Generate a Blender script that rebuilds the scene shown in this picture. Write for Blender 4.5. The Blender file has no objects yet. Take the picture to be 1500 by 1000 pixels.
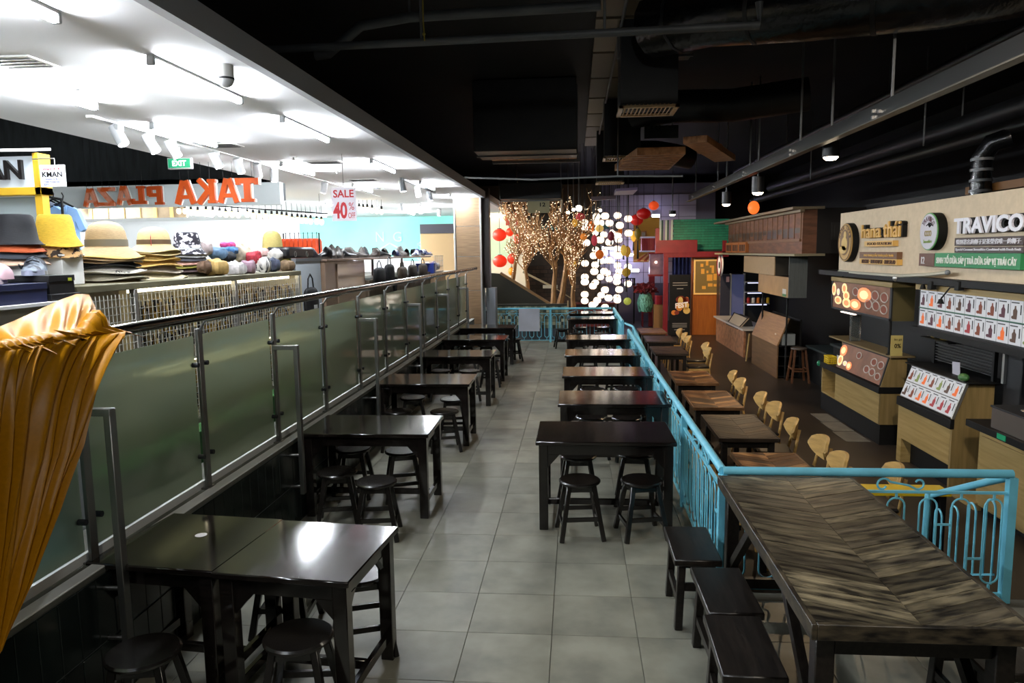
import bpy, bmesh, math, random
from mathutils import Vector, Matrix, noise
R = math.radians
PI = math.pi
scene = bpy.context.scene
COL = scene.collection
random.seed(7)

# ---------------------------------------------------------------- camera
cam_data = bpy.data.cameras.new('camera')
cam_data.sensor_width = 36.0
cam_data.lens = 25.59
cam_data.clip_start = 0.05
cam_data.clip_end = 200
cam = bpy.data.objects.new('camera', cam_data)
COL.objects.link(cam)
YAW, PITCH, ROLL = R(-5.04), R(7.01), R(0.824)
fw = Vector((math.sin(YAW)*math.cos(PITCH), math.cos(YAW)*math.cos(PITCH), -math.sin(PITCH)))
rt = Vector((math.cos(YAW), -math.sin(YAW), 0))
dn = fw.cross(rt)
cr = rt*math.cos(ROLL) + dn*math.sin(ROLL)
cd = dn*math.cos(ROLL) - rt*math.sin(ROLL)
mw = Matrix((cr, -cd, -fw)).transposed().to_4x4()
mw.translation = (0, 0, 2.24)
cam.matrix_world = mw
scene.camera = cam

# ---------------------------------------------------------------- world, exposure, lamps
scene.view_settings.view_transform = 'Standard'
scene.view_settings.look = 'None'
scene.view_settings.gamma = 1.0
scene.view_settings.use_curve_mapping = False
scene.view_settings.exposure = 0.0
world = bpy.data.worlds.new('world')
scene.world = world
world.use_nodes = True
world.node_tree.nodes['Background'].inputs[0].default_value = (0.8, 0.9, 1.0, 1)
world.node_tree.nodes['Background'].inputs[1].default_value = 0.015
scene.cycles.use_denoising = True
scene.cycles.max_bounces = 7
scene.cycles.diffuse_bounces = 3
scene.cycles.glossy_bounces = 3
scene.cycles.transmission_bounces = 5
scene.cycles.transparent_max_bounces = 12
scene.cycles.sample_clamp_indirect = 4.0
scene.cycles.caustics_reflective = False
scene.cycles.caustics_refractive = False

def lamp(kind, loc, power, color=(1, 1, 1), size=0.2, spot=None, aim=None, size_y=None):
    d = bpy.data.lights.new(kind.lower() + '_light', kind)
    d.energy = power
    d.color = color
    if kind == 'AREA':
        d.size = size
        if size_y:
            d.shape = 'RECTANGLE'; d.size_y = size_y
    else:
        d.shadow_soft_size = size
    if kind == 'SPOT':
        d.spot_size = R(spot); d.spot_blend = 0.6
    o = bpy.data.objects.new(kind.lower() + '_light', d)
    COL.objects.link(o)
    o.location = loc
    if aim is not None:
        o.rotation_euler = (Vector(aim) - Vector(loc)).to_track_quat('-Z', 'Y').to_euler()
    return o

WARM = (1.0, 0.72, 0.42)
COOL = (0.93, 0.98, 1.0)
# spots added out of view to brighten the platform floor, sign and stalls
for x, y, pw, col, aim, cone in ((0.3, -0.3, 110, COOL, (0.6, 3.5, 0), 120), (1.9, 0.6, 240, (1, .9, .75), (2.4, 3.6, 0), 120), (1.8, 3.4, 560, (1, .88, .74), (4.15, 9.2, 2.0), 50), (1.2, 3.6, 300, (1, .84, .64), (4.15, 15.0, 1.0), 34)):
    lamp('SPOT', (x, y, 3.95 if y > 2 else 4.4), pw, col, 0.12, cone, aim)

# ---------------------------------------------------------------- materials
def S(h):
    h = h.lstrip('#')
    v = [int(h[i:i+2], 16)/255 for i in (0, 2, 4)]
    return tuple((c/12.92 if c <= 0.04045 else ((c+0.055)/1.055)**2.4) for c in v) + (1,)
MATS = {}
def M(name, col, rough=0.5, metal=0.0, nscale=0, namt=0.0, stretch=(1, 1, 1), bump=0.0, rnd=0.0,
      emit=None, estr=0.0, coat=0.0, rot=0.0, col2=None, spec=0.5, trans=0.0, ior=1.45, detail=4.0, lo=0.35, hi=0.65):
    if name in MATS:
        return MATS[name]
    m = bpy.data.materials.new(name)
    m.use_nodes = True
    nt = m.node_tree
    b = nt.nodes['Principled BSDF']
    c = S(col) if isinstance(col, str) else col
    b.inputs['Base Color'].default_value = c
    b.inputs['Roughness'].default_value = rough
    b.inputs['Metallic'].default_value = metal
    b.inputs['Specular IOR Level'].default_value = spec
    b.inputs['IOR'].default_value = ior
    if trans:
        b.inputs['Transmission Weight'].default_value = trans
    if coat:
        b.inputs['Coat Weight'].default_value = coat
        b.inputs['Coat Roughness'].default_value = 0.12
    if emit:
        b.inputs['Emission Color'].default_value = S(emit) if isinstance(emit, str) else emit
        b.inputs['Emission Strength'].default_value = estr
    m.diffuse_color = c
    out = None
    if nscale:
        tc = nt.nodes.new('ShaderNodeTexCoord')
        mp = nt.nodes.new('ShaderNodeMapping')
        mp.inputs['Scale'].default_value = stretch
        mp.vector_type = 'TEXTURE' if rot else 'POINT'
        if rot:
            mp.inputs['Scale'].default_value = tuple(1/x for x in stretch)
            mp.inputs['Rotation'].default_value = (0, 0, rot)
        nz = nt.nodes.new('ShaderNodeTexNoise')
        nz.inputs['Scale'].default_value = nscale
        nz.inputs['Detail'].default_value = detail
        nt.links.new(tc.outputs['Object'], mp.inputs['Vector'])
        src = mp.outputs['Vector']
        if rnd:
            oi0 = nt.nodes.new('ShaderNodeObjectInfo')
            ad = nt.nodes.new('ShaderNodeVectorMath'); ad.operation = 'MULTIPLY_ADD'
            cmb = nt.nodes.new('ShaderNodeCombineXYZ')
            for k in range(3):
                nt.links.new(oi0.outputs['Random'], cmb.inputs[k])
            nt.links.new(cmb.outputs[0], ad.inputs[0])
            ad.inputs[1].default_value = (37, 53, 29)
            nt.links.new(src, ad.inputs[2])
            src = ad.outputs[0]
        nt.links.new(src, nz.inputs['Vector'])
        rp = nt.nodes.new('ShaderNodeValToRGB')
        rp.color_ramp.elements[0].position = lo
        rp.color_ramp.elements[1].position = hi
        if col2:
            rp.color_ramp.elements[0].color = S(col2)
            rp.color_ramp.elements[1].color = c
        else:
            rp.color_ramp.elements[0].color = tuple(x*(1-namt) for x in c[:3]) + (1,)
            rp.color_ramp.elements[1].color = tuple(min(1, x*(1+namt)) for x in c[:3]) + (1,)
        nt.links.new(nz.outputs['Fac'], rp.inputs['Fac'])
        out = rp.outputs['Color']
        if bump:
            bp = nt.nodes.new('ShaderNodeBump')
            bp.inputs['Strength'].default_value = bump
            bp.inputs['Distance'].default_value = 0.01
            nt.links.new(nz.outputs['Fac'], bp.inputs['Height'])
            nt.links.new(bp.outputs['Normal'], b.inputs['Normal'])
    if rnd:
        oi = nt.nodes.new('ShaderNodeObjectInfo')
        mr = nt.nodes.new('ShaderNodeMapRange')
        mr.inputs['To Min'].default_value = 1-rnd
        mr.inputs['To Max'].default_value = 1+rnd
        nt.links.new(oi.outputs['Random'], mr.inputs['Value'])
        mx = nt.nodes.new('ShaderNodeVectorMath'); mx.operation = 'MULTIPLY'
        if out is None:
            mx.inputs[0].default_value = c[:3]
        else:
            nt.links.new(out, mx.inputs[0])
        cb = nt.nodes.new('ShaderNodeCombineXYZ')
        for k in range(3):
            nt.links.new(mr.outputs['Result'], cb.inputs[k])
        nt.links.new(cb.outputs[0], mx.inputs[1])
        out = mx.outputs[0]
    if out is not None:
        nt.links.new(out, b.inputs['Base Color'])
    MATS[name] = m
    return m

def glass_mat(name, tint, rough, clear, ior=1.12, haze=0.15, hcol='#9fb0a4'):
    """frosted pane: blurred see-through, a share of clear see-through and of scattered light from both sides"""
    m = bpy.data.materials.new(name); m.use_nodes = True
    nt = m.node_tree; nt.nodes.clear()
    N = lambda t: nt.nodes.new('ShaderNode' + t)
    o = N('OutputMaterial')
    rf = N('BsdfRefraction'); rf.inputs['Roughness'].default_value = rough; rf.inputs['IOR'].default_value = ior
    rf.inputs['Color'].default_value = S(tint)
    tr = N('BsdfTransparent'); tr.inputs['Color'].default_value = S(tint)
    df = N('BsdfDiffuse'); df.inputs['Color'].default_value = S(hcol)
    tl = N('BsdfTranslucent'); tl.inputs['Color'].default_value = S(hcol)
    gl = N('BsdfGlossy'); gl.inputs['Roughness'].default_value = 0.06
    fr = N('Fresnel'); fr.inputs['IOR'].default_value = 1.45
    def mix(f, x, y):
        n = N('MixShader')
        if isinstance(f, float): n.inputs[0].default_value = f
        else: nt.links.new(f, n.inputs[0])
        nt.links.new(x, n.inputs[1]); nt.links.new(y, n.inputs[2])
        return n.outputs[0]
    sc = mix(0.75, df.outputs[0], tl.outputs[0])
    a = mix(clear, rf.outputs[0], tr.outputs[0])
    b = mix(haze, a, sc)
    gm = N('NewGeometry'); iv = N('Math'); iv.operation = 'SUBTRACT'; iv.inputs[0].default_value = 1.0
    nt.links.new(gm.outputs['Backfacing'], iv.inputs[1])
    mu = N('Math'); mu.operation = 'MULTIPLY'
    nt.links.new(fr.outputs[0], mu.inputs[0]); nt.links.new(iv.outputs[0], mu.inputs[1])
    nt.links.new(mix(mu.outputs[0], b, gl.outputs[0]), o.inputs[0])
    MATS[name] = m
    return m

def emit_mat(name, col, strength, body=None):
    return M(name, body or col, 0.6, emit=col, estr=strength)

# ---------------------------------------------------------------- mesh helpers
class MB:
    def __init__(self):
        self.bm = bmesh.new()
    def _cube(self, mat, bev):
        r = bmesh.ops.create_cube(self.bm, size=1.0, matrix=mat)
        if bev:
            es = list({e for v in r['verts'] for e in v.link_edges})
            bmesh.ops.bevel(self.bm, geom=es, offset=bev, segments=1, affect='EDGES', profile=0.5)
        return self
    def box(self, c, s, rz=0, bev=0, rx=0, ry=0):
        m = Matrix.Translation(c) @ Matrix.Rotation(rz, 4, 'Z') @ Matrix.Rotation(ry, 4, 'Y') @ Matrix.Rotation(rx, 4, 'X') @ Matrix.Diagonal((s[0], s[1], s[2], 1))
        return self._cube(m, bev)
    def span(self, lo, hi, bev=0):
        c = [(a+b)/2 for a, b in zip(lo, hi)]
        s = [abs(b-a) for a, b in zip(lo, hi)]
        return self.box(c, s, 0, bev)
    def beam(self, p0, p1, w, h, bev=0):
        p0 = Vector(p0); p1 = Vector(p1); d = p1-p0; L = d.length
        d.normalize()
        up = Vector((0, 0, 1)) if abs(d.z) < 0.95 else Vector((0, 1, 0))
        x = d.cross(up).normalized(); z = x.cross(d)
        m = Matrix((x, d, z)).transposed().to_4x4()
        m.translation = (p0+p1)/2
        return self._cube(m @ Matrix.Diagonal((w, L, h, 1)), bev)
    def tube(self, pts, r, n=8, closed=False, r1=None):
        pts = [Vector(p) for p in pts]
        N = len(pts); bm = self.bm
        rings = []
        ref = None
        for i, p in enumerate(pts):
            if closed:
                t = pts[(i+1) % N]-pts[i-1]
            else:
                t = pts[min(i+1, N-1)]-pts[max(i-1, 0)]
            if t.length < 1e-9:
                t = Vector((0, 0, 1))
            t.normalize()
            if ref is None:
                ref = Vector((0, 0, 1)) if abs(t.z) < 0.9 else Vector((1, 0, 0))
            x = ref - t*ref.dot(t)
            if x.length < 1e-6:
                x = t.orthogonal()
            x.normalize(); ref = x
            y = t.cross(x)
            rr = r if r1 is None else r+(r1-r)*i/max(1, N-1)
            rings.append([bm.verts.new(p + x*math.cos(2*PI*k/n)*rr + y*math.sin(2*PI*k/n)*rr) for k in range(n)])
        M_ = N if closed else N-1
        for i in range(M_):
            a, b = rings[i], rings[(i+1) % N]
            for k in range(n):
                bm.faces.new((a[k], a[(k+1) % n], b[(k+1) % n], b[k]))
        if not closed:
            bm.faces.new(rings[0][::-1]); bm.faces.new(rings[-1])
        return self
    def cyl(self, p0, p1, r0, r1=None, n=12):
        return self.tube([p0, p1], r0, n, False, r0 if r1 is None else r1)
    def lathe(self, prof, n=20, c=(0, 0, 0), mat=None, wave=None):
        bm = self.bm; c = Vector(c); rings = []
        for j, (r, z) in enumerate(prof):
            ring = []
            if r < 1e-5:
                v = Vector((0, 0, z))
                if mat: v = mat @ v
                ring = [bm.verts.new(c+v)]
            else:
                for k in range(n):
                    a = 2*PI*k/n
                    dz = wave(a, r, j) if wave else 0
                    v = Vector((r*math.cos(a), r*math.sin(a), z+dz))
                    if mat: v = mat @ v
                    ring.append(bm.verts.new(c+v))
            rings.append(ring)
        for a, b in zip(rings, rings[1:]):
            if len(a) == 1 and len(b) == 1:
                continue
            for k in range(n):
                k2 = (k+1) % n
                if len(a) == 1:
                    bm.faces.new((a[0], b[k2], b[k]))
                elif len(b) == 1:
                    bm.faces.new((a[k], a[k2], b[0]))
                else:
                    bm.faces.new((a[k], a[k2], b[k2], b[k]))
        for ring, flip in ((rings[0], True), (rings[-1], False)):
            if len(ring) > 2:
                bm.faces.new(ring[::-1] if flip else ring)
        return self
    def prism(self, poly, axis, lo, hi):
        def P(a, b, h):
            return (h, a, b) if axis == 'x' else ((a, h, b) if axis == 'y' else (a, b, h))
        v0 = [self.bm.verts.new(P(a, b, lo)) for a, b in poly]
        v1 = [self.bm.verts.new(P(a, b, hi)) for a, b in poly]
        n = len(poly)
        self.bm.faces.new(v0[::-1]); self.bm.faces.new(v1)
        for i in range(n):
            self.bm.faces.new((v0[i], v0[(i+1) % n], v1[(i+1) % n], v1[i]))
        return self
    def sph(self, c, r, nu=14, nv=8, rz=0, warp=None, mat=None):
        if not hasattr(r, '__len__'): r = (r, r, r)
        bm = self.bm; c = Vector(c); rows = []
        rot = mat or Matrix.Rotation(rz, 3, 'Z')
        for j in range(nv+1):
            th = PI*j/nv
            row = []
            for k in range(1 if j in (0, nv) else nu):
                a = 2*PI*k/nu
                v = Vector((math.sin(th)*math.cos(a), math.sin(th)*math.sin(a), math.cos(th)))
                if warp: v = warp(v)
                row.append(bm.verts.new(c + rot @ Vector((v.x*r[0], v.y*r[1], v.z*r[2]))))
            rows.append(row)
        for a, b in zip(rows, rows[1:]):
            for k in range(nu):
                k2 = (k+1) % nu
                if len(a) == 1: bm.faces.new((a[0], b[k], b[k2]))
                elif len(b) == 1: bm.faces.new((a[k], b[0], a[k2]))
                else: bm.faces.new((a[k], b[k], b[k2], a[k2]))
        return self
    def grid(self, fn, nu, nv, thick=0.0):
        bm = self.bm
        V = [[bm.verts.new(fn(i/nu, j/nv)) for j in range(nv+1)] for i in range(nu+1)]
        fs = []
        for i in range(nu):
            for j in range(nv):
                fs.append(bm.faces.new((V[i][j], V[i+1][j], V[i+1][j+1], V[i][j+1])))
        if thick:
            bm.normal_update()
            bmesh.ops.solidify(bm, geom=fs, thickness=thick)
        return self
    def quadbox(self, poly3, thick):
        """a flat panel from 3-D corners given the thickness vector"""
        t = Vector(thick)
        a = [self.bm.verts.new(Vector(p)) for p in poly3]
        b = [self.bm.verts.new(Vector(p)+t) for p in poly3]
        n = len(a)
        self.bm.faces.new(a); self.bm.faces.new(b[::-1])
        for i in range(n):
            self.bm.faces.new((a[i], b[i], b[(i+1) % n], a[(i+1) % n]))
        return self
    def text(self, txt, p, W, H, d, up=(0, 0, 1), depth=0.01, bold=0.0, mirror=False, fith=True):
        """raised lettering: lower left corner p, running along d, fitted into W x H"""
        cu = bpy.data.curves.new('lettering', 'FONT')
        cu.body = txt; cu.size = 1.0; cu.extrude = 0.5; cu.offset = bold; cu.resolution_u = 3
        o = bpy.data.objects.new('lettering', cu)
        COL.objects.link(o)
        dg = bpy.context.evaluated_depsgraph_get()
        me = bpy.data.meshes.new_from_object(o.evaluated_get(dg))
        COL.objects.unlink(o); bpy.data.objects.remove(o); bpy.data.curves.remove(cu)
        if not len(me.vertices):
            return self
        xs = [v.co.x for v in me.vertices]; ys = [v.co.y for v in me.vertices]
        x0, x1, y0, y1 = min(xs), max(xs), min(ys), max(ys)
        X = Vector(d).normalized(); Y = Vector(up).normalized(); Z = X.cross(Y)
        sx = W/(x1-x0); sy = H/(y1-y0) if fith else sx
        mp = {}
        for v in me.vertices:
            lx = (v.co.x-x0)*sx
            if mirror: lx = W-lx
            mp[v.index] = self.bm.verts.new(Vector(p) + X*lx + Y*((v.co.y-y0)*sy) + Z*((v.co.z+0.5)*depth))
        for f in me.polygons:
            try: self.bm.faces.new([mp[i] for i in f.vertices])
            except ValueError: pass
        bpy.data.meshes.remove(me)
        return self
    def shift(self, v):
        bmesh.ops.translate(self.bm, verts=self.bm.verts, vec=Vector(v)); return self
    def apply(self, m):
        bmesh.ops.transform(self.bm, verts=self.bm.verts, matrix=m); return self

BASE = {}
def obj(name, mb, mat, parent=None, smooth=True, stuff=False, label=None, loc=None):
    """link one mesh object; coordinates of unique things are world coordinates"""
    base = Vector((0, 0, 0))
    if parent is not None:
        base = BASE.get(parent.name, Vector((0, 0, 0)))
        if base.length: mb.shift(-base)
    elif loc is not None:
        base = Vector(loc); mb.shift(-base)
    bmesh.ops.recalc_face_normals(mb.bm, faces=mb.bm.faces)
    me = bpy.data.meshes.new(name)
    mb.bm.to_mesh(me); mb.bm.free()
    me.materials.append(mat)
    if smooth:
        me.polygons.foreach_set('use_smooth', [True]*len(me.polygons))
        me.set_sharp_from_angle(angle=R(38))
    o = bpy.data.objects.new(name, me)
    COL.objects.link(o)
    if parent is not None:
        o.parent = parent
    elif loc is not None:
        o.location = loc
    BASE[o.name] = base
    if stuff: o['kind'] = 'stuff'
    if label: o['label'] = label
    return o
def share(name, src, parent, loc, rz=0, mat=None):
    """another object using the mesh of src, placed relative to the parent's base"""
    o = bpy.data.objects.new(name, src if isinstance(src, bpy.types.Mesh) else src.data)
    COL.objects.link(o)
    o.parent = parent
    o.location = Vector(loc) - (BASE.get(parent.name, Vector((0, 0, 0))) if parent else Vector((0, 0, 0)))
    o.rotation_euler = (0, 0, rz)
    return o
def tag(o, label, cat, group=None):
    o['label'] = label; o['category'] = cat
    if group: o['group'] = group
    return o
def thing(name, label, cat, loc=(0, 0, 0), group=None):
    o = bpy.data.objects.new(name, None)
    o.empty_display_size = 0.1
    COL.objects.link(o)
    o.location = loc
    BASE[o.name] = Vector(loc)
    return tag(o, label, cat, group)
def struct(name, mb, mat, parent=None, smooth=False):
    o = obj(name, mb, mat, parent, smooth)
    if parent is None: o['kind'] = 'structure'
    return o
def dup(root, loc, rz=0.0, label=None, group=None, mats=None):
    """copy a thing with its parts and sub-parts"""
    r = root.copy(); COL.objects.link(r)
    r.location = loc; r.rotation_euler = (0, 0, rz)
    BASE[r.name] = Vector(loc)
    if label: r['label'] = label
    if group: r['group'] = group
    for ch in list(root.children):
        c = ch.copy(); COL.objects.link(c); c.parent = r
        for g in list(ch.children):
            d = g.copy(); COL.objects.link(d); d.parent = c
    return r
def clip(poly, nx, ny, d):
    """keep the part of a 2-D polygon where nx*x+ny*y <= d"""
    out = []
    for i in range(len(poly)):
        a, b = poly[i], poly[(i+1) % len(poly)]
        da, db = nx*a[0]+ny*a[1]-d, nx*b[0]+ny*b[1]-d
        if da <= 0: out.append(a)
        if (da < 0 < db) or (db < 0 < da):
            t = da/(da-db)
            out.append((a[0]+t*(b[0]-a[0]), a[1]+t*(b[1]-a[1])))
    return out

# common materials
m_black_wood = M('black_lacquered_wood', '#14100e', 0.11, nscale=6, namt=0.35, stretch=(1, 14, 14), coat=0.35)
m_black_wood2 = M('black_worn_wood', '#1a1511', 0.34, nscale=5, namt=0.5, stretch=(10, 1, 10), bump=0.1)
m_blue = M('turquoise_paint', '#74c6dc', 0.42, nscale=7, namt=0.08)
m_steel = M('brushed_steel', '#a8a49c', 0.22, 1.0, nscale=3, namt=0.12, stretch=(1, 0.1, 1))
m_steel_d = M('dull_steel', '#8b8b88', 0.38, 1.0)
m_white = M('white_paint', '#e9e9e6', 0.6)
m_black = M('black_paint', '#070707', 0.6, spec=0.3)
m_dark = M('dark_grey_paint', '#1d1f22', 0.6)
m_grey = M('grey_paint', '#6d7072', 0.6)
m_red = M('deep_red_paint', '#7a1420', 0.5, nscale=4, namt=0.15)
m_cord = M('black_cord', '#0a0a0a', 0.6)

# ================================================================ SETTING
LOW = -0.45     # floor of the stalls
SHOP = 0.55     # floor of the clothes shop
m_tile = M('grey_floor_tile', '#7c7a6d', 0.42, nscale=3.2, namt=0.26, rnd=0.07, bump=0.06, detail=8)
m_grout = M('tile_joint', '#54534a', 0.9)
m_lowfloor = M('brown_screed', '#2e2721', 0.40, nscale=0.9, namt=0.35, detail=6, bump=0.05)
m_ledge = M('ledge_concrete', '#57574f', 0.7, nscale=5, namt=0.25, bump=0.1)
m_walltile = M('dark_green_tile', '#141c1a', 0.22, nscale=3, namt=0.3, rnd=0.25)
m_ceil = M('white_ceiling', '#f4f5f6', 0.8)
m_fascia = M('grey_fascia', '#a2a3a6', 0.7)
m_ceil_b = M('black_ceiling', '#0a0b0d', 0.8, nscale=1.2, namt=0.5)
m_shopfloor = M('shop_floor', '#c9c8c0', 0.35, nscale=2, namt=0.1)

# main platform floor: slab with one object per tile
fl = struct('floor', MB().span((-2.35, -1.0, LOW), (1.0, 18.55, -0.012)).span((1.0, -1.0, LOW), (3.0, 4.68, -0.012)), m_grout)
obj('border_strip', MB().span((0.857, 4.55, -0.012), (1.0, 18.55, 0.0)), m_tile, fl)
obj('border_strip', MB().span((-2.335, 1.5, -0.012), (-2.149, 18.55, 0.0)), m_tile, fl)
tx = [-2.146+0.5*i for i in range(0, 10)]
ty = [0.047+0.5*j for j in range(4, 37)]
first = None
rt_ = random.Random(3)
for i, x in enumerate(tx):
    for j, y in enumerate(ty):
        if i > 5 and y > 4.1:
            continue
        if first is None:
            first = obj('tile', MB().box((0, 0, 0), (0.497, 0.497, 0.012), bev=0.0015), m_tile, fl, smooth=False)
            t = first
        else:
            t = share('tile', first, fl, (0, 0, 0))
        t.location = (x+0.25, y+0.25, -0.006 + rt_.uniform(-0.0006, 0.0006))
struct('floor', MB().span((1.0, -1.0, LOW-0.1), (13.0, 31.0, LOW)).span((-8.0, 18.55, LOW-0.1), (1.0, 31.0, LOW)), m_lowfloor)
struct('floor', MB().span((-17.0, -1.0, SHOP-0.1), (-2.75, 27.0, SHOP)), m_shopfloor)
# pale worn patch of tiles on the low floor before the first stall
pp = thing('floor_patch', 'pale grey worn tiles let into dark floor before the food counters', 'floor patch', (4.0, 11.0, LOW))
for k in range(3):
    a, b = 10.25+0.6*k, 10.82+0.6*k
    obj('tile', MB().span((3.75+0.03*k, a, LOW), (4.08, b, LOW+0.006), 0.002), M('pale_worn_tile', '#66625a', 0.5, nscale=4, namt=0.2), pp)

# tiled side wall carrying the glass balustrade
wl = struct('wall_left', MB().span((-2.75, -1.0, 0), (-2.335, 16.6, 0.70)), M('wall_tile_joint', '#5f6562', 0.8))
wt = None
nj = 0
for j in range(110):
    for k in range(2):
        y = 2.2 + j*0.13
        z = 0.005 + k*0.345
        if wt is None:
            wt = obj('tile', MB().box((0, 0, 0), (0.012, 0.125, 0.335), bev=0.002), m_walltile, wl, smooth=False); t = wt
        else:
            t = share('tile', wt, wl, (0, 0, 0))
        t.location = (-2.332, y, z+0.17)
struct('trim_1', MB().span((-2.76, -1.0, 0.70), (-2.325, 16.6, 0.722)), m_ledge)
struct('trim_2', MB().span((-2.40, -1.0, 0.722), (-2.325, 16.6, 0.732), 0.003), M('ledge_strip', '#dededa', 0.4, nscale=4, namt=0.1))
struct('trim_3', MB().span((-2.47, -1.0, 0.722), (-2.45, 16.6, 0.77)), M('white_channel', '#cfd0cc', 0.5))

# white ceiling strip over the shop edge and its grey fascia
struct('ceiling', MB().span((-5.1, -1.0, 3.5), (-2.17, 25.0, 3.6)).span((-17.0, 12.6, 3.5), (-5.1, 25.0, 3.6)), m_ceil)
struct('trim_4', MB().span((-2.17, -1.0, 3.5), (-2.10, 25.0, 3.66)), m_fascia)
struct('trim_5', MB().span((-5.16, -1.0, 3.5), (-5.1, 12.6, 4.7)), m_ceil)
# black ceiling over everything
struct('ceiling', MB().span((-17.0, -1.0, 5.0), (13.0, 31.0, 5.15)), m_ceil_b)
# dark upper wall behind the opening of the shop ceiling, pale bulkhead below it
struct('wall_back', MB().span((-17.0, 12.6, 3.2), (-5.1, 12.7, 5.0)), M('slate_panel', '#34393c', 0.6, nscale=2, namt=0.25, stretch=(6, 1, 1)))
struct('trim_6', MB().span((-17.0, 12.45, 3.12), (-5.1, 12.6, 3.5)), M('pale_blue_bulkhead', '#eaf2f3', 0.6))
struct('wall_left', MB().span((-17.1, -1.0, SHOP), (-17.0, 27.0, 5.0)), m_ceil)
# far wall of the shop, turquoise
struct('wall_back', MB().span((-17.0, 25.0, SHOP), (-9.6, 25.1, 3.6)), M('shop_white_wall', '#eef0f0', 0.7))
struct('wall_back', MB().span((-9.6, 25.0, SHOP), (-2.9, 25.1, 3.6)), M('turquoise_wall', '#93e0d4', 0.6, nscale=0.8, namt=0.12))
# far wall of the hall
struct('wall_back', MB().span((-8.0, 31.0, LOW), (13.0, 31.15, 5.0)), M('far_wall_dark', '#241f1c', 0.7))
struct('wall_back', MB().span((-5.2, 26.5, LOW), (0.9, 26.6, 4.6)), M('taupe_back_wall', '#4a3d31', 0.7, nscale=1.5, namt=0.3))
struct('trim_7', MB().span((-3.0, 26.3, 3.0), (1.2, 26.5, 3.16)), M('teal_beam', '#2f6a66', 0.6))
struct('wall_right', MB().span((7.6, -1.0, LOW), (7.75, 31.0, 5.0)), M('right_wall_dark', '#100f0f', 0.7))
struct('wall_front', MB().span((-17.0, -1.1, LOW), (13.0, -1.0, 5.0)), M('front_wall', '#6a665f', 0.8))

# ---------------------------------------------------------------- lamps
m_tube = emit_mat('tube_light', '#f2f8ff', 270.0)
m_tube_far = emit_mat('tube_light_far', '#f2f8ff', 850.0)
tube_spots = [(-2.65, 3.08, 'above the glass railing, nearest the camera'), (-2.65, 5.15, 'beside the dome camera'), (-2.65, 7.22, 'third along the ceiling edge'), (-2.7, 10.32, 'fourth along the ceiling edge'), (-2.7, 13.4, 'fifth along the ceiling edge'), (-2.7, 16.5, 'farthest along the ceiling edge'),
              (-3.9, 5.2, 'left of the sprinkler, partly out of frame'), (-3.97, 7.35, 'behind the row of white spotlights'), (-3.97, 10.4, 'over the hat display, inner row'), (-3.97, 13.6, 'inner row, far end'), (-2.65, 0.9, 'above the camera position'), (-3.9, 1.6, 'inner row, above the camera position'),
              (-7.0, 14.2, 'added over the hanging letters for brightness'), (-10.0, 14.5, 'added left of the hanging letters for brightness'), (-6.0, 18.0, 'added over the far shoe aisle for brightness'), (-9.0, 19.0, 'added over the far clothes aisle for brightness'), (-12.5, 17.0, 'added at the far left of the shop for brightness'), (-5.0, 22.0, 'added to brighten the turquoise wall'), (-8.0, 22.5, 'added to brighten the left of the turquoise wall'), (-4.0, 19.5, 'added over the middle of the far shop for brightness'), (-7.5, 16.2, 'added behind the long string of bulbs for brightness'), (-11.0, 21.0, 'added deep in the far left of the shop for brightness'), (-14.5, 15.0, 'added near the far left wall of the shop for brightness')]  # this last batch of tubes is added to overexpose the depth of the shop
tl = thing('tube_lamp', '', 'lamp')
obj('housing', MB().box((0, 0, -0.012), (0.05, 1.24, 0.024), bev=0.004), m_white, tl)
obj('tube', MB().tube([(0, -0.6, -0.045), (0, 0.6, -0.045)], 0.021, 10), m_tube, tl)
for s in (-1, 1):
    obj('end_cap', MB().box((0, s*0.612, -0.035), (0.05, 0.03, 0.06), bev=0.005), M('lamp_cap', '#b5b8ba', 0.5), tl)
for i, (x, y, w) in enumerate(tube_spots):
    lb = 'white fluorescent tube lamp under the white ceiling, ' + w
    if i == 0:
        tl.location = (x, y, 3.5); tl['label'] = lb; tl['group'] = 'fluorescent tubes on the shop ceiling'
    else:
        d_ = dup(tl, (x, y, 3.5), 0, lb)
        if y > 16.6:
            for c_ in d_.children:
                if c_.name.startswith('tube'):
                    c_.material_slots[0].link = 'OBJECT'; c_.material_slots[0].material = m_tube_far

# ================================================================ DINING PLATFORM
# ---------------------------------------------------------------- black tables
def make_table(W, D, H, label, mat=None):
    mat = mat or m_black_wood
    t = thing('dining_table', label, 'table')
    obj('top', MB().box((0, 0, H-0.016), (W, D, 0.032), bev=0.006), mat, t)
    ap = MB()
    lx, ly = W/2-0.06, D/2-0.06
    for s in (-1, 1):
        ap.box((0, s*ly, H-0.075), (2*lx, 0.022, 0.085))
        ap.box((s*lx, 0, H-0.075), (0.022, 2*ly, 0.085))
    obj('apron', ap, mat, t)
    for sx in (-1, 1):
        for sy in (-1, 1):
            obj('leg', MB().box((sx*lx, sy*ly, (H-0.03)/2), (0.072, 0.066, H-0.03), bev=0.004), mat, t)
            g = MB().prism([(sx*(lx-0.03), H-0.117), (sx*(lx-0.13), H-0.117), (sx*(lx-0.03), H-0.23)], 'y', sy*ly-0.014, sy*ly+0.014)
            g.prism([(sy*(ly-0.03), H-0.117), (sy*(ly-0.13), H-0.117), (sy*(ly-0.03), H-0.23)], 'x', sx*lx-0.014, sx*lx+0.014)
            obj('bracket', g, mat, t)
    for s in (-1, 1):
        obj('stretcher', MB().box((s*lx, 0, 0.13), (0.03, 2*ly-0.06, 0.05), bev=0.003), mat, t)
    obj('stretcher', MB().box((0, 0, 0.13), (2*lx-0.03, 0.03, 0.05), bev=0.003), mat, t)
    return t

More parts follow.
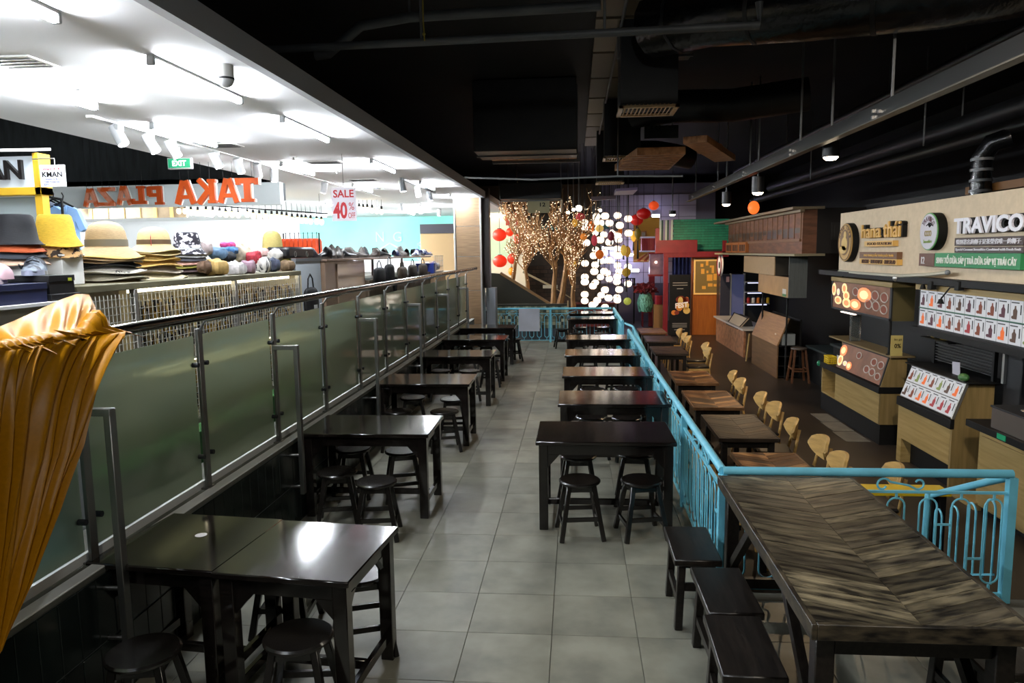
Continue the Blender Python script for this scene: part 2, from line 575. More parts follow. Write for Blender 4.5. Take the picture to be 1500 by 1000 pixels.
G_T = 'black lacquered dining tables along the aisle'
tab = make_table(1.11, 0.72, 0.74, 'black lacquered table with cleared top, nearest in the row along the blue railing')
tab['group'] = G_T
tab.location = (0.233, 6.0, 0)
for x, y, lab in ((0.375, 7.44, 'black table in the railing row, second from the camera, white specks on its right end'),
                  (0.388, 9.08, 'black table in the railing row, third from the camera, warm reflections on its top'),
                  (0.392, 10.82, 'black table in the railing row, fourth from the camera'),
                  (0.380, 12.75, 'black table in the railing row, fifth from the camera'),
                  (0.365, 16.52, 'black table in the railing row near its far end, stools tucked tightly beneath'),
                  (0.385, 17.93, 'black table standing right against the far blue railing')):
    dup(tab, (x, y, 0), 0, lab)
for x, y, lab in ((-1.782, 6.2, 'black table by the tiled wall with several round stools, second from the camera'),
                  (-1.772, 8.52, 'black table by the tiled wall, third from the camera, pale window reflections on top'),
                  (-1.775, 10.74, 'black table by the tiled wall, fourth from the camera'),
                  (-1.77, 12.78, 'black table by the tiled wall, fifth from the camera'),
                  (-1.775, 14.7, 'black table by the tiled wall, farthest from the camera')):
    dup(tab, (x, y, 0), 0, lab)
half = make_table(0.70, 0.70, 0.742, 'black square table in the left foreground, glossy with a golden reflection streak')
half.location = (-1.362, 3.49, 0); half.rotation_euler = (0, 0, R(-5.5)); half['group'] = G_T
hd = dup(half, (-2.056, 3.576, -0.003), R(-5.5), 'black square table in the left foreground against the ledge, white mark on top')
BASE[hd.name] = Vector((0, 0, 0))
obj('worn_spot', MB().lathe([(0, 0), (0.03, 0), (0.032, 0.001), (0, 0.0015)], 12, (0.02, 0.06, 0.742)), M('pale_scuff', '#bdb8b4', 0.7), hd)

# ---------------------------------------------------------------- round stools
def make_stool(label, mat):
    t = thing('round_stool', label, 'stool')
    H = 0.455
    obj('seat', MB().lathe([(0, H-0.032), (0.15, H-0.032), (0.163, H-0.022), (0.165, H-0.01), (0.155, H-0.001), (0, H)], 28), mat, t)
    tp, bt = 0.095, 0.165
    def at_leg(sx, sy, z):
        k = (H-0.03-z)/(H-0.03)
        return Vector((sx*(tp+(bt-tp)*k), sy*(tp+(bt-tp)*k), z))
    for sx in (-1, 1):
        for sy in (-1, 1):
            obj('leg', MB().beam(at_leg(sx, sy, 0.0), at_leg(sx, sy, H-0.028), 0.036, 0.036, bev=0.004), mat, t)
    for s in (-1, 1):
        obj('stretcher', MB().beam(at_leg(-1, s, 0.17), at_leg(1, s, 0.17), 0.018, 0.032), mat, t)
        obj('stretcher', MB().beam(at_leg(s, -1, 0.12), at_leg(s, 1, 0.12), 0.018, 0.032), mat, t)
    rg = MB()
    for s in (-1, 1):
        rg.beam((-0.1, s*0.1, H-0.055), (0.1, s*0.1, H-0.055), 0.018, 0.04)
        rg.beam((s*0.1, -0.1, H-0.055), (s*0.1, 0.1, H-0.055), 0.018, 0.04)
    obj('seat_frame', rg, mat, t)
    return t
m_stool = M('black_stool_wood', '#15120f', 0.26, nscale=8, namt=0.35, stretch=(1, 6, 6), coat=0.25)
st = make_stool('black round stool in front of the nearest railing-row table, left of two', m_stool)
G_S = 'black round wooden stools'
st['group'] = G_S
stools = [
 ((0.027,5.598,0.455), 8, 'black round stool in front of the nearest railing-row table, left of two'),
 ((0.513,5.618,0.455), 12, 'black round stool in front of the nearest railing-row table, right of two'),
 ((0.018,6.301,0.455), 4, 'black round stool under the nearest railing-row table, back left'),
 ((0.522,6.385,0.455), -5, 'black round stool under the nearest railing-row table, back right'),
 ((0.165,7.817,0.455), 10, 'black round stool between the first and second railing-row tables, left'),
 ((0.546,7.793,0.455), 15, 'black round stool between the first and second railing-row tables, right'),
 ((0.217,9.41,0.455), 10, 'black round stool between the second and third railing-row tables, left'),
 ((0.662,9.463,0.455), -8, 'black round stool between the second and third railing-row tables, right'),
 ((0.191,10.962,0.455), 3, 'black round stool between the third and fourth railing-row tables, left'),
 ((0.632,10.961,0.455), 12, 'black round stool between the third and fourth railing-row tables, right'),
 ((0.226,12.93,0.455), 6, 'black round stool under the fourth railing-row table, left'),
 ((0.684,12.922,0.455), -6, 'black round stool under the fourth railing-row table, right'),
 ((0.05,15.15,.455), 5, 'black round stool before the farthest railing-row tables, front left'),
 ((0.55,15.2,.455), -9, 'black round stool before the farthest railing-row tables, front right'),
 ((0.03,15.95,.455), 2, 'black round stool tucked under the sixth railing-row table, left'),
 ((0.56,15.9,.455), 9, 'black round stool tucked under the sixth railing-row table, right'),
 ((0.1,17.15,.455), 9, 'black round stool between the two farthest railing-row tables, left'),
 ((0.65,17.2,.455), 9, 'black round stool between the two farthest railing-row tables, right'),
 ((-0.321,16.891,0.455), 9, 'black round stool standing left of the sixth railing-row table in the aisle'),
 ((-1.318,3.161,0.455), 7, 'black round stool in the left foreground before the glossy square table'),
 ((-1.98,2.98,.455), 12, 'black round stool in the left foreground before the wall-side square table'),
 ((-1.22,3.86,.455), 20, 'black round stool behind the glossy square table, its legs at the aisle'),
 ((-1.75,4.05,.455), 5, 'black round stool behind the foreground square tables, close to the wall'),
 ((-1.585,5.496,0.455), 9, 'black round stool before the second wall-side table, nearest the aisle'),
 ((-1.982,5.735,0.455), 14, 'black round stool before the second wall-side table, left of two'),
 ((-2.071,6.457,0.455), 5, 'black round stool under the second wall-side table, back left'),
 ((-1.586,6.403,0.455), 18, 'black round stool under the second wall-side table beside its leg'),
 ((-1.497,8.056,0.455), 15, 'black round stool before the third wall-side table at the aisle'),
 ((-2.033,8.044,0.455), 3, 'black round stool before the third wall-side table, left'),
 ((-2.036,8.836,0.455), 12, 'black round stool under the third wall-side table, back left'),
 ((-1.512,8.758,0.455), 8, 'black round stool under the third wall-side table, back right'),
 ((-2.072,10.9,0.455), 12, 'black round stool under the fourth wall-side table, left'),
 ((-1.628,10.9,0.455), 8, 'black round stool under the fourth wall-side table, right'),
 ((-1.434,12.035,0.455), 4, 'black round stool beyond the fourth wall-side table at the aisle'),
 ((-2.126,13.944,0.455), 11, 'black round stool under the fifth wall-side table, left'),
 ((-1.736,13.934,0.455), 6, 'black round stool under the fifth wall-side table, right'),
 ((-1.287,14.922,0.455), 14, 'black round stool beside the farthest wall-side table in the aisle'),
]
for i, (p, rz, lb) in enumerate(stools):
    if i == 0:
        st.location = (p[0], p[1], 0); st.rotation_euler = (0, 0, R(rz)); st['label'] = lb
    else:
        dup(st, (p[0], p[1], 0), R(rz), lb)

# ---------------------------------------------------------------- chevron tops
def chevron(parent, W, D, z, pw, mats, border, th=0.02, ang=32, rr=None):
    """planks slanted from both long edges to a spine along Y; each plank an object"""
    rr = rr or random.Random(5)
    hw, hd = W/2-border, D/2-border
    sl = math.tan(R(ang)); ca = math.cos(R(ang))
    step = pw/ca
    k = 0
    for s in (-1, 1):
        ms = mats[s] if isinstance(mats, dict) else mats
        y = -hd - 0.001
        while y < hd + hw*sl:
            g = 0.0018
            poly = [(0, y+g - hw*0), (s*hw, y+g+hw*sl - 0), (s*hw, y+step-g+hw*sl), (0, y+step-g)]
            # spine end is nearer the viewer than the edge end
            poly = [(a, b-0.0) for a, b in poly]
            p = clip(poly, 0, 1, hd); p = clip(p, 0, -1, hd)
            y += step
            if len(p) < 3: continue
            q = [(a + (0.0012*s if abs(a) < 1e-6 else 0), b) for a, b in p]
            obj('plank', MB().prism(q, 'z', z-th, z + rr.uniform(-0.0012, 0.0008)), rr.choice(ms), parent, smooth=False)
            k += 1
        # triangular fill at the near edge
        y = -hd
        while y > -hd - hw*sl:
            poly = [(0, y-step), (s*hw, y-step+hw*sl), (s*hw, y+hw*sl-0.0024), (0, y-0.0024)]
            y -= step
            p = clip(poly, 0, -1, hd)
            if len(p) < 3: continue
            obj('plank', MB().prism(p, 'z', z-th, z + rr.uniform(-0.0012, 0.0008)), rr.choice(ms), parent, smooth=False)

def plank_mat(name, c, c2, ang, sc=9, lo=0.3, hi=0.7, rnd=0.3):
    return M(name, c, 0.40, nscale=sc, col2=c2, stretch=(1.0, 4.5, 3), rot=R(ang), bump=0.25, rnd=rnd, detail=8, lo=lo, hi=hi)
def plank_set(tag_, cols, ang, sc, lo=0.3, hi=0.7, rnd=0.3):
    return {s: [plank_mat('%s_plank_%d%s' % (tag_, k, 'l' if s < 0 else 'r'), a, b, ang*s, sc, lo, hi, rnd) for k, (a, b) in enumerate(cols)] for s in (-1, 1)}
fp = plank_set('weathered', [('#5f5645', '#0e0c0a'), ('#746952', '#15120e'), ('#867a60', '#1c1913')], 24, 6, 0.38, 0.68, 0.45)
ft = thing('plank_table', 'large weathered table with dark herringbone plank top in the right foreground', 'table', (1.30, 3.63, 0))
W, D, H = 0.82, 1.86, 0.82
fc = (1.30, 3.63)
sub = MB().box((0, 0, H-0.04), (W-0.02, D-0.02, 0.035))
obj('base_board', sub.shift((fc[0], fc[1], 0)), m_black_wood2, ft)
m_edge = M('worn_edge_wood', '#4a4132', 0.4, nscale=6, col2='#14110e', stretch=(2, 2, 6), bump=0.2, detail=6)
bd = 0.022
for s in (-1, 1):
    obj('edge_board', MB().box((fc[0]+s*(W/2-bd/2), fc[1], H-0.032), (bd, D, 0.066), bev=0.003), m_edge, ft)
    obj('edge_board', MB().box((fc[0], fc[1]+s*(D/2-bd/2), H-0.0325), (W-2*bd, bd, 0.066), bev=0.003), m_edge, ft)
class _P: pass
def chev_at(parent, cx, cy, *a, **k):
    n0 = set(o.name for o in parent.children)
    b = BASE[parent.name]; BASE[parent.name] = Vector((0, 0, 0))
    chevron(parent, *a, **k)
    BASE[parent.name] = b
chev_at(ft, fc[0], fc[1], W, D, H, 0.072, fp, bd, ang=24)
for sx in (-1, 1):
    for sy in (-1, 1):
        obj('leg', MB().box((fc[0]+sx*(W/2-0.075), fc[1]+sy*(D/2-0.1), 0.378), (0.075, 0.075, 0.756), bev=0.005), m_black_wood2, ft)
        obj('brace', MB().beam((fc[0]+sx*(W/2-0.075), fc[1]+sy*(D/2-0.13), 0.28), (fc[0]+sx*(W/2-0.075), fc[1]+sy*0.30, 0.72), 0.04, 0.05), m_black_wood2, ft)
for sx in (-1, 1):
    obj('rail_board', MB().box((fc[0]+sx*(W/2-0.075), fc[1], 0.70), (0.03, D-0.28, 0.09)), m_black_wood2, ft)
for sy in (-1, 1):
    obj('rail_board', MB().box((fc[0], fc[1]+sy*(D/2-0.1), 0.70), (W-0.23, 0.03, 0.09)), m_black_wood2, ft)
    obj('stretcher', MB().box((fc[0], fc[1]+sy*(D/2-0.1), 0.16), (W-0.23, 0.035, 0.06)), m_black_wood2, ft)

# benches beside it
def make_bench(label):
    t = thing('low_bench', label, 'bench')
    W, D, H = 0.275, 0.53, 0.45
    obj('seat', MB().box((0, 0, H-0.02), (W, D, 0.04), bev=0.006), m_black_wood2, t)
    for sx in (-1, 1):
        for sy in (-1, 1):
            obj('leg', MB().beam((sx*0.105, sy*0.215, 0), (sx*0.085, sy*0.195, H-0.04), 0.045, 0.05, bev=0.004), m_black_wood2, t)
    for s in (-1, 1):
        obj('stretcher', MB().box((0, s*0.205, 0.26), (0.16, 0.025, 0.045)), m_black_wood2, t)
        obj('stretcher', MB().box((s*0.1, 0, 0.17), (0.025, 0.36, 0.045)), m_black_wood2, t)
    obj('apron', MB().box((0, 0, H-0.055), (0.2, 0.42, 0.035)), m_black_wood2, t)
    return t
bn = make_bench('low black wooden bench beside the plank table, farthest of the three')
bn.location = (0.705, 4.375, 0); bn['group'] = 'black benches beside the plank table'
dup(bn, (0.785, 3.76, 0), R(1), 'low black wooden bench beside the plank table, middle of the three')
dup(bn, (0.755, 3.21, 0), R(-1), 'low black wooden bench beside the plank table, nearest, partly cut off by the frame')
dup(bn, (1.85, 3.3, 0), R(2), 'low black wooden bench beyond the right side of the plank table, mostly hidden')

# ---------------------------------------------------------------- turquoise railings
def loop_mb(w, z0, z1, r=0.0065):
    pts = []
    hw = w/2
    for k in range(9):
        a = PI*k/8
        pts.append((hw*math.cos(a), 0, z1-hw+hw*math.sin(a)))
    for k in range(9):
        a = PI+PI*k/8
        pts.append((hw*math.cos(a), 0, z0+hw+hw*math.sin(a)))
    return MB().tube(pts, r, 6, closed=True)
def scroll_mb(w, h, r=0.006):
    mb = MB()
    for s in (-1, 1):
        pts = []
        for k in range(15):                       # inner curl rising into an S
            a = PI*1.9 - k*PI*1.75/14
            rr = h*0.16 + h*0.26*k/14
            pts.append((s*(w*0.17+rr*math.cos(a)-w*0.02), 0, -h*0.12+rr*math.sin(a)))
        pts.append((s*w*0.36, 0, -h*0.12))
        for k in range(12):
            a = PI*1.25 + k*PI*1.6/11
            rr = h*0.34 - h*0.16*k/11
            pts.append((s*(w*0.44+rr*math.cos(a)), 0, -h*0.02+rr*math.sin(a)))
        mb.tube(pts, r, 6)
    return mb
LOOPS = {}
def railing(name, label, p0, p1, ztop=0.86, bays=None, post0=True, post1=True, zb=0.0):
    p0 = Vector((p0[0], p0[1], zb)); p1 = Vector((p1[0], p1[1], zb))
    d = p1-p0; L = d.length; ang = math.atan2(d.y, d.x)
    t = thing(name, label, 'railing', p0)
    t.rotation_euler = (0, 0, ang)
    BASE[t.name] = Vector((0, 0, 0))
    h = ztop-zb
    obj('top_rail', MB().tube([(0, 0, h-0.028), (L, 0, h-0.028)], 0.028, 12), m_blue, t)
    obj('upper_bar', MB().box((L/2, 0, h-0.15), (L, 0.022, 0.014)), m_blue, t)
    obj('lower_bar', MB().box((L/2, 0, 0.05), (L, 0.022, 0.014)), m_blue, t)
    nb = bays or max(1, round(L/1.72))
    for k in range(nb+1):
        if (k == 0 and not post0) or (k == nb and not post1): continue
        x = L*k/nb
        o = obj('post', MB().box((x, 0, (h-0.05)/2), (0.05, 0.05, h-0.05)), m_blue, t)
    bl = L/nb
    n = max(2, round(bl/0.19))
    if 'a' not in LOOPS:
        a = loop_mb(0.105, 0.12, h-0.19); LOOPS['a'] = obj('loop', a, m_blue, t); 
        LOOPS['stub'] = obj('stub', MB().box((0, 0, 0), (0.012, 0.012, 0.05)), m_blue, t)
        LOOPS['cross'] = obj('cross_bar', MB().box((0, 0, 0), (0.085, 0.012, 0.012)), m_blue, t)
        LOOPS['scroll'] = obj('scroll', scroll_mb(0.74, 0.115, 0.007), m_blue, t)
        fresh = True
    else:
        fresh = False
    def put(key, loc):
        nonlocal fresh
        o = LOOPS[key]
        if o.parent == t and not o.get('used'):
            o['used'] = 1; o.location = loc; return
        c = share(o.name.split('.')[0], o, t, loc)
        c.rotation_euler = (0, 0, 0)
    for b in range(nb):
        for k in range(n):
            x = bl*b + bl*(k+0.5)/n
            put('a', (x, 0, 0))
            put('stub', (x, 0, h-0.172)); put('stub', (x, 0, 0.085))
            if k < n-1:
                xm = x + bl/n/2
                put('cross', (xm, 0, 0.28 if k % 2 else 0.50)); 
        put('scroll', (bl*b+bl*0.5, 0, h-0.095))
    return t
RX = 0.935
railing('stair_railing', 'long turquoise iron railing beside the black tables, with arched loops and scrolls', (RX, 4.62), (RX, 12.95))
railing('stair_railing', 'turquoise iron railing across the front right, behind the plank table', (RX, 4.62), (2.69, 4.62), bays=1, post0=False)
railing('stair_railing', 'short turquoise railing beyond the gap, reaching to the far corner', (RX, 14.6), (RX, 18.0), bays=2)
railing('stair_railing', 'turquoise railing across the far end of the aisle, white board tied to it', (-2.12, 18.0), (RX-0.06, 18.0), bays=2, post1=False)
for k in list(LOOPS): 
    if 'used' in LOOPS[k]: del LOOPS[k]['used']
# sloping hand rails of the two stairs
hr = thing('sloped_handrail', 'turquoise handrail sloping down the steps from the end post at right', 'handrail', (2.69, 4.70, LOW))
obj('rail', MB().tube([(2.69, 4.66, 0.80), (2.69, 5.65, 0.34), (2.69, 5.68, LOW)], 0.026, 10), m_blue, hr)
q0, q1 = Vector((2.69, 4.72, 0.70)), Vector((2.69, 5.6, 0.30))
obj('lower_bar', MB().beam((2.69, 4.75, 0.12), (2.69, 5.66, -0.30), 0.02, 0.014), m_blue, hr)
for k in range(4):
    y = 4.82+0.22*k; z1 = 0.62-0.46*(0.16+0.22*k)/1.0
    lp = []
    for j in range(9):
        a = PI*j/8; lp.append((2.69, y+0.05*math.cos(a), z1+0.05*math.sin(a)))
    lp.append((2.69, y-0.05, z1-0.5)); 
    obj('loop', MB().tube([(2.69, y+0.05, z1-0.5)]+lp, 0.008, 6), m_blue, hr)
h2 = thing('sloped_handrail', 'turquoise handrail sloping down the steps in the gap of the long railing', 'handrail', (1.1, 13.6, LOW))
obj('rail', MB().tube([(0.98, 14.55, 0.80), (1.12, 14.3, 0.76), (1.24, 11.35, 0.33), (1.24, 11.3, LOW)], 0.024, 8), m_blue, h2)
obj('post', MB().tube([(1.12, 14.3, 0.76), (1.12, 14.3, LOW)], 0.024, 8), m_blue, h2)
obj('panel', MB().quadbox([(1.125, 14.2, 0.72), (1.225, 11.9, 0.38), (1.225, 11.9, 0.22), (1.125, 14.2, 0.5)], (0.01, 0, 0)), m_blue, h2)
# steps
for (x0, x1, y0, y1, ax) in ((2.75, 3.35, 3.2, 4.6, 'x'), ):
    s_ = thing('steps', 'short grey steps down from the platform at right', 'steps', (3.2, 4.0, LOW))
    obj('step', MB().span((3.0, 2.0, LOW), (3.3, 4.6, -0.15)), m_tile, s_)
    obj('step', MB().span((3.3, 2.0, LOW), (3.6, 4.6, -0.30)), m_tile, s_)

# white notice board on the far railing
nb_ = thing('notice_board', 'blank white board tied to the far turquoise railing', 'board', (-1.0, 17.93, 0.3))
obj('panel', MB().quadbox([((-1.402,17.95,0.842)), ((-0.885,17.95,0.838)), ((-0.891,17.95,0.278)), ((-1.409,17.95,0.28))], (0, 0.012, 0)), M('pale_board', '#b9bcc6', 0.4, nscale=3, namt=0.06), nb_)

# ---------------------------------------------------------------- low tables and chairs
lt_mats = plank_set('oak', [('#9a6b3f', '#5a381d'), ('#c08f58', '#7a5030'), ('#6b4527', '#3a2412')], 30, 7, rnd=0.45)
dk_mats = plank_set('smoked', [('#4a3a2a', '#1f1710'), ('#655039', '#2b2015'), ('#33271b', '#130d08')], 30, 7, rnd=0.45)
def make_low(label, mats, edge):
    t = thing('low_table', label, 'table')
    W, D, H = 0.62, 1.12, 0.74
    obj('base_board', MB().box((0, 0, H-0.028), (W-0.02, D-0.02, 0.02)), edge, t)
    for s in (-1, 1):
        obj('edge_board', MB().box((s*(W/2-0.01), 0, H-0.02), (0.02, D, 0.04), bev=0.003), edge, t)
        obj('edge_board', MB().box((0, s*(D/2-0.01), H-0.02), (W-0.04, 0.02, 0.04), bev=0.003), edge, t)
    chevron(t, W, D, H, 0.085, mats, 0.02, th=0.015, ang=30, rr=random.Random(11))
    for sx in (-1, 1):
        for sy in (-1, 1):
            obj('leg', MB().box((sx*(W/2-0.07), sy*(D/2-0.09), 0.35), (0.06, 0.06, 0.70), bev=0.004), m_black_wood2, t)
        obj('apron', MB().box((sx*(W/2-0.07), 0, 0.66), (0.025, D-0.24, 0.08)), m_black_wood2, t)
    for sy in (-1, 1):
        obj('apron', MB().box((0, sy*(D/2-0.09), 0.66), (W-0.2, 0.025, 0.08)), m_black_wood2, t)
    return t
m_ltedge = M('dark_table_edge', '#2a1f16', 0.45, nscale=5, namt=0.3)
la = make_low('low oak herringbone table lit warm orange, nearest, just behind the front railing', lt_mats, M('oak_table_edge', '#6b4a2b', 0.45, nscale=5, namt=0.3))
la['group'] = 'herringbone tables on the lower floor'
la.location = (1.79, 6.45, LOW)
lb_ = make_low('low dark smoked herringbone table, second from the front railing', dk_mats, m_ltedge)
lb_['group'] = la['group']; lb_.location = (1.79, 8.09, LOW)
for y, x, src, lab in ((9.6, 1.77, la, 'low oak herringbone table with brightest orange sheen, third from the front railing'), (11.28, 1.79, la, 'low oak herringbone table, fourth from the front railing'),
                    (14.35, 1.81, lb_, 'low dark herringbone table, fifth from the front railing, beside the blue corner post'), (16.25, 1.84, lb_, 'low dark herringbone table, sixth from the front railing'), (17.9, 1.85, la, 'low oak herringbone table, farthest from the front railing')):
    dup(src, (x, y, LOW), R(random.uniform(-1.5, 1.5)), lab)

m_chair = M('pale_beech', '#c09a5c', 0.42, nscale=5, namt=0.15, stretch=(1, 1, 5))
def make_chair(label):
    """faces -X (towards the table); the curved back is on +X"""
    t = thing('dining_chair', label, 'chair')
    obj('seat', MB().box((0, 0, 0.455), (0.40, 0.40, 0.05), bev=0.018), M('dark_seat_pad', '#1b1512', 0.4), t)
    fr = MB()
    for s in (-1, 1):
        fr.box((0, s*0.18, 0.415), (0.38, 0.022, 0.05)); fr.box((s*0.18, 0, 0.415), (0.022, 0.36, 0.05))
    obj('seat_frame', fr, m_chair, t)
    for s in (-1, 1):
        obj('leg', MB().tube([(-0.17, s*0.175, 0.43), (-0.20, s*0.19, 0)], 0.019, 8, r1=0.013), m_chair, t)
        obj('leg', MB().tube([(0.26, s*0.17, 0), (0.20, s*0.165, 0.42), (0.262, s*0.12, 0.72)], 0.017, 8), m_chair, t)
    def back(u, v):
        w = abs(u-0.5)*2
        y = (u-0.5)*0.43
        k = max(0.0, 1-w**2.4)
        zt = 0.715 + 0.105*k**0.5
        zb = 0.695 - 0.115*k**0.75
        x = 0.262 - 0.085*w*w + 0.02*(v-0.5)
        return Vector((x, y, zb+(zt-zb)*v))
    obj('backrest', MB().grid(back, 16, 6, 0.026), m_chair, t)
    return t
ch = make_chair('pale beech chair with curved back at the nearest orange table, right-hand of two')
G_C = 'pale beech dining chairs on the lower floor'
ch['group'] = G_C
chairs = [(2.21, 6.75, 0, 'pale beech chair on the aisle side of the nearest orange table, close to the railing'),
 (2.24, 7.35, 4, 'pale beech chair on the aisle side between the nearest orange and dark tables'),
 (2.18, 8.15, -5, 'pale beech chair on the aisle side of the first dark table, nearer one'),
 (2.23, 9.0, 5, 'pale beech chair on the aisle side behind the first dark table'),
 (2.22, 9.65, 0, 'pale beech chair on the aisle side of the brightest orange table, nearer one'),
 (2.19, 10.7, 3, 'pale beech chair on the aisle side of the fourth low table, nearer one'),
 (2.22, 11.4, -3, 'pale beech chair on the aisle side of the fourth low table, farther one'),
 (2.32, 14.1, 3, 'pale beech chair with dark seat visible, in the aisle beside the fifth low table'),
 (2.42, 14.9, 3, 'pale beech chair half hidden behind the chair with the visible dark seat'),
 (2.25, 16.1, 0, 'pale beech chair on the aisle side of the sixth low table, nearer one'),
 (2.26, 16.7, 2, 'pale beech chair on the aisle side of the sixth low table, farther one'),
 (2.27, 17.6, 2, 'pale beech chair on the aisle side of the farthest low table'),
 (2.55, 6.42, -6, 'pale beech chair seen through the front railing scrolls')]
for i, (x, y, rz, lb) in enumerate(chairs):
    if i == 0:
        ch.location = (x, y, LOW); ch['label'] = lb
    else:
        dup(ch, (x, y, LOW), R(rz), lb)
for i, (x, y) in enumerate(((1.40, 6.2), (1.38, 6.85), (1.37, 7.8), (1.36, 8.4), (1.37, 9.3), (1.37, 9.9))):
    dup(ch, (x, y, LOW), PI, 'pale beech chair seen through the long railing, number %s from its front corner' % ('one two three four five six'.split()[i]) if False else 'pale beech chair seen through the long turquoise railing, ' + ['at its front corner', 'second from its corner', 'third from its corner', 'fourth from its corner', 'fifth from its corner', 'sixth from its corner'][i])
yb = thing('yellow_bench', 'yellow topped bench glimpsed through the scrolls of the front railing', 'bench', (2.6, 6.05, LOW))
obj('seat', MB().span((2.23, 5.86, 0.26), (2.97, 6.06, 0.295), 0.004), M('yellow_paint', '#d9b31c', 0.4), yb)
for x in (2.28, 2.92):
    for y in (5.90, 6.02):
        obj('leg', MB().span((x-0.02, y-0.02, LOW), (x+0.02, y+0.02, 0.26)), m_black, yb)

# ================================================================ LEFT: GLASS BALUSTRADE
m_frost = glass_mat('frosted_glass', '#d9dfce', 0.32, 0.25, haze=0.30, hcol='#bcc4b2')
m_rail = M('polished_rail', '#8c867e', 0.14, 1.0)
gb = thing('glass_balustrade', 'long balustrade of frosted glass panels with round steel handrail above the tiled ledge', 'balustrade', (-2.42, 9.0, 0.72))
PX_, HX, HZ = -2.42, -2.24, 1.885
obj('handrail', MB().tube([(HX, 1.0, HZ), (HX, 16.38, HZ)], 0.031, 16).sph((HX, 16.38, HZ), 0.036, 10, 6), m_rail, gb)
posts = [3.31+1.158*k - 2.316 for k in range(14)]
pst = None; pan = None; clampm = None; arm = None
for i, y in enumerate(posts):
    if y > 16.4: continue
    if pst is None:
        pst = obj('post', MB().span((PX_-0.011, y-0.028, 0.72), (PX_+0.011, y+0.028, 1.78), 0.003), m_steel_d, gb)
        arm = obj('rail_arm', MB().tube([(PX_, y, 1.76), (PX_+0.05, y, 1.83), (HX, y, HZ-0.03)], 0.009, 8), m_steel_d, gb)
        base = obj('foot_plate', MB().span((PX_-0.03, y-0.045, 0.722), (PX_+0.03, y+0.045, 0.735), 0.002), m_steel_d, gb)
        cl = MB()
        for s in (-1, 1):
            for z in (0.95, 1.55):
                cl.cyl((PX_-0.03, y+s*0.06, z), (PX_+0.02, y+s*0.06, z), 0.016, n=10)
        clampm = obj('clamp', cl, m_dark, gb)
        y00 = y
    else:
        for nm, src in (('post', pst), ('rail_arm', arm), ('foot_plate', base), ('clamp', clampm)):
            o = share(nm, src, gb, (0, 0, 0)); o.location = (0, y-y00, 0)
    if y < 15.7:
        if pan is None:
            pan = obj('glass_panel', MB().span((PX_-0.03, y+0.035, 0.79), (PX_-0.02, y+1.123, 1.735)), m_frost, gb)
        else:
            o = share('glass_panel', pan, gb, (0, 0, 0)); o.location = (0, y-y00, 0)
for i, y in enumerate((3.24, 5.60, 7.94, 10.28, 12.62, 14.96)):
    obj('brace', MB().span((PX_, y-0.025, 1.49), (HX+0.03, y+0.025, 1.525), 0.003).span((HX-0.005, y-0.025, 0.30), (HX+0.03, y+0.025, 1.50), 0.003).cyl((-2.33, y, 0.36), (HX, y, 0.36), 0.012).cyl((-2.33, y, 0.62), (HX, y, 0.62), 0.012), m_steel_d, gb)

# ---------------------------------------------------------------- yellow cloth over the rail
ct = [(-2.2,3.316,1.927), (-2.2,3.275,1.777), (-2.2,3.157,1.569), (-2.2,3.018,1.315), (-2.2,2.909,1.1), (-2.2,2.739,0.926), (-2.2,2.555,0.826), (-2.2,2.381,0.796)]
m_cloth = M('mustard_satin', '#b47800', 0.42, nscale=60, namt=0.06, spec=0.4)
def edge_y(f):
    k = f*(len(ct)-1); i = min(int(k), len(ct)-2); u = k-i
    return ct[i][1]*(1-u)+ct[i+1][1]*u, ct[i][2]*(1-u)+ct[i+1][2]*u
B_TOP = [(-2.34, 2.3, 1.93), (-2.5,2.731,1.878), (-2.55,3.012,1.941), (-2.6,3.242,1.973), (-2.68,3.564,2.02), (-2.72,3.764,2.044), (-2.72,3.864,2.034), (-2.6,3.74,1.966), (-2.42,3.507,1.934)]
B_AT = [0.0, 0.425, 0.564, 0.67, 0.787, 0.85, 0.90, 0.95, 1.0]
def back_top(a):
    for k in range(8):
        if a <= B_AT[k+1]:
            u = (a-B_AT[k])/(B_AT[k+1]-B_AT[k])
            return Vector(B_TOP[k]).lerp(Vector(B_TOP[k+1]), u)
    return Vector(B_TOP[-1])
Y0, Y1 = 2.3, 3.24
def cloth_pt(a, b):
    """a: along the rail 0..1 (to the right end), b: 0 back edge .. 0.3 rail .. 1 front hem"""
    ph = a*84 + 3*math.sin(a*14)
    y = Y0+(Y1-Y0)*a
    puff = max(0.0, (a-0.86)/0.14)
    puff = math.sin(PI*min(1, puff*1.0)*0.75)
    if b < 0.30:
        t = b/0.30
        p = back_top(a).lerp(Vector((HX-0.036, y, HZ+0.012)), t)
        sag = 0.02
        p.z -= sag*math.sin(PI*t)*(1-0.6*puff)
        fo = math.sin(ph*0.9+t*3)*0.012*math.sin(PI*min(1, t*1.1))
        return p + Vector((fo, 0, fo))
    if b < 0.40:
        t = (b-0.30)/0.10
        an = PI*(1-t)
        rr = 0.036 + 0.006*max(0, math.sin(ph*1.3)) + 0.035*puff*math.sin(PI*t)
        return Vector((HX+rr*math.cos(an), y+0.02*puff, HZ+rr*math.sin(an)*(1+0.5*puff)))
    t = (b-0.40)/0.60
    ye, ze = edge_y(t)
    s_ = a + 0.35*t*(a*a*a-a)
    y = Y0+(ye-Y0)*s_ + 0.02*puff*(1-t)
    z = HZ + (ze-HZ)*t
    amp = 0.017*min(1, t*2.2)
    f = math.sin(ph+t*3.0*a)*amp + math.sin(ph*0.47+1-t*4)*amp*0.9
    x = HX + 0.036 + 0.006*max(0, math.sin(ph*1.3))*(1-t) + amp + f + 0.03*t
    x += 0.05*puff*math.sin(PI*min(1, 0.35+t*0.9))
    return Vector((x, y, z))
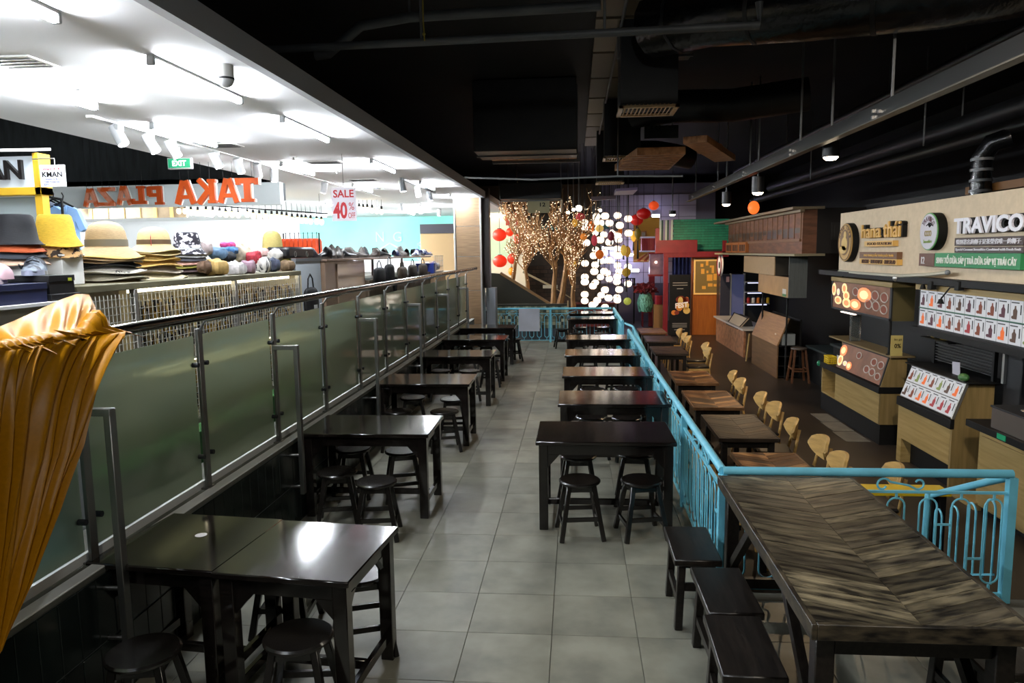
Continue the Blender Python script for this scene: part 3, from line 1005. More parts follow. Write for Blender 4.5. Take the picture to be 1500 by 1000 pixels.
cloth = obj('draped_cloth', MB().grid(cloth_pt, 190, 70, 0.003), m_cloth, None, True, loc=(HX, 2.4, 0.8))
tag(cloth, 'mustard yellow satin cloth draped over the steel handrail at far left', 'cloth')

# ================================================================ LEFT: CLOTHES SHOP
# ---------------------------------------------------------------- hat display
DZ = 2.07
dk = thing('hat_display', 'long display stand with wire mesh front, lit shelf of trinkets and hats on top', 'display', (-3.25, 6.2, SHOP))
m_alu = M('aluminium', '#b9b8b4', 0.4, 0.9)
obj('top_shelf', MB().span((-3.75, 4.13, DZ-0.045), (-2.98, 7.74, DZ), 0.004), M('olive_shelf', '#6f6a52', 0.5, nscale=3, namt=0.2), dk)
obj('back_panel', MB().span((-3.76, 4.7, SHOP), (-3.74, 7.74, DZ-0.05)), M('cream_panel', '#e8dcb8', 0.6), dk)
obj('side_panel', MB().span((-3.74, 7.70, SHOP), (-2.98, 7.74, DZ-0.05)), M('cream_panel', '#e8dcb8', 0.6), dk)
for y in (4.15, 4.72, 6.2, 7.68):
    obj('post', MB().span((-3.02, y-0.02, SHOP), (-2.98, y+0.02, DZ-0.045), 0.003), m_alu, dk)
obj('light_strip', MB().span((-3.10, 4.8, DZ-0.075), (-3.06, 7.6, DZ-0.047)), emit_mat('shelf_strip_light', '#fff0c8', 6.0), dk)
obj('lower_shelf', MB().span((-3.74, 4.74, 1.44), (-3.0, 7.7, 1.46)), m_alu, dk)
obj('light_strip', MB().span((-3.10, 4.8, 1.415), (-3.06, 7.6, 1.44)), emit_mat('shelf_strip_light', '#fff0c8', 6.0), dk)
obj('base_cabinet', MB().span((-3.72, 4.15, SHOP), (-3.02, 7.7, 0.95)), M('dark_cabinet', '#9a9b8c', 0.5, nscale=2, namt=0.3), dk)
wm = MB()
for k in range(60):
    y = 4.76+k*(2.9/59)
    wm.box((-2.985, y, 1.5), (0.003, 0.0026, 1.08))
for k in range(22):
    wm.box((-2.985, 6.2, 0.98+k*0.048), (0.003, 2.94, 0.0026))
obj('wire_mesh', wm, M('white_wire', '#d8d6cc', 0.4), dk, stuff=True)
wm = MB()
for k in range(14):
    wm.box((-2.985, 4.18+k*0.040, 1.45), (0.004, 0.004, 1.1))
for k in range(22):
    wm.box((-2.985, 4.44, 0.92+k*0.05), (0.004, 0.54, 0.004))
obj('wire_mesh', wm, M('white_wire', '#d8d6cc', 0.4), dk, stuff=True)
obj('liner', MB().span((-3.1, 4.17, 1.2), (-3.09, 4.7, DZ-0.05)), M('beige_liner', '#c9b796', 0.7), dk)
rk = random.Random(21)
for nm, cols in (('gold', '#b8933e'), ('dark', '#26231d'), ('straw', '#cbb27a'), ('silver', '#a9a79c')):
    kc = MB()
    for k in range(680):
        y = rk.uniform(4.8, 7.62); z0 = rk.choice((1.92, 1.88, 1.80, 1.66, 1.36, 1.24, 1.12)) + rk.uniform(-0.03, 0.03)
        x = rk.uniform(-3.08, -3.01)
        L = rk.uniform(0.06, 0.16)
        kc.box((x, y, z0-L/2), (0.006, rk.uniform(0.008, 0.024), L), rz=rk.uniform(-0.6, 0.6))
    o = obj('trinkets', kc, M('trinket_'+nm, cols, 0.3, 0.7 if nm in ('gold', 'silver') else 0.0), None, False, True)
    tag(o, 'hanging %s trinkets crowded behind the wire mesh of the hat display' % {'gold': 'golden', 'dark': 'black', 'straw': 'straw coloured', 'silver': 'silvery'}[nm], 'trinkets')

def hat(label, p, px, col, rb, rc, hc, droop=0.25, wav=0.0, band=None, mat=None, seed=0, bucket=False, tilt=0.0, name='sun_hat'):
    """p: centre of the brim; rb, rc, hc brim radius, crown radius, crown height in photo pixels times px"""
    rb, rc, hc = rb*px, rc*px, hc*px
    t = thing(name, label, 'hat', p)
    m = mat or M('hat_'+col.lstrip('#'), col, 0.75, nscale=40, namt=0.12, stretch=(1, 1, 8), bump=0.15)
    d = rb*droop
    prof = [(rb, -d-0.004), (rb*0.8, -d*0.5), (rc*1.04, 0.0), (rc, hc*0.32), (rc*0.94, hc*0.62), (rc*0.8, hc*0.84), (rc*0.55, hc*0.97), (rc*0.25, hc*1.03), (0, hc*1.04)]
    if bucket:
        prof = [(rb, -d-0.004), (rc*1.08, 0.0), (rc*0.98, hc*0.6), (rc*0.9, hc*0.92), (rc*0.8, hc), (0, hc*1.02)]
    wv = (lambda a, r, j: wav*math.sin(a*3+seed)*max(0, (r-rc)/(rb-rc+1e-6))) if wav else None
    rot = Matrix.Rotation(tilt, 3, 'X')
    obj('hat_body', MB().lathe(prof, 30, p, rot, wv), m, t)
    hem = [(p[0]+rb*math.cos(2*PI*k/30), p[1]+rb*math.sin(2*PI*k/30), p[2]-d-0.002+(wv(2*PI*k/30, rb, 0) if wv else 0)) for k in range(30)]
    if not tilt: obj('brim_edge', MB().tube(hem, 0.0035, 5, closed=True), m, t)
    if band:
        obj('hat_band', MB().lathe([(rc*1.05, hc*0.03), (rc*1.035, hc*0.30), (rc*1.0, hc*0.30), (rc*1.02, hc*0.02)], 30, p), M('band_'+band.lstrip('#'), band, 0.6), t)
    return t
G_H = 'hats piled on the shop display'
XA = -3.3
pa = 0.00485
base = (-3.3,4.924,2.112)
hat('straw coloured wide brimmed hat with grey ribbon, topping the first tall stack', (base[0], base[1], DZ+0.245), pa, '#b89f78', 48, 27, 36, 0.36, 0.012, '#77705f', seed=1)['group'] = G_H
for k, (c, rb, dz, lab) in enumerate((('#d0aa5c', 49, 0.205, 'mustard brimmed hat just beneath the straw hat with grey ribbon'), ('#a08a6c', 45, 0.175, 'brown hat third from the top of the first tall stack'),
        ('#222326', 43, 0.145, 'black brimmed hat in the middle of the first tall stack'), ('#c8c4b8', 50, 0.105, 'pale grey hat under the black one in the first tall stack'),
        ('#a39c88', 52, 0.062, 'taupe hat with printed lettering low in the first tall stack'), ('#a88a62', 52, 0.022, 'tan hat with white cord toggles at the bottom of the first tall stack'))):
    h_ = hat(lab, (base[0], base[1], DZ+dz), pa, c, rb, 31, 9, 0.14, 0.010, seed=k*2.1)
    h_['group'] = G_H
    if k == 4:
        obj('lettering', MB().text('Dior', (base[0]+0.155, base[1]-0.16, DZ+0.045), 0.09, 0.035, (0.62, 0.78, 0), depth=0.004), m_black, h_)
pb = 0.00539
b2 = (-3.3,5.51,2.092)
tt = hat('pale straw hat with brown woven band and red swing tag, topping the second stack', (b2[0], b2[1], DZ+0.265), pb, '#bfae7c', 35, 22, 25, 0.26, 0.01, '#5d4a33', seed=2)
tt['group'] = G_H
obj('swing_tag', MB().box((b2[0]+0.06, b2[1]-0.14, DZ+0.30), (0.004, 0.05, 0.075), rz=R(30), rx=R(20)), M('tag_red', '#b5322c', 0.5), tt)
for k, (c, rb, dz, lab) in enumerate((('#c8b178', 35, 0.225, 'straw hat second in the second stack, under the one with red tag'), ('#d0ae62', 34, 0.185, 'golden straw hat third in the second stack'),
        ('#caa45c', 36, 0.14, 'honey straw hat fourth in the second stack'), ('#9a8e7e', 36, 0.09, 'greyish felt hat near the bottom of the second stack'), ('#d0c29e', 42, 0.04, 'cream scalloped hat at the bottom of the second stack'))):
    hat(lab, (b2[0], b2[1], DZ+dz), pb, c, rb, 25, 12, 0.18, 0.010 if k < 4 else 0.02, seed=k*1.7)['group'] = G_H
pc = 0.00592
b3 = (-3.35,6.093,2.079)
m_mono = M('navy_patterned_cotton', '#d8d4dc', 0.7, nscale=26, col2='#191624', lo=0.50, hi=0.56, detail=1)
hat('navy bucket hat with pale printed pattern topping the third stack', (b3[0], b3[1], DZ+0.24), pc, '#191624', 27, 18, 23, 0.30, 0, None, m_mono, bucket=True)['group'] = G_H
for k, (c, dz, lab) in enumerate((('#9c9f9d', 0.205, 'grey bucket hat second in the third stack'), ('#34343a', 0.175, 'charcoal bucket hat third in the third stack'), ('#a88070', 0.145, 'dusty rose bucket hat fourth in the third stack'),
        ('#6f6a24', 0.115, 'olive yellow camouflage bucket hat low in the third stack'), ('#3c2b2b', 0.08, 'dark maroon bucket hat fifth in the third stack'), ('#4a4436', 0.04, 'dark olive bucket hat at the bottom of the third stack'))):
    hat(lab, (b3[0], b3[1], DZ+dz), pc, c, 26+0.5*k, 21, 8, 0.25, 0.004, seed=k, bucket=True)['group'] = G_H
# bucket hats behind the shoes
pd = 0.00407
b4 = (-3.3,4.092,2.269)
hat('black bucket hat at the far left of the display', (b4[0], b4[1], b4[2]+0.085), pd, '#17181c', 34, 25, 36, 0.2, 0, None, bucket=True)['group'] = G_H
for k, (c, lab) in enumerate((('#b5532a', 'rust coloured hat under the black bucket hat at far left'), ('#2c3038', 'slate hat below the rust one at far left'), ('#d8b49c', 'peach hat at the bottom of the far left stack'))):
    hat(lab, (b4[0], b4[1], b4[2]+0.05-0.035*k), pd, c, 35+2*k, 26, 8, 0.25, 0.004, seed=k, bucket=True)['group'] = G_H
b5 = (-3.32,4.449,2.286)
pe = 0.00439
hat('bright yellow bucket hat with dark eyelets beside the black one', (b5[0], b5[1], b5[2]+0.10), pe, '#e3b83a', 34, 24, 30, 0.45, 0.006, None, bucket=True)['group'] = G_H
m_leo = M('leopard_print', '#caa06a', 0.75, nscale=30, col2='#2b1c10', lo=0.44, hi=0.50, detail=1)
hat('leopard print bucket hat beneath the yellow one', (b5[0], b5[1], b5[2]+0.03), pe, '#caa06a', 33, 26, 20, 0.45, 0.006, None, m_leo, bucket=True)['group'] = G_H
# folded caps and knitted hats
def blob(p, sx, sy, sz, seed):
    rr = random.Random(seed)
    ax, ay = rr.uniform(2, 4), rr.uniform(2, 4)
    def w(v):
        k = 1+0.13*math.sin(ax*v.x*2+seed)+0.10*math.sin(ay*v.y*3+seed*2)
        q = Vector((abs(v.x)**0.75*math.copysign(1, v.x), abs(v.y)**0.75*math.copysign(1, v.y), abs(v.z)**0.8*math.copysign(1, v.z)))
        return q*k
    return MB().sph(p, (sx, sy, sz), 16, 10, rr.uniform(-0.4, 0.4), w)
m_stripe = M('striped_knit', '#d9d5cf', 0.8, nscale=16, col2='#15151a', stretch=(0.2, 3, 0.2), lo=0.48, hi=0.52, detail=0)
pile = [(301,364,9,9,'#a89a98','mauve grey knitted cap on top of the heap beside the third stack'),(319,371,12,8,'#5a7590','denim blue cap beside the third stack'),(334,359,12,4,'#d0467e','bright pink folded cap on the heap'),
 (336,367,13,5,'#3f6a96','blue folded cap under the pink one'),(333,376,14,6,'#1c2128','black folded cap under the blue one'),(356,371,11,12,'#c2b7a2','upright beige cap in the middle of the heap'),
 (316,392,15,11,'#a98c56','tan felt hat lying on its side at the front of the heap'),(345,396,14,9,'#c9c5c6','light grey knitted hat at the front of the heap'),(364,393,12,9,'#8f7480','mauve knitted hat at the front of the heap'),
 (373,378,11,9,'#a02b38','red white and blue striped cap in the heap'),(386,390,12,10,None,'black and white striped cap at the front of the heap'),(406,373,16,7,'#bdb9b4','pale grey scarf bundle under the straw ball hat'),
 (417,381,10,10,'#a39a48','olive cloth hat at the right end of the heap'),(421,391,10,7,'#6e5a44','brown knitted hat at the right end of the heap bottom'),(345,357,11,5,'#c6cfd6','white and grey cap at the back of the heap'),
 (376,364,16,6,'#e0b8b4','pale pink cap at the back of the heap'),(300,391,10,8,'#5d4636','brown cap between the third stack and the heap'),(400,388,10,9,'#3b4152','navy knitted cap under the grey scarf bundle')]
for k, (u, v, a, b, c, lab) in enumerate(pile):
    pass
PILE = [((-3.35,6.407,2.31),0.00621),((-3.3,6.532,2.266),0.00632),((-3.4,6.947,2.346),0.00671),((-3.35,6.867,2.292),0.00664),((-3.3,6.715,2.233),0.00650),((-3.32,7.093,2.264),0.00685),
 ((-3.15,6.182,2.139),0.00600),((-3.12,6.493,2.12),0.00629),((-3.12,6.764,2.132),0.00654),((-3.2,7.088,2.215),0.00684),((-3.12,7.106,2.145),0.00685),((-3.25,7.768,2.246),0.00747),
 ((-3.2,7.845,2.185),0.00754),((-3.12,7.716,2.127),0.00742),((-3.45,7.205,2.293),0.00696),((-3.42,7.633,2.271),0.00735),((-3.15,5.992,2.15),0.00582),((-3.15,7.409,2.14),0.00714)]
for (u, v, a, b, c, lab), (p, s), k in zip(pile, PILE, range(99)):
    m = m_stripe if c is None else M('cap_'+c.lstrip('#'), c, 0.85, nscale=22, namt=0.25, bump=0.3)
    o = obj('knitted_hat', blob(p, a*s*0.9, a*s*1.15, b*s*1.1, k+3), m, None, loc=p)
    tag(o, lab, 'hat', G_H)
pq = (-3.35,7.892,2.367); sq = 0.00758
o = hat('olive straw round hat on the top right of the heap', (pq[0], pq[1], pq[2]-0.06), sq, '#a99a5c', 17, 14, 26, 0.1)
o['group'] = G_H

# ---------------------------------------------------------------- boxes and sneakers at far left
shelf = thing('shoe_stand', 'white edged display box under the shoe boxes at far left', 'stand', (-3.2, 3.5, SHOP))
zt = (-2.95,3.792,2.025)
obj('top', MB().span((-3.7, 2.2, 1.98), (-2.92, 4.12, 2.0), 0.002), m_white, shelf)
obj('front', MB().span((-2.98, 2.25, 1.5), (-2.96, 4.08, 1.98)), M('pale_board_front', '#b9b5a8', 0.5), shelf)
obj('body', MB().span((-3.68, 2.25, SHOP), (-3.0, 4.08, 1.5)), M('white_body', '#9a9c9a', 0.5), shelf)
def shoebox(label, lo, hi, col):
    t = thing('shoe_box', label, 'box', ((lo[0]+hi[0])/2, (lo[1]+hi[1])/2, lo[2]))
    m = M('card_'+col.lstrip('#'), col, 0.5)
    zl = hi[2]-0.035
    obj('tray', MB().span((lo[0]+0.004, lo[1]+0.004, lo[2]), (hi[0]-0.004, hi[1]-0.004, zl)), m, t)
    obj('lid', MB().span((lo[0], lo[1], zl), hi, 0.002), m, t)
    return t
b1 = shoebox('navy blue shoe box under the pink sneaker', (-3.25, 3.3, 2.001), (-2.95, 3.85, 2.108), '#141c3f')
b2_ = shoebox('black shoe box under the grey sneaker', (-3.35, 3.865, 2.040), (-2.95, 4.08, 2.145), '#0d0e10')
b3_ = shoebox('flat black shoe box lying under the other black one', (-3.4, 3.86, 2.001), (-2.94, 4.11, 2.039), '#101113')
for bx, y, z in ((b2_, 4.02, 2.12), (b3_, 4.06, 2.02)):
    obj('price_sticker', MB().span((-2.951 if z > 2.1 else -2.941, y, z-0.01), (-2.948 if z > 2.1 else -2.938, y+0.03, z+0.008)), M('sticker_yellow', '#c6d23a', 0.5), bx)
def sneaker(label, p, L, rz, upper, sole, accent, group=None, name='sneaker', parts=True, hk=0.36):
    """toe towards +X local"""
    t = thing(name, label, 'shoe', p, group)
    t.rotation_euler = (0, 0, rz); BASE[t.name] = Vector((0, 0, 0))
    W, H = L*0.19, L*hk
    def up(a, b):
        x = (a-0.5)*L*0.97
        wd = W*(0.62+0.38*math.sin(PI*min(1, 0.25+a*0.85)))*(1.0 if a < 0.9 else math.sqrt(max(0.02, 1-((a-0.9)/0.1)**2*0.8)))
        ht = H*(0.92+0.25*a if a < 0.30 else (1.0-2.2*(a-0.30) if a < 0.5 else (0.56-0.5*(a-0.5) if a < 0.85 else 0.385-1.0*(a-0.85))))
        th = PI*b
        return Vector((x, math.cos(th)*wd*(1-0.35*math.sin(th)**3), L*0.075+max(0.02*L, ht-L*0.06)*math.sin(th)**0.8))
    obj('upper', MB().grid(up, 16, 12), upper, t)
    pl = []
    for k in range(20):
        a = 2*PI*k/20
        pl.append((math.cos(a)*L*0.5, math.sin(a)*W*(0.95 if math.cos(a) > 0 else 0.8)))
    obj('sole', MB().prism(pl, 'z', 0, L*0.10), sole, t)
    if parts:
        lc = MB()
        for k in range(4):
            x = -0.12*L+0.085*L*k; z = L*(0.335-0.083*k)
            lc.tube([(x, -W*0.55, z-0.012*L), (x+0.02*L, 0, z+0.03*L), (x, W*0.55, z-0.012*L)], L*0.014, 5)
        obj('laces', lc, accent, t)
        obj('side_mark', MB().tube([(-0.3*L, -W*0.93, 0.2*L), (-0.05*L, -W*1.02, 0.13*L), (0.22*L, -W*0.98, 0.2*L)], L*0.018, 5), accent, t)
    return t
m_pink = M('pink_mesh', '#d9b3bb', 0.6); m_greyshoe = M('grey_blue_mesh', '#8e99a6', 0.6, nscale=12, col2='#2b2f38', lo=0.45, hi=0.55)
pS = (-3.1,3.797,2.102)
sneaker('pale pink lace-up sneaker on the navy shoe box', (-3.08, 3.60, 2.109), 0.31, R(-75), m_pink, M('pink_sole', '#e2cdd2', 0.5), M('pink_lace', '#d08fa0', 0.6))
sneaker('grey and black lace-up sneaker on the black shoe box', (-3.12, 3.97, 2.146), 0.31, R(-60), m_greyshoe, M('sole_lilac', '#b3b8cf', 0.5), M('lace_black', '#14151a', 0.6))

for (q_, dz_, lab_) in ((b4, -0.055, 'white riser block carrying the far left stack of hats'), (b5, -0.02, 'white riser block carrying the yellow bucket hat')):
    t = thing('display_riser', lab_, 'block', (q_[0], q_[1], 2.0))
    z1 = q_[2]+dz_
    obj('block', MB().span((q_[0]-0.1, q_[1]-0.1, 2.001 if q_[1] < 4.0 else DZ+0.001), (q_[0]+0.1, q_[1]+0.1, z1-0.012), 0.003), m_white, t)
    obj('cap', MB().span((q_[0]-0.11, q_[1]-0.11, z1-0.012), (q_[0]+0.11, q_[1]+0.11, z1), 0.002), m_white, t)
# ---------------------------------------------------------------- boards, bag and cabinets further along
wb = thing('white_board', 'tall white board standing beside the trinket display', 'board', (-3.06, 8.2, SHOP))
obj('panel', MB().span((-3.1, 7.80, SHOP+0.1), (-3.06, 8.58, 2.17)), M('white_sheet', '#d8e2ea', 0.5), wb)
obj('top_trim', MB().span((-3.105, 7.79, 2.17), (-3.05, 8.59, 2.205)), m_grey, wb)
for y in (7.85, 8.53):
    obj('leg', MB().span((-3.2, y-0.03, SHOP), (-3.05, y+0.03, SHOP+0.1)), m_grey, wb)
bc = thing('display_cabinet', 'light brown cabinet with glossy side reflecting the lanterns', 'cabinet', (-3.3, 9.6, SHOP))
m_tan = M('tan_laminate', '#8d7562', 0.25, nscale=2, namt=0.08)
obj('body', MB().span((-3.7, 8.62, SHOP+0.08), (-3.02, 10.30, 2.155), 0.004), m_tan, bc)
obj('door', MB().span((-3.02, 9.05, SHOP+0.15), (-3.005, 10.2, 2.12), 0.002), M('tan_gloss', '#8f7765', 0.12), bc)
obj('plinth', MB().span((-3.66, 8.66, SHOP), (-3.06, 10.26, SHOP+0.08)), m_dark, bc)
sh = thing('shoe_shelf', 'long narrow shelf board carrying a row of dark shoes', 'shelf', (-3.3, 11.8, 2.16))
obj('board', MB().span((-3.72, 8.60, 2.158), (-2.98, 15.0, 2.185), 0.003), M('shelf_edge_wood', '#8b7466', 0.35, nscale=3, namt=0.2, stretch=(4, 1, 4)), sh)
for y in (10.5, 12.7, 14.9):
    obj('bracket', MB().span((-3.6, y-0.015, 1.85), (-3.56, y+0.015, 2.158)), m_grey, sh)
cc = thing('stone_counter', 'grey brown stone clad counter under the shoe shelf', 'counter', (-3.35, 12.6, SHOP))
m_stone = M('stone_clad', '#6a5c4c', 0.5, nscale=6, namt=0.3, bump=0.1)
for k in range(3):
    obj('slab', MB().span((-3.68, 10.42+1.52*k, SHOP), (-3.0, 11.92+1.52*k, 1.86), 0.006), m_stone, cc)
obj('front_rail', MB().span((-3.0, 10.42, 1.70), (-2.985, 14.95, 1.74)), M('stone_trim', '#7a6a58', 0.5), cc)
tb = thing('tote_bag', 'black tote bag hanging at the end of the trinket display', 'bag', (-2.95, 7.86, 1.55))
def bag(cx, cy, z0, w, h, t, col, parent, lab=None):
    m = M('bag_'+col.lstrip('#'), col, 0.7, nscale=10, namt=0.3, bump=0.2)
    o = obj('body', MB().sph((cx, cy, z0+h/2), (t, w/2, h/2), 14, 10, 0, lambda v: Vector((v.x, abs(v.y)**0.5*math.copysign(1, v.y), abs(v.z)**0.5*math.copysign(1, v.z)*(1.0)))), m, parent)
    obj('handle', MB().tube([(cx, cy-w*0.25, z0+h*0.93), (cx, cy-w*0.18, z0+h*1.25), (cx, cy, z0+h*1.38), (cx, cy+w*0.18, z0+h*1.25), (cx, cy+w*0.25, z0+h*0.93)], 0.009, 6), m, parent)
    return o
bag(-2.97, 7.98, 1.50, 0.36, 0.38, 0.05, '#111113', tb)
obj('label_print', MB().span((-2.922, 7.93, 1.60), (-2.918, 8.03, 1.68)), M('print_white', '#c9c9c9', 0.6), tb)
hb = thing('handbag', 'wide black leather handbag on top of the white board end', 'bag', (-3.2, 8.2, 2.2))
obj('body', MB().span((-3.36, 7.72, 2.206), (-3.1, 8.5, 2.33), 0.025), M('black_leather', '#17181b', 0.35), hb)
for y in (7.9, 8.25):
    obj('ring', MB().tube([(-3.095, y+0.03*math.cos(a*PI/5), 2.25+0.03*math.sin(a*PI/5)) for a in range(10)], 0.004, 5, closed=True), m_alu, hb)
# dark shoes along the shelf
m_dshoe = [M('dark_shoe_a', '#16171b', 0.4), M('dark_shoe_b', '#2a2a33', 0.5), M('dark_shoe_c', '#3b342f', 0.5), M('dark_shoe_d', '#0e0e10', 0.3), M('dark_shoe_e', '#c7ccd6', 0.5, nscale=10, col2='#27336b', lo=0.45, hi=0.55)]
m_dsole = M('dark_sole', '#5a5652', 0.6)
rs = random.Random(4)
ordw = ['first', 'second', 'third', 'fourth', 'fifth', 'sixth', 'seventh', 'eighth', 'ninth', 'tenth', 'eleventh', 'twelfth', 'thirteenth', 'fourteenth', 'fifteenth', 'sixteenth', 'seventeenth', 'eighteenth']
ys = [8.7, 8.95, 9.2, 9.45, 9.72, 10.0, 10.3, 10.65, 11.0, 11.4, 11.8, 12.2, 12.65, 13.1, 13.6, 14.1, 14.6]
for k, y in enumerate(ys):
    mi = 4 if k in (12, 15) else rs.randrange(4)
    sneaker('%s shoe on the long shelf, %s counting from the near end' % ('white and blue' if mi == 4 else ('dark', 'charcoal', 'dark brown', 'black')[mi], ordw[k]), (rs.uniform(-3.2, -3.1), y, 2.1855), rs.uniform(0.29, 0.33), R(rs.choice((-90, 90, -60, 100, 20))+rs.uniform(-20, 20)), m_dshoe[mi], m_dsole, m_dshoe[(mi+1) % 4], 'shoes on the long shelf', 'shoe', parts=(k % 2 == 0), hk=rs.uniform(0.42, 0.6))
for k, (y, w, h, c, lab) in enumerate(((10.75, 0.5, 0.26, '#0e0f11', 'black bag hanging under the shoe shelf, nearest of the hanging row'), (11.35, 0.4, 0.3, '#131316', 'black slouchy bag with long strap hanging under the shoe shelf'), (12.2, 0.5, 0.24, '#4e4336', 'taupe bag hanging under the shoe shelf'), (13.0, 0.5, 0.26, '#2b241f', 'dark brown bag hanging under the shoe shelf'), (13.9, 0.55, 0.26, '#3a322c', 'brown bag hanging under the shoe shelf, farthest of the row'))):
    t = thing('hanging_bag', lab, 'bag', (-2.93, y, 1.85)); t['group'] = 'bags hanging under the shoe shelf'
    bag(-2.93, y, 1.78, w, h, 0.06, c, t)
    if k == 1: obj('strap', MB().tube([(-2.88, y, 1.85), (-2.87, y+0.05, 1.6), (-2.87, y+0.1, 1.45), (-2.88, y+0.16, 1.6), (-2.88, y+0.2, 1.85)], 0.02, 6), m_black, t)
# wire basket and boxes by the column
wk = thing('wire_basket', 'white wire basket of small goods beside the wood column', 'basket', (-3.1, 15.7, 1.8))
w_ = MB()
for k in range(9):
    w_.tube([(-2.95, 15.2+0.12*k, 1.85), (-2.95, 15.2+0.12*k, 2.18)], 0.005, 5)
for k in range(4):
    w_.tube([(-2.95, 15.2, 1.85+0.11*k), (-2.95, 16.16, 1.85+0.11*k)], 0.005, 5); w_.tube([(-2.95, 15.2, 1.85+0.11*k), (-3.4, 15.2, 1.85+0.11*k)], 0.005, 5)
obj('wire', w_, M('chrome_wire', '#d6d8da', 0.3, 0.8), wk)
obj('tray', MB().span((-3.42, 15.18, 1.83), (-2.94, 16.18, 1.85)), m_alu, wk)
st2 = thing('basket_stand', 'beige cabinet under the wire basket', 'cabinet', (-3.2, 15.7, SHOP))
obj('body', MB().span((-3.5, 15.1, SHOP), (-2.92, 16.3, 1.82), 0.005), M('beige_laminate', '#a98e70', 0.45), st2)
obj('door', MB().span((-2.92, 15.18, SHOP+0.1), (-2.908, 15.68, 1.75)), M('beige_laminate', '#a98e70', 0.45), st2)
obj('door', MB().span((-2.92, 15.72, SHOP+0.1), (-2.908, 16.22, 1.75)), M('beige_laminate', '#a98e70', 0.45), st2)
for k in range(7):
    o = obj('packet', blob((-3.12, 15.3+0.13*k, 1.95), 0.1, 0.055, 0.09, 40+k), M('packet_%d' % (k % 3), ('#d8d4cf', '#8f3d4f', '#5868a8')[k % 3], 0.5), None, loc=(-3.12, 15.3+0.13*k, 1.95))
    tag(o, ('%s wrapped packet in the white wire basket, %s from the near end' % (('white', 'wine red', 'blue')[k % 3], ordw[k])), 'packet', 'packets in the wire basket')
bl = thing('storage_box', 'blue box beside the wire basket', 'box', (-3.1, 14.98, 1.87))
obj('tray', MB().span((-3.3, 14.98, 1.825), (-2.93, 15.15, 2.0)), M('royal_blue', '#2a3f98', 0.5), bl)
obj('lid', MB().span((-3.31, 14.975, 2.0), (-2.925, 15.155, 2.03)), M('royal_blue', '#2a3f98', 0.5), bl)
sneaker('white and blue running shoe perched above the far end of the shelf', (-3.2, 15.6, 2.19), 0.36, R(60), m_dshoe[4], M('sole_white', '#d9d9d9', 0.5), M('royal_blue', '#2a3f98', 0.5))
# leaning boards and green mat seen through the frosted glass
gm = obj('green_mat', MB().span((-2.93, 4.0, SHOP), (-2.78, 7.6, SHOP+0.40)), M('green_felt', '#2a5a26', 0.9, nscale=6, namt=0.3), None, loc=(-2.85, 8.0, SHOP))
tag(gm, 'bright green felt board standing low behind the frosted glass', 'board')
lp = thing('leaning_panel', 'pale blue framed panel leaning behind the first frosted glass pane', 'panel', (-2.7, 3.2, SHOP))
obj('sheet', MB().quadbox([(-2.62, 2.7, SHOP+0.1), (-2.62, 3.45, SHOP+0.1), (-2.82, 3.3, 1.62), (-2.82, 2.65, 1.62)], (0.015, 0, 0)), M('pale_blue_sheet', '#8fb2c2', 0.4), lp)
obj('frame', MB().beam((-2.60, 3.47, SHOP+0.05), (-2.80, 3.32, 1.64), 0.05, 0.04), m_dark, lp)

# ---------------------------------------------------------------- signs in the shop
def stroke_letter(ch):
    """strokes in a unit square: (x0,y0,x1,y1,width)"""
    return {
     'T': [(0, .89, 1, .89, .22), (.5, 0, .5, .95, .3), (.1, .72, .1, .95, .2), (.9, .72, .9, .95, .2), (.22, .07, .78, .07, .14)],
     'A': [(.13, 0, .45, 1, .22), (.87, 0, .55, 1, .22), (.25, .3, .75, .3, .16)],
     'K': [(.2, 0, .2, 1, .26), (.25, .42, .82, 1, .2), (.35, .55, .86, 0, .22), (.02, .93, .4, .93, .14), (.02, .07, .4, .07, .14)],
     'P': [(.25, 0, .25, 1, .3), (.2, .9, .85, .9, .2), (.82, .48, .82, .98, .28), (.2, .52, .85, .52, .2), (.02, .07, .52, .07, .14)],
     'L': [(.4, 0, .4, 1, .3), (.1, .09, 1, .09, .2), (.14, .93, .66, .93, .14), (.93, .05, .93, .3, .16)],
     'Z': [(.05, .9, .95, .9, .2), (.05, .1, .95, .1, .2), (.15, .08, .85, .92, .24)]}[ch]
m_or = M('orange_acrylic', '#c4501c', 0.45, nscale=1.5, namt=0.1)
m_or2 = M('faded_orange_acrylic', '#cf8a70', 0.45, nscale=5, col2='#c4561f', lo=0.42, hi=0.5)
LET = [('T', (-4.547,9.6,2.958), (-4.224,9.6,3.275)), ('A', (-4.815,9.6,2.954), (-4.498,9.6,3.272)), ('K', (-5.123,9.6,2.951), (-4.822,9.6,3.27)), ('A', (-5.423,9.6,2.948), (-5.111,9.6,3.259)),
       ('P', (-7.386,12.2,3.138), (-7.077,12.2,3.456)), ('L', (-7.658,12.2,3.155), (-7.372,12.2,3.462)), ('A', (-7.945,12.2,3.149), (-7.657,12.2,3.468)), ('Z', (-8.285,12.2,3.132), (-7.957,12.2,3.452)), ('A', (-8.562,12.2,3.126), (-8.271,12.2,3.435))]
wh = ['orange letter T seen from behind, rightmost of the hanging row', 'orange letter A hanging left of the T, scuffed white', 'orange letter K reversed, hanging between two letters A', 'plain orange letter A hanging left of the reversed K', 'orange letter P reversed, with peeled white patches', 'orange letter L reversed, beside the P', 'faded orange letter A in the middle of the smaller word', 'peeling orange letter Z reversed, second from the left', 'faded orange letter A, leftmost of the hanging row']
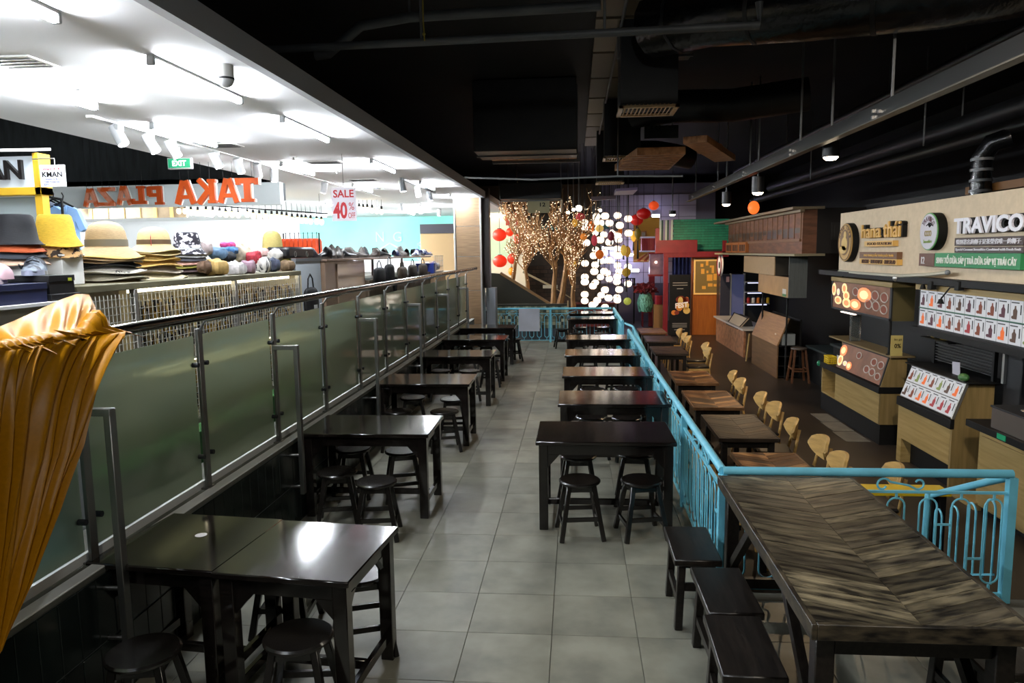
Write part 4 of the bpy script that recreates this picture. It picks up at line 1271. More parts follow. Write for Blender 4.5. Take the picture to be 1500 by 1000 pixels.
for (c, p, q), lab in zip(LET, wh):
    t = thing('hanging_letter', lab, 'letter', ((p[0]+q[0])/2, p[1], p[2])); t['group'] = 'hanging orange letters'
    w, h = q[0]-p[0], q[2]-p[2]
    mb = MB(); hi = MB()
    for k, (x0, y0, x1, y1, wd) in enumerate(stroke_letter(c)):
        a = Vector((q[0]-x0*w, p[1]-0.001*k, p[2]+y0*h)); b = Vector((q[0]-x1*w, p[1]-0.001*k, p[2]+y1*h))
        d = (b-a).normalized(); n = Vector((-d.z, 0, d.x))*wd*0.5*min(w, h)
        mb.quadbox([a-n, b-n, b+n, a+n], (0, 0.05, 0))
        hi.quadbox([a-n*0.98+Vector((0, 0.051, 0)), b-n*0.98+Vector((0, 0.051, 0)), b+n*0.98+Vector((0, 0.051, 0)), a+n*0.98+Vector((0, 0.051, 0))], (0, 0.04, 0))
    obj('face', mb, m_or2 if lab.startswith(('faded', 'peel')) else m_or, t, smooth=False)
    obj('rim', hi, m_white, t, smooth=False)
    for fx in (0.3, 0.7):
        obj('wire', MB().tube([(p[0]+fx*w, p[1]+0.02, q[2]-0.01), (p[0]+fx*w, p[1]+0.02, 3.5 if p[0] > -5.1 else 5.0)], 0.003, 5), m_cord, t)

sp = (-3.095,9.2,2.662); sq_ = (-2.778,9.2,3.084)
sl = thing('sale_poster', 'white hanging poster reading SALE 40% OFF in red', 'poster', ((sp[0]+sq_[0])/2, 9.2, sp[2]))
W_, H_ = sq_[0]-sp[0], sq_[2]-sp[2]
obj('sheet', MB().span((sp[0], 9.2, sp[2]), (sq_[0], 9.206, sq_[2])), M('poster_white', '#e6dfe6', 0.6), sl)
m_sr = M('poster_red', '#c01c28', 0.5)
lt = MB().text('SALE', (sp[0]+0.08*W_, 9.199, sp[2]+0.70*H_), 0.84*W_, 0.23*H_, (1, 0, 0), depth=0.003, bold=0.02)
lt.text('40', (sp[0]+0.05*W_, 9.199, sp[2]+0.07*H_), 0.58*W_, 0.50*H_, (1, 0, 0), depth=0.003, bold=0.03)
lt.text('%', (sp[0]+0.70*W_, 9.199, sp[2]+0.33*H_), 0.22*W_, 0.22*H_, (1, 0, 0), depth=0.003)
lt.text('OFF', (sp[0]+0.67*W_, 9.199, sp[2]+0.08*H_), 0.28*W_, 0.17*H_, (1, 0, 0), depth=0.003)
obj('lettering', lt, m_sr, sl, smooth=False)
obj('wire', MB().tube([((sp[0]+sq_[0])/2, 9.203, sq_[2]), ((sp[0]+sq_[0])/2, 9.203, 3.5)], 0.003, 5), m_cord, sl)

ep = (-4.667,8.2,3.256); eq = (-4.405,8.2,3.357)
ex = thing('exit_sign', 'small green EXIT sign hanging before the dark opening', 'sign', ((ep[0]+eq[0])/2, 8.2, ep[2]))
obj('frame', MB().span((ep[0]-0.012, 8.2, ep[2]-0.012), (eq[0]+0.012, 8.25, eq[2]+0.012), 0.003), m_alu, ex)
obj('face', MB().span((ep[0], 8.195, ep[2]), (eq[0], 8.2, eq[2])), M('exit_green', '#0f5a3c', 0.4, emit='#0f5a3c', estr=0.25), ex)
obj('lettering', MB().text('EXIT', (ep[0]+0.2*(eq[0]-ep[0]), 8.194, ep[2]+0.2*(eq[2]-ep[2])), 0.62*(eq[0]-ep[0]), 0.6*(eq[2]-ep[2]), (1, 0, 0), depth=0.003, bold=0.02), emit_mat('exit_letters', '#d8ffe8', 0.7), ex, smooth=False)
obj('rod', MB().tube([((ep[0]+eq[0])/2, 8.22, eq[2]), ((ep[0]+eq[0])/2, 8.22, 4.9)], 0.006, 5), m_alu, ex)

# shop sign at far left (only its last letters are in the frame) and its small hanging plate
kp = (-5.035,5.6,2.81); kq = (-4.308,5.6,3.057)
ks = thing('shop_sign', 'big lit white shop sign with yellow frame, its last letters in view at far left', 'sign', ((kp[0]+kq[0])/2, 5.6, kp[2]))
obj('light_box', MB().span((kp[0], 5.62, kp[2]), (kq[0], 5.72, kq[2])), M('sign_box', '#c7d2da', 0.5), ks)
obj('face', MB().span((kp[0], 5.61, kp[2]), (kq[0], 5.62, kq[2])), emit_mat('sign_face', '#dfe9f2', 0.35, '#a8b2ba'), ks)
m_yel = M('yellow_frame', '#c9a12c', 0.5)
obj('frame', MB().span((kp[0], 5.58, kp[2]-0.06), (kq[0]+0.05, 5.72, kp[2]), 0.003).span((kq[0], 5.58, kp[2]-0.06), (kq[0]+0.05, 5.72, kq[2]+0.02), 0.003), m_yel, ks)
obj('cover', MB().quadbox([(kp[0], 5.5, kq[2]+0.03), (kq[0]+0.04, 5.5, kq[2]+0.02), (kq[0]+0.04, 5.75, kq[2]+0.06), (kp[0], 5.75, kq[2]+0.07)], (0, 0, 0.02)), m_white, ks)
obj('lettering', MB().text('KMAN', (kp[0]+0.02, 5.585, kp[2]+0.06), kq[0]-kp[0]-0.10, (kq[2]-kp[2])*0.62, (1, 0, 0), depth=0.03, bold=0.015), M('sign_black', '#1a1716', 0.3), ks, smooth=False)
yp = (-4.347,5.6,2.671)
obj('post', MB().span((kq[0]-0.02, 5.6, SHOP), (kq[0]+0.04, 5.68, kp[2])), m_yel, ks)
hp = (-4.231,5.55,2.804); hq = (-4.022,5.55,2.975)
hs = thing('hanging_plate', 'small white hanging plate with black and blue lettering beside the shop sign', 'sign', ((hp[0]+hq[0])/2, 5.55, hp[2]))
obj('plate', MB().span((hp[0], 5.55, hp[2]), (hq[0], 5.565, hq[2]), 0.002), M('plate_white', '#e3e8ee', 0.5), hs)
w, h = hq[0]-hp[0], hq[2]-hp[2]
obj('lettering', MB().text('KMAN', (hp[0]+0.1*w, 5.549, hp[2]+0.45*h), 0.8*w, 0.24*h, (1, 0, 0), depth=0.002, bold=0.02), M('sign_black', '#1a1716', 0.3), hs, smooth=False)
obj('lettering', MB().text('Orchard 34 - 40', (hp[0]+0.1*w, 5.549, hp[2]+0.76*h), 0.75*w, 0.12*h, (1, 0, 0), depth=0.002), M('plate_red', '#c23a48', 0.5), hs, smooth=False)
l3 = MB()
for k, tx_ in enumerate(('Chuyên Sỉ & Lẻ', 'Thời Trang Nam', 'ĐT: 0909.393.393')):
    l3.text(tx_ if k < 2 else 'DT:', (hp[0]+0.16*w, 5.549, hp[2]+(0.31-0.12*k)*h), (0.68 if k < 2 else 0.2)*w, 0.085*h, (1, 0, 0), depth=0.002)
obj('lettering', l3, M('plate_blue', '#2c3f8c', 0.5), hs, smooth=False)
obj('arm', MB().tube([(hp[0]-0.06, 5.56, hq[2]+0.05), (hp[0]+0.6*w, 5.56, hq[2]+0.05), (hp[0]+0.6*w, 5.56, hq[2])], 0.005, 5), m_alu, hs)
gp = thing('glass_partition', 'grey glass partition below the big shop sign at far left', 'partition', (-4.6, 5.7, SHOP))
obj('sheet', MB().span((kp[0], 5.66, SHOP), (kq[0]-0.03, 5.68, kp[2]-0.07)), M('grey_glass', '#9aa5a6', 0.25), gp)
obj('rail', MB().span((kp[0], 5.65, 2.2), (kq[0]-0.03, 5.69, 2.23)), m_alu, gp)

# polo shirts on a rail
def shirt(label, c, y, col, s):
    t = thing('polo_shirt', label, 'shirt', (c[0], y, c[2])); t['group'] = 'polo shirts on the rail at far left'
    m = M('shirt_'+col.lstrip('#'), col, 0.8)
    x0, z0 = c[0], c[2]
    out = [(-.12, .02), (-.30, -.05), (-.44, -.40), (-.33, -.45), (-.25, -.25), (-.26, -.95), (.26, -.95), (.25, -.25), (.33, -.45), (.44, -.40), (.30, -.05), (.12, .02), (0, -.05)]
    obj('body', MB().prism([(x0+a*s, z0+b*s) for a, b in out], 'y', y, y+0.05), m, t)
    obj('collar', MB().prism([(x0-.13*s, z0+.03*s), (x0-.1*s, z0-.1*s), (x0, z0-.16*s), (x0, z0-.05*s)], 'y', y-0.012, y).prism([(x0+.13*s, z0+.03*s), (x0, z0-.05*s), (x0, z0-.16*s), (x0+.1*s, z0-.1*s)], 'y', y-0.012, y), m, t)
    obj('placket', MB().span((x0-.03*s, y-0.006, z0-.36*s), (x0+.03*s, y, z0-.12*s)), m, t)
    obj('hanger', MB().tube([(x0-.2*s, y+0.025, z0), (x0, y+0.025, z0+.1*s), (x0+.2*s, y+0.025, z0)], 0.01, 6).tube([(x0, y+0.025, z0+.1*s), (x0+.03*s, y+0.025, z0+.2*s), (x0, y+0.025, z0+.26*s)], 0.006, 6), m_black, t)
shirt('pale blue polo shirt hanging at the front of the rail', (-4.63,6.3,2.701), 6.3, '#7fa3cf', 0.50)
shirt('navy shirt hanging behind the pale blue polo', (-4.869,6.5,2.743), 6.5, '#2c3850', 0.48)
shirt('grey lilac shirt hanging third on the rail', (-5.094,6.7,2.773), 6.7, '#9ca5bb', 0.48)

cr0 = (-4.844,6.5,2.792)
crl = thing('clothes_rail', 'black clothes rail holding the polo shirts at far left', 'rail', (cr0[0], 6.4, cr0[2]))
ra_, rb_ = (-4.544,6.2,2.759), (-5.282,6.9,2.863)
obj('bar', MB().tube([ra_, rb_], 0.012, 6), m_black, crl)
for q_ in (ra_, rb_):
    obj('post', MB().tube([(q_[0], q_[1], SHOP), q_], 0.012, 6), m_black, crl)
# ---------------------------------------------------------------- ceiling fittings of the shop
def spot_head(label, p, rz, tilt, col, group):
    t = thing('track_spotlight', label, 'lamp', p, group)
    t.rotation_euler = (0, 0, rz); BASE[t.name] = Vector((0, 0, 0))
    m = M('spot_'+col.lstrip('#'), col, 0.4)
    rot = Matrix.Rotation(tilt, 3, 'Y')
    obj('stem', MB().box((0, 0, -0.03), (0.05, 0.09, 0.05), bev=0.004).tube([(0, 0.05, -0.02), (0, 0.05, -0.11)], 0.01, 6), m, t)
    obj('can', MB().lathe([(0.0, 0.11), (0.045, 0.11), (0.05, 0.08), (0.055, -0.08), (0.0, -0.08)], 14, (0, 0, -0.11), rot), m, t)
    obj('lens', MB().lathe([(0, -0.083), (0.047, -0.083), (0.047, -0.088), (0, -0.088)], 14, (0, 0, -0.11), rot), emit_mat('spot_lens', '#f4f8ff', 9.0), t)
    return t
tk = thing('light_track', 'white light track along the inner edge of the white ceiling', 'track', (-4.4, 9.0, 3.5))
obj('rail', MB().span((-4.30, 6.4, 3.485), (-4.28, 16.0, 3.5)), m_white, tk)
obj('feed_box', MB().span((-4.32, 6.3, 3.475), (-4.26, 6.45, 3.5)), m_white, tk)
for k, y in enumerate((6.72, 7.25, 7.66, 8.6, 9.2, 9.75, 10.3, 12.4, 13.6)):
    s_ = spot_head('white track spotlight on the shop ceiling, %s along the track' % ordw[k], (-4.29, y, 3.485), R(20*k), R(-28), '#e2e4e6' if k % 3 else '#c9ccce', 'white track spotlights')
tk2 = thing('light_track', 'short grey light track near the wood column', 'track', (-3.1, 13.5, 3.5))
obj('rail', MB().span((-2.92, 12.2, 3.47), (-2.88, 15.2, 3.5)), m_grey, tk2)
for k, y in enumerate((12.3, 13.5, 14.6)):
    spot_head('grey track spotlight near the wood column, %s from the camera' % ordw[k], (-2.9, y, 3.47), 0, R(-10), '#8d9296', 'grey track spotlights')
for k, y in enumerate((15.6, 17.0, 18.4, 19.6, 21.0)):
    spot_head('white spotlight far inside the shop, %s from the camera' % ordw[k], (-4.9+0.25*k, y, 3.5), R(30*k), R(-20), '#d9dde0', 'spotlights far inside the shop')
dc = thing('dome_camera', 'white security dome camera under the white ceiling edge', 'camera', (-2.32, 4.85, 3.5))
obj('base', MB().lathe([(0, 0), (0.055, 0), (0.055, -0.08), (0, -0.08)], 18, (-2.32, 4.85, 3.5)), m_white, dc)
obj('ball', MB().sph((-2.32, 4.85, 3.41), 0.055, 16, 10), M('lens_white', '#d8dadc', 0.2), dc)
obj('ring', MB().lathe([(0.057, -0.082), (0.058, -0.094), (0.05, -0.094), (0.05, -0.082)], 18, (-2.32, 4.85, 3.5)), m_dark, dc)
for k, p in enumerate(((-3.601,5.186,3.5), (-3.61,9.315,3.5), (-3.606,11.009,3.5))):
    t = thing('sprinkler', ['ceiling sprinkler between the two front tube lamps', 'ceiling sprinkler in the middle of the white ceiling', 'small round detector far along the white ceiling'][k], 'sprinkler', p)
    obj('plate', MB().lathe([(0, 0), (0.05, 0), (0.04, -0.012), (0, -0.012)], 14, p), m_white, t)
    obj('head', MB().lathe([(0, -0.012), (0.012, -0.012), (0.012, -0.04), (0.03, -0.045), (0, -0.05)], 10, p), m_steel_d, t)
for k, (p, w) in enumerate((((-3.559,4.576,3.5), 0.35), ((-4.014,8.203,3.5), 0.4), ((-3.421,9.935,3.5), 0.5), ((-3.602,12.399,3.5), 0.5), ((-3.949,13.939,3.5), 0.5))):
    t = thing('ceiling_vent', 'slotted air vent in the white ceiling, ' + ['beside the front left tube lamp', 'near the hanging letters', 'beside the middle sprinkler', 'above the sale poster', 'beyond the sale poster'][k], 'vent', p)
    obj('frame', MB().box((p[0], p[1], p[2]-0.006), (w, 0.3, 0.012), bev=0.003), m_white, t)
    for j in range(4):
        obj('slot', MB().box((p[0], p[1]-0.1+0.066*j, p[2]-0.014), (w*0.85, 0.02, 0.006)), m_dark, t)
for k_, (p_, q_) in enumerate((((-4.29, 7.7, 3.3), (-5.2, 9.9, 3.1)), ((-4.29, 8.6, 3.3), (-6.6, 12.4, 3.2)), ((-4.29, 9.75, 3.3), (-9.0, 12.4, 3.2)))):
    lamp('SPOT', p_, 100, COOL, 0.05, 70, q_)
# pendant bulbs
def num_word(n):
    return ordw[n-1] if n <= 18 else ('nineteenth', 'twentieth', 'twenty-first', 'twenty-second', 'twenty-third', 'twenty-fourth', 'twenty-fifth')[n-19]
m_bulb = emit_mat('warm_bulb', '#ffe2b0', 5.0)
pbn = None
def bulb(p, lab, top):
    global pbn
    if pbn is None:
        pbn = thing('pendant_bulb', lab, 'lamp', (0, 0, 0), 'bare pendant bulbs in the shop')
        obj('bulb', MB().sph((0, 0, 0), (0.05, 0.05, 0.065), 12, 8), m_bulb, pbn)
        obj('socket', MB().cyl((0, 0, 0.055), (0, 0, 0.13), 0.028, 0.022, 8), m_black, pbn)
        obj('cord', MB().tube([(0, 0, 0.13), (0, 0, 0.35)], 0.005, 5), m_cord, pbn)
        pbn.location = p
    else:
        dup(pbn, p, 0, lab)
BUL = [((-8.377,15,3.201)), ((-8.241,15,3.199)), ((-8.108,15,3.168)), ((-7.958,15,3.151)), ((-7.776,15,3.162)), ((-7.627,15,3.145)), ((-7.478,15,3.128)), ((-7.344,15,3.111)), ((-7.21,15,3.108)), ((-7.076,15,3.092)), ((-6.882,15,3.102)), ((-6.75,15,3.071)), ((-6.617,15,3.055)), ((-6.483,15,3.052)), ((-6.351,15,3.036)), ((-6.232,15,3.034)), ((-6.13,15,3.018)), ((-6.027,15,3.002)), ((-5.911,15,2.971)), ((-5.793,15,2.969)), ((-5.705,15,2.954)), ((-5.617,15,2.952)), ((-5.515,15,2.936)), ((-5.383,15,2.934)), ((-5.281,15,2.918)),
       ((-5.064,17,3.293)), ((-4.967,17,3.275)), ((-4.868,17,3.274)), ((-4.754,17,3.256)), ((-4.641,17,3.238)), ((-4.527,17,3.22))]
for k, p in enumerate(BUL):
    bulb(p, ('warm pendant bulb in the long string below the letters, %s from the left' % num_word(k+1)) if k < 25 else 'warm pendant bulb in the short string right of the sale poster, %s from the left' % ordw[k-25], 3.5)
bar = thing('lamp_bar', 'thin black rail carrying the long string of pendant bulbs', 'rail', (-6.0, 15.0, 2.98))
ba, bb = (-8.546,15,3.376), (-5.142,15,3.084)
obj('rail', MB().beam(ba, bb, 0.03, 0.03), m_black, bar)
for s in (0.05, 0.5, 0.95):
    q = Vector(ba).lerp(Vector(bb), s); obj('hanger', MB().tube([q, (q.x, q.y, 3.5)], 0.004, 5), m_cord, bar)
# gold banded bulkhead far inside
gb_p, gb_q = (-13.809,18,3.186), (-9.838,18,3.612)
gbk = thing('banded_canopy', 'gold and grey banded canopy far inside the shop', 'canopy', (gb_p[0], 18.0, gb_p[2]))
nbd = 16
for k in range(nbd):
    x0 = gb_p[0]-3 + (gb_q[0]-gb_p[0]+3)*k/nbd; x1 = gb_p[0]-3 + (gb_q[0]-gb_p[0]+3)*(k+1)/nbd
    obj('panel', MB().span((x0+0.08, 18.0, gb_p[2]+0.05), (x1-0.02, 18.08, gb_q[2])), M('canopy_taupe', '#a89274', 0.4, nscale=3, namt=0.2), gbk)
    obj('rib', MB().span((x0-0.02, 17.97, gb_p[2]+0.05), (x0+0.08, 18.08, gb_q[2]), 0.01), M('canopy_gold', '#e3c382', 0.3), gbk)
# orange dresses on a rail, white cabinets, cloth heap further in
op, oq = (-4.895,12,2.373), (-4.28,12,2.602)
od = thing('clothes_rail', 'black clothes rail with a row of orange garments deep in the shop', 'rail', (op[0], 12.0, SHOP))
obj('frame', MB().tube([(op[0], 12, SHOP), (op[0], 12, oq[2]), (oq[0], 12, oq[2]), (oq[0], 12, SHOP)], 0.012, 6), m_black, od)
for k in range(8):
    x = op[0]+(oq[0]-op[0])*(k+0.5)/8
    t = thing('orange_garment', 'orange garment on the clothes rail, %s from the left' % ordw[k], 'garment', (x, 12, op[2])); t['group'] = 'orange garments on the rail'
    obj('cloth', MB().prism([(x-0.035, op[2]-0.5), (x+0.035, op[2]-0.5), (x+0.03, oq[2]-0.14), (x+0.005, oq[2]-0.09), (x-0.005, oq[2]-0.09), (x-0.03, oq[2]-0.14)], 'y', 11.85, 12.15), M('orange_cloth', '#d0481c', 0.8), t)
    obj('hook', MB().tube([(x, 12, oq[2]-0.1), (x, 12, oq[2]+0.015)], 0.006, 5), m_black, t)
for k, (u0, lab) in enumerate(((0, 'white display cabinet behind the straw hat stacks'), (1, 'white display cabinet behind the heap of caps'), (2, 'white display cabinet before the turquoise wall'), (3, 'pale cabinet with dark top beside the wood column'))):
    x0, x1, y = ((-7.6, -5.6, 17.5), (-6.4, -4.9, 20.0), (-5.6, -4.2, 21.5), (-4.05, -3.1, 19.0))[k]
    zt = (2.05, 2.1, 2.0, 2.75)[k]
    t = thing('shop_cabinet', lab, 'cabinet', ((x0+x1)/2, y, SHOP))
    obj('body', MB().span((x0, y, SHOP), (x1, y+0.6, zt), 0.01), M('shop_white', '#dfe0de', 0.5) if k < 3 else M('pale_oak', '#d3b384', 0.5), t)
    for j in range(3):
        obj('shelf', MB().span((x0+0.03, y-0.2, SHOP+0.4+0.4*j), (x1-0.03, y, SHOP+0.43+0.4*j)), M('shop_white', '#dfe0de', 0.5), t)
    if k == 3: obj('top_board', MB().span((x0, y-0.02, zt), (x1, y+0.6, zt+0.24)), M('slate_board', '#4a4850', 0.5), t)
# outlines of the mural on the turquoise wall
mu = thing('wall_lettering', 'pale outlined letters and cubes painted on the turquoise shop wall', 'mural', (-5.2, 24.98, 2.2))
mb = MB()
def line(p, q): mb.beam(p, q, 0.02, 0.05)
for (x, z, s) in ((-5.0, 2.3, 0.5), (-4.1, 2.1, 0.45), (-6.4, 2.2, 0.4)):
    hx = [(x+s*math.sin(a*PI/3), 24.98, z+s*math.cos(a*PI/3)) for a in range(6)]
    for a in range(6): line(hx[a], hx[(a+1) % 6])
    for a in (1, 3, 5): line((x, 24.98, z), hx[a])
obj('outline', mb, M('mural_pale', '#bff0ea', 0.6), mu, smooth=False)
obj('lettering', MB().text('N', (-6.88,24.97,2.657), 0.28, 0.34, (1, 0, 0), depth=0.01).text('G', (-6.278,24.97,2.647), 0.3, 0.34, (1, 0, 0), depth=0.01), M('mural_pale', '#bff0ea', 0.6), mu, smooth=False)
# wood clad column at the end of the balustrade
ca_, cb_ = (-2.774,17,3.39), (-2.214,17,0.955)
cl_ = thing('wood_column', 'wood clad column with steel strips at the end of the glass balustrade', 'column', ((ca_[0]+cb_[0])/2, 17.0, SHOP))
m_clad = M('clad_wood', '#8f7457', 0.45, nscale=3, namt=0.18, stretch=(1, 1, 14))
zs = [0.0, 0.55, 1.35, 2.15, 2.85, 3.5]
for a, b in zip(zs, zs[1:]):
    obj('panel', MB().span((ca_[0], 17.0, max(0.0, a)+0.006), (cb_[0], 17.5, b-0.006), 0.004), m_clad, cl_)
obj('core', MB().span((ca_[0]+0.02, 17.02, 0), (cb_[0]-0.02, 17.48, 3.5)), m_alu, cl_)
for x in (ca_[0]-0.03, cb_[0]+0.02):
    obj('steel_strip', MB().span((x-0.02, 16.97, 0), (x+0.02, 17.52, 3.5), 0.003), m_alu, cl_)
dcx = (-2.096,17.3,1.454)
dcl = thing('steel_post', 'dark brown framed post right of the wood column with pale grey plinth', 'post', (dcx[0], 17.4, 0))
obj('shaft', MB().span((dcx[0]-0.07, 17.25, 1.40), (dcx[0]+0.07, 17.55, 3.75), 0.005), M('dark_brown_frame', '#3d2f2a', 0.4), dcl)
obj('plinth', MB().span((dcx[0]-0.02, 17.2, 0.0), (dcx[0]+0.2, 17.6, 1.40), 0.005), M('pale_plinth', '#8f9499', 0.5), dcl)

# ================================================================ RIGHT: FOOD STALLS
m_oak = M('stall_oak', '#a08858', 0.5, nscale=3, col2='#86703f', stretch=(2, 0.5, 9), lo=0.3, hi=0.7, detail=6)
m_oakv = M('stall_oak_upright', '#8d774c', 0.5, nscale=3, col2='#75623a', stretch=(9, 9, 0.5), lo=0.3, hi=0.7, detail=6)
FX = 4.105
def menu_panel(parent, name, corners, thick, mat):
    return obj(name, MB().quadbox(corners, thick), mat, parent, smooth=False)
m_menu = M('menu_brown', '#6a4634', 0.35, nscale=4, namt=0.4, emit='#6a4230', estr=0.3)
m_menu_w = emit_mat('menu_card_white', '#dfe2ea', 0.42, '#8a8a8a')
food = [emit_mat('food_'+n, c, s, c) for n, c, s in (('cream', '#efd49c', 0.75), ('peach', '#e88a58', 0.8), ('rust', '#6a3624', 0.3), ('green', '#6f7d48', 0.3), ('white', '#d8d4cc', 0.4), ('orange', '#c8602a', 0.4), ('plum', '#4a2833', 0.25), ('brown', '#4a362b', 0.25), ('red', '#8a2e34', 0.3), ('ring', '#a09890', 0.25))]
def disc(mb, c, ry, rz, X, Y, N, n=16, th=0.003, inner=0):
    """an ellipse lying in the plane spanned by X and Y"""
    c = Vector(c)
    if inner:
        pts = [c+X*ry*math.cos(2*PI*k/n)+Y*rz*math.sin(2*PI*k/n) for k in range(n)]
        mb.tube(pts, inner, 5, closed=True)
    else:
        mb.quadbox([c+X*ry*math.cos(2*PI*k/n)+Y*rz*math.sin(2*PI*k/n) for k in range(n)], N*th)
NX = Vector((-1, 0, 0)); NY = Vector((0, -1, 0)); NZ = Vector((0, 0, 1))
def dishes(parent, o, X, Y, W, H, seed, bright):
    """dishes printed on a lit food menu: blobs in the bright half, ringed bowls in the other"""
    rr = random.Random(seed); N = X.cross(Y)
    mbs = {}
    def g(k): return mbs.setdefault(k, MB())
    o = Vector(o)
    for (a, b, ra, rb, k) in bright:
        disc(g(k), o+X*a*W+Y*b*H+N*0.002, ra*W, rb*H, X, Y, N, 14)
        disc(g(0 if k != 0 else 1), o+X*a*W+Y*b*H+N*0.006, ra*W*0.6, rb*H*0.6, X, Y, N, 12)
    for (a, b, r) in [(0.68, 0.35, .055), (0.78, 0.68, .055), (0.80, 0.33, .055), (0.92, 0.66, .055), (0.92, 0.26, .05), (0.45, 0.72, .05)]:
        disc(g(9), o+X*a*W+Y*b*H+N*0.004, r*W, r*W*0.55, X, Y, N, 14, inner=0.008)
        disc(g(2), o+X*a*W+Y*b*H+N*0.002, r*W*0.85, r*W*0.47, X, Y, N, 14)
    for k, mb in mbs.items():
        obj('dish_print', mb, food[k], parent, smooth=False, stuff=True)

sa = thing('food_counter', 'oak food counter with sloped lit dish menu and black plinth, farther of two', 'counter', (4.4, 11.2, LOW))
obj('plinth', MB().span((FX+0.02, 10.1, LOW), (4.75, 12.5, -0.16)), m_black, sa)
obj('front_panel', MB().span((FX, 10.09, -0.163), (FX+0.03, 11.8, 0.265), 0.002), m_oak, sa)
obj('side_panel', MB().prism([(FX, -0.163), (4.42, -0.163), (4.42, 0.765), (FX+0.11, 0.765), (FX, 0.36)], 'y', 10.08, 10.11), m_oakv, sa)
obj('niche', MB().span((FX, 12.40, -0.163), (4.42, 12.44, 0.265)).span((FX, 11.8, -0.163), (4.42, 12.44, -0.14)).span((4.38, 11.8, -0.14), (4.42, 12.44, 0.265)), m_oak, sa)
obj('trim_band', MB().span((FX-0.03, 10.07, 0.265), (4.44, 12.5, 0.355), 0.004), m_black, sa)
obj('end_cap', MB().sph((FX-0.02, 12.5, 0.31), 0.05, 10, 6), M('green_cap', '#1d7a55', 0.4), sa)
obj('back_panel', MB().span((4.40, 10.1, 0.355), (4.44, 12.4, 0.76)), m_oakv, sa)
obj('top_board', MB().span((FX+0.08, 10.0, 0.765), (4.5, 12.4, 0.79), 0.003), M('shelf_tan', '#7d6a48', 0.4), sa)
mo = Vector((FX+0.002, 11.8, 0.37)); mX = NY; mYv = Vector((0.10, 0, 0.385)); mH = mYv.length; mY = mYv.normalized()
me_ = menu_panel(sa, 'sloped_menu', [mo, mo+NY*1.68, mo+NY*1.68+mYv, mo+mYv], (0.02, 0, 0), m_menu)
dishes(me_, mo-Vector((0.006, 0, 0)), mX, mY, 1.68, mH, 3, [(0.08, 0.7, .08, .22, 1), (0.07, 0.3, .06, .22, 0), (0.3, 0.22, .06, .16, 1), (0.2, 0.25, .05, .1, 4)])
obj('menu_frame', MB().beam(mo+NY*1.69, mo+NY*1.69+mYv, 0.02, 0.03).beam(mo+mYv, mo+NY*1.69+mYv, 0.02, 0.02), m_dark, sa)
# hanging lit menu box above it
ha = thing('menu_box', 'lit hanging menu box with pictures of dishes above the farther food counter', 'menu', (4.3, 11.2, 1.25))
obj('case', MB().span((4.20, 10.06, 1.25), (4.48, 12.35, 1.70)), M('olive_case', '#4d4529', 0.5, nscale=3, namt=0.2), ha)
obj('top_board', MB().span((4.17, 10.04, 1.70), (4.48, 12.36, 1.765), 0.004), m_oak, ha)
f_ = obj('menu_face', MB().span((4.19, 10.12, 1.28), (4.2, 12.3, 1.69)), m_menu, ha, smooth=False)
dishes(f_, (4.184, 12.3, 1.28), NY, NZ, 2.18, 0.41, 5, [(0.03, 0.7, .04, .25, 0), (0.24, 0.78, .05, .2, 0), (0.28, 0.52, .06, .17, 0), (0.12, 0.3, .07, .16, 0), (0.29, 0.25, .08, .18, 0), (0.45, 0.25, .10, .2, 1), (0.60, 0.65, .12, .26, 1), (0.12, 0.62, .03, .14, 4)])
obj('frame', MB().span((4.18, 10.06, 1.25), (4.2, 12.35, 1.28)).span((4.18, 10.06, 1.25), (4.2, 10.12, 1.70)).span((4.18, 12.3, 1.25), (4.2, 12.35, 1.70)), m_dark, ha)
obj('under_light', MB().span((4.16, 11.3, 1.225), (4.2, 11.85, 1.24)), emit_mat('menu_under_light', '#f2dcd0', 2.0), ha)
for k, (x, y) in enumerate(((4.3, 10.3), (4.3, 12.2))):
    obj('hanger', MB().tube([(x, y, 1.765), (x, y, 1.9)], 0.015, 6), m_dark, ha)
gp1 = thing('glass_post', 'tall glass sneeze guard post on the farther food counter', 'post', (4.3, 11.8, 0.79))
obj('glass', MB().span((4.25, 11.62, 0.79), (4.4, 11.7, 1.25), 0.01), M('clear_acrylic', '#c9d2cf', 0.08, trans=0.9), gp1)
obj('cap', MB().span((4.24, 11.61, 1.20), (4.41, 11.71, 1.25)), m_alu, gp1)
pl1 = thing('black_pole', 'thin black pole between the food counter and its menu box', 'pole', (4.2, 10.12, 0.79))
obj('shaft', MB().tube([(4.21, 10.13, 0.79), (4.21, 10.13, 1.25)], 0.018, 8), m_black, pl1)
obj('foot', MB().lathe([(0, 0), (0.04, 0), (0.04, 0.012), (0, 0.012)], 12, (4.21, 10.13, 0.79)), m_black, pl1)
pr = thing('price_placard', 'cream placard with black lettering 0% beside the black pole', 'placard', (4.36, 10.03, 0.79))
ra, rb = (4.183,10.02,0.773), (4.335,10.02,1.066)
obj('card', MB().span((ra[0], 10.02, ra[2]), (rb[0], 10.03, rb[2])), M('cream_card', '#b8a765', 0.6), pr)
w, h = rb[0]-ra[0], rb[2]-ra[2]
obj('lettering', MB().text('0%', (ra[0]+0.3*w, 10.018, ra[2]+0.42*h), 0.55*w, 0.2*h, (1, 0, 0), depth=0.002, bold=0.02).text('ảm giá', (ra[0]+0.25*w, 10.018, ra[2]+0.74*h), 0.65*w, 0.13*h, (1, 0, 0), depth=0.002), m_black, pr, smooth=False)
ybk = thing('plastic_basket', 'small yellow plastic basket on the end of the farther food counter', 'basket', (4.16,12.223,0.351))
c = (4.16,12.221,0.34)
bm_ = MB()
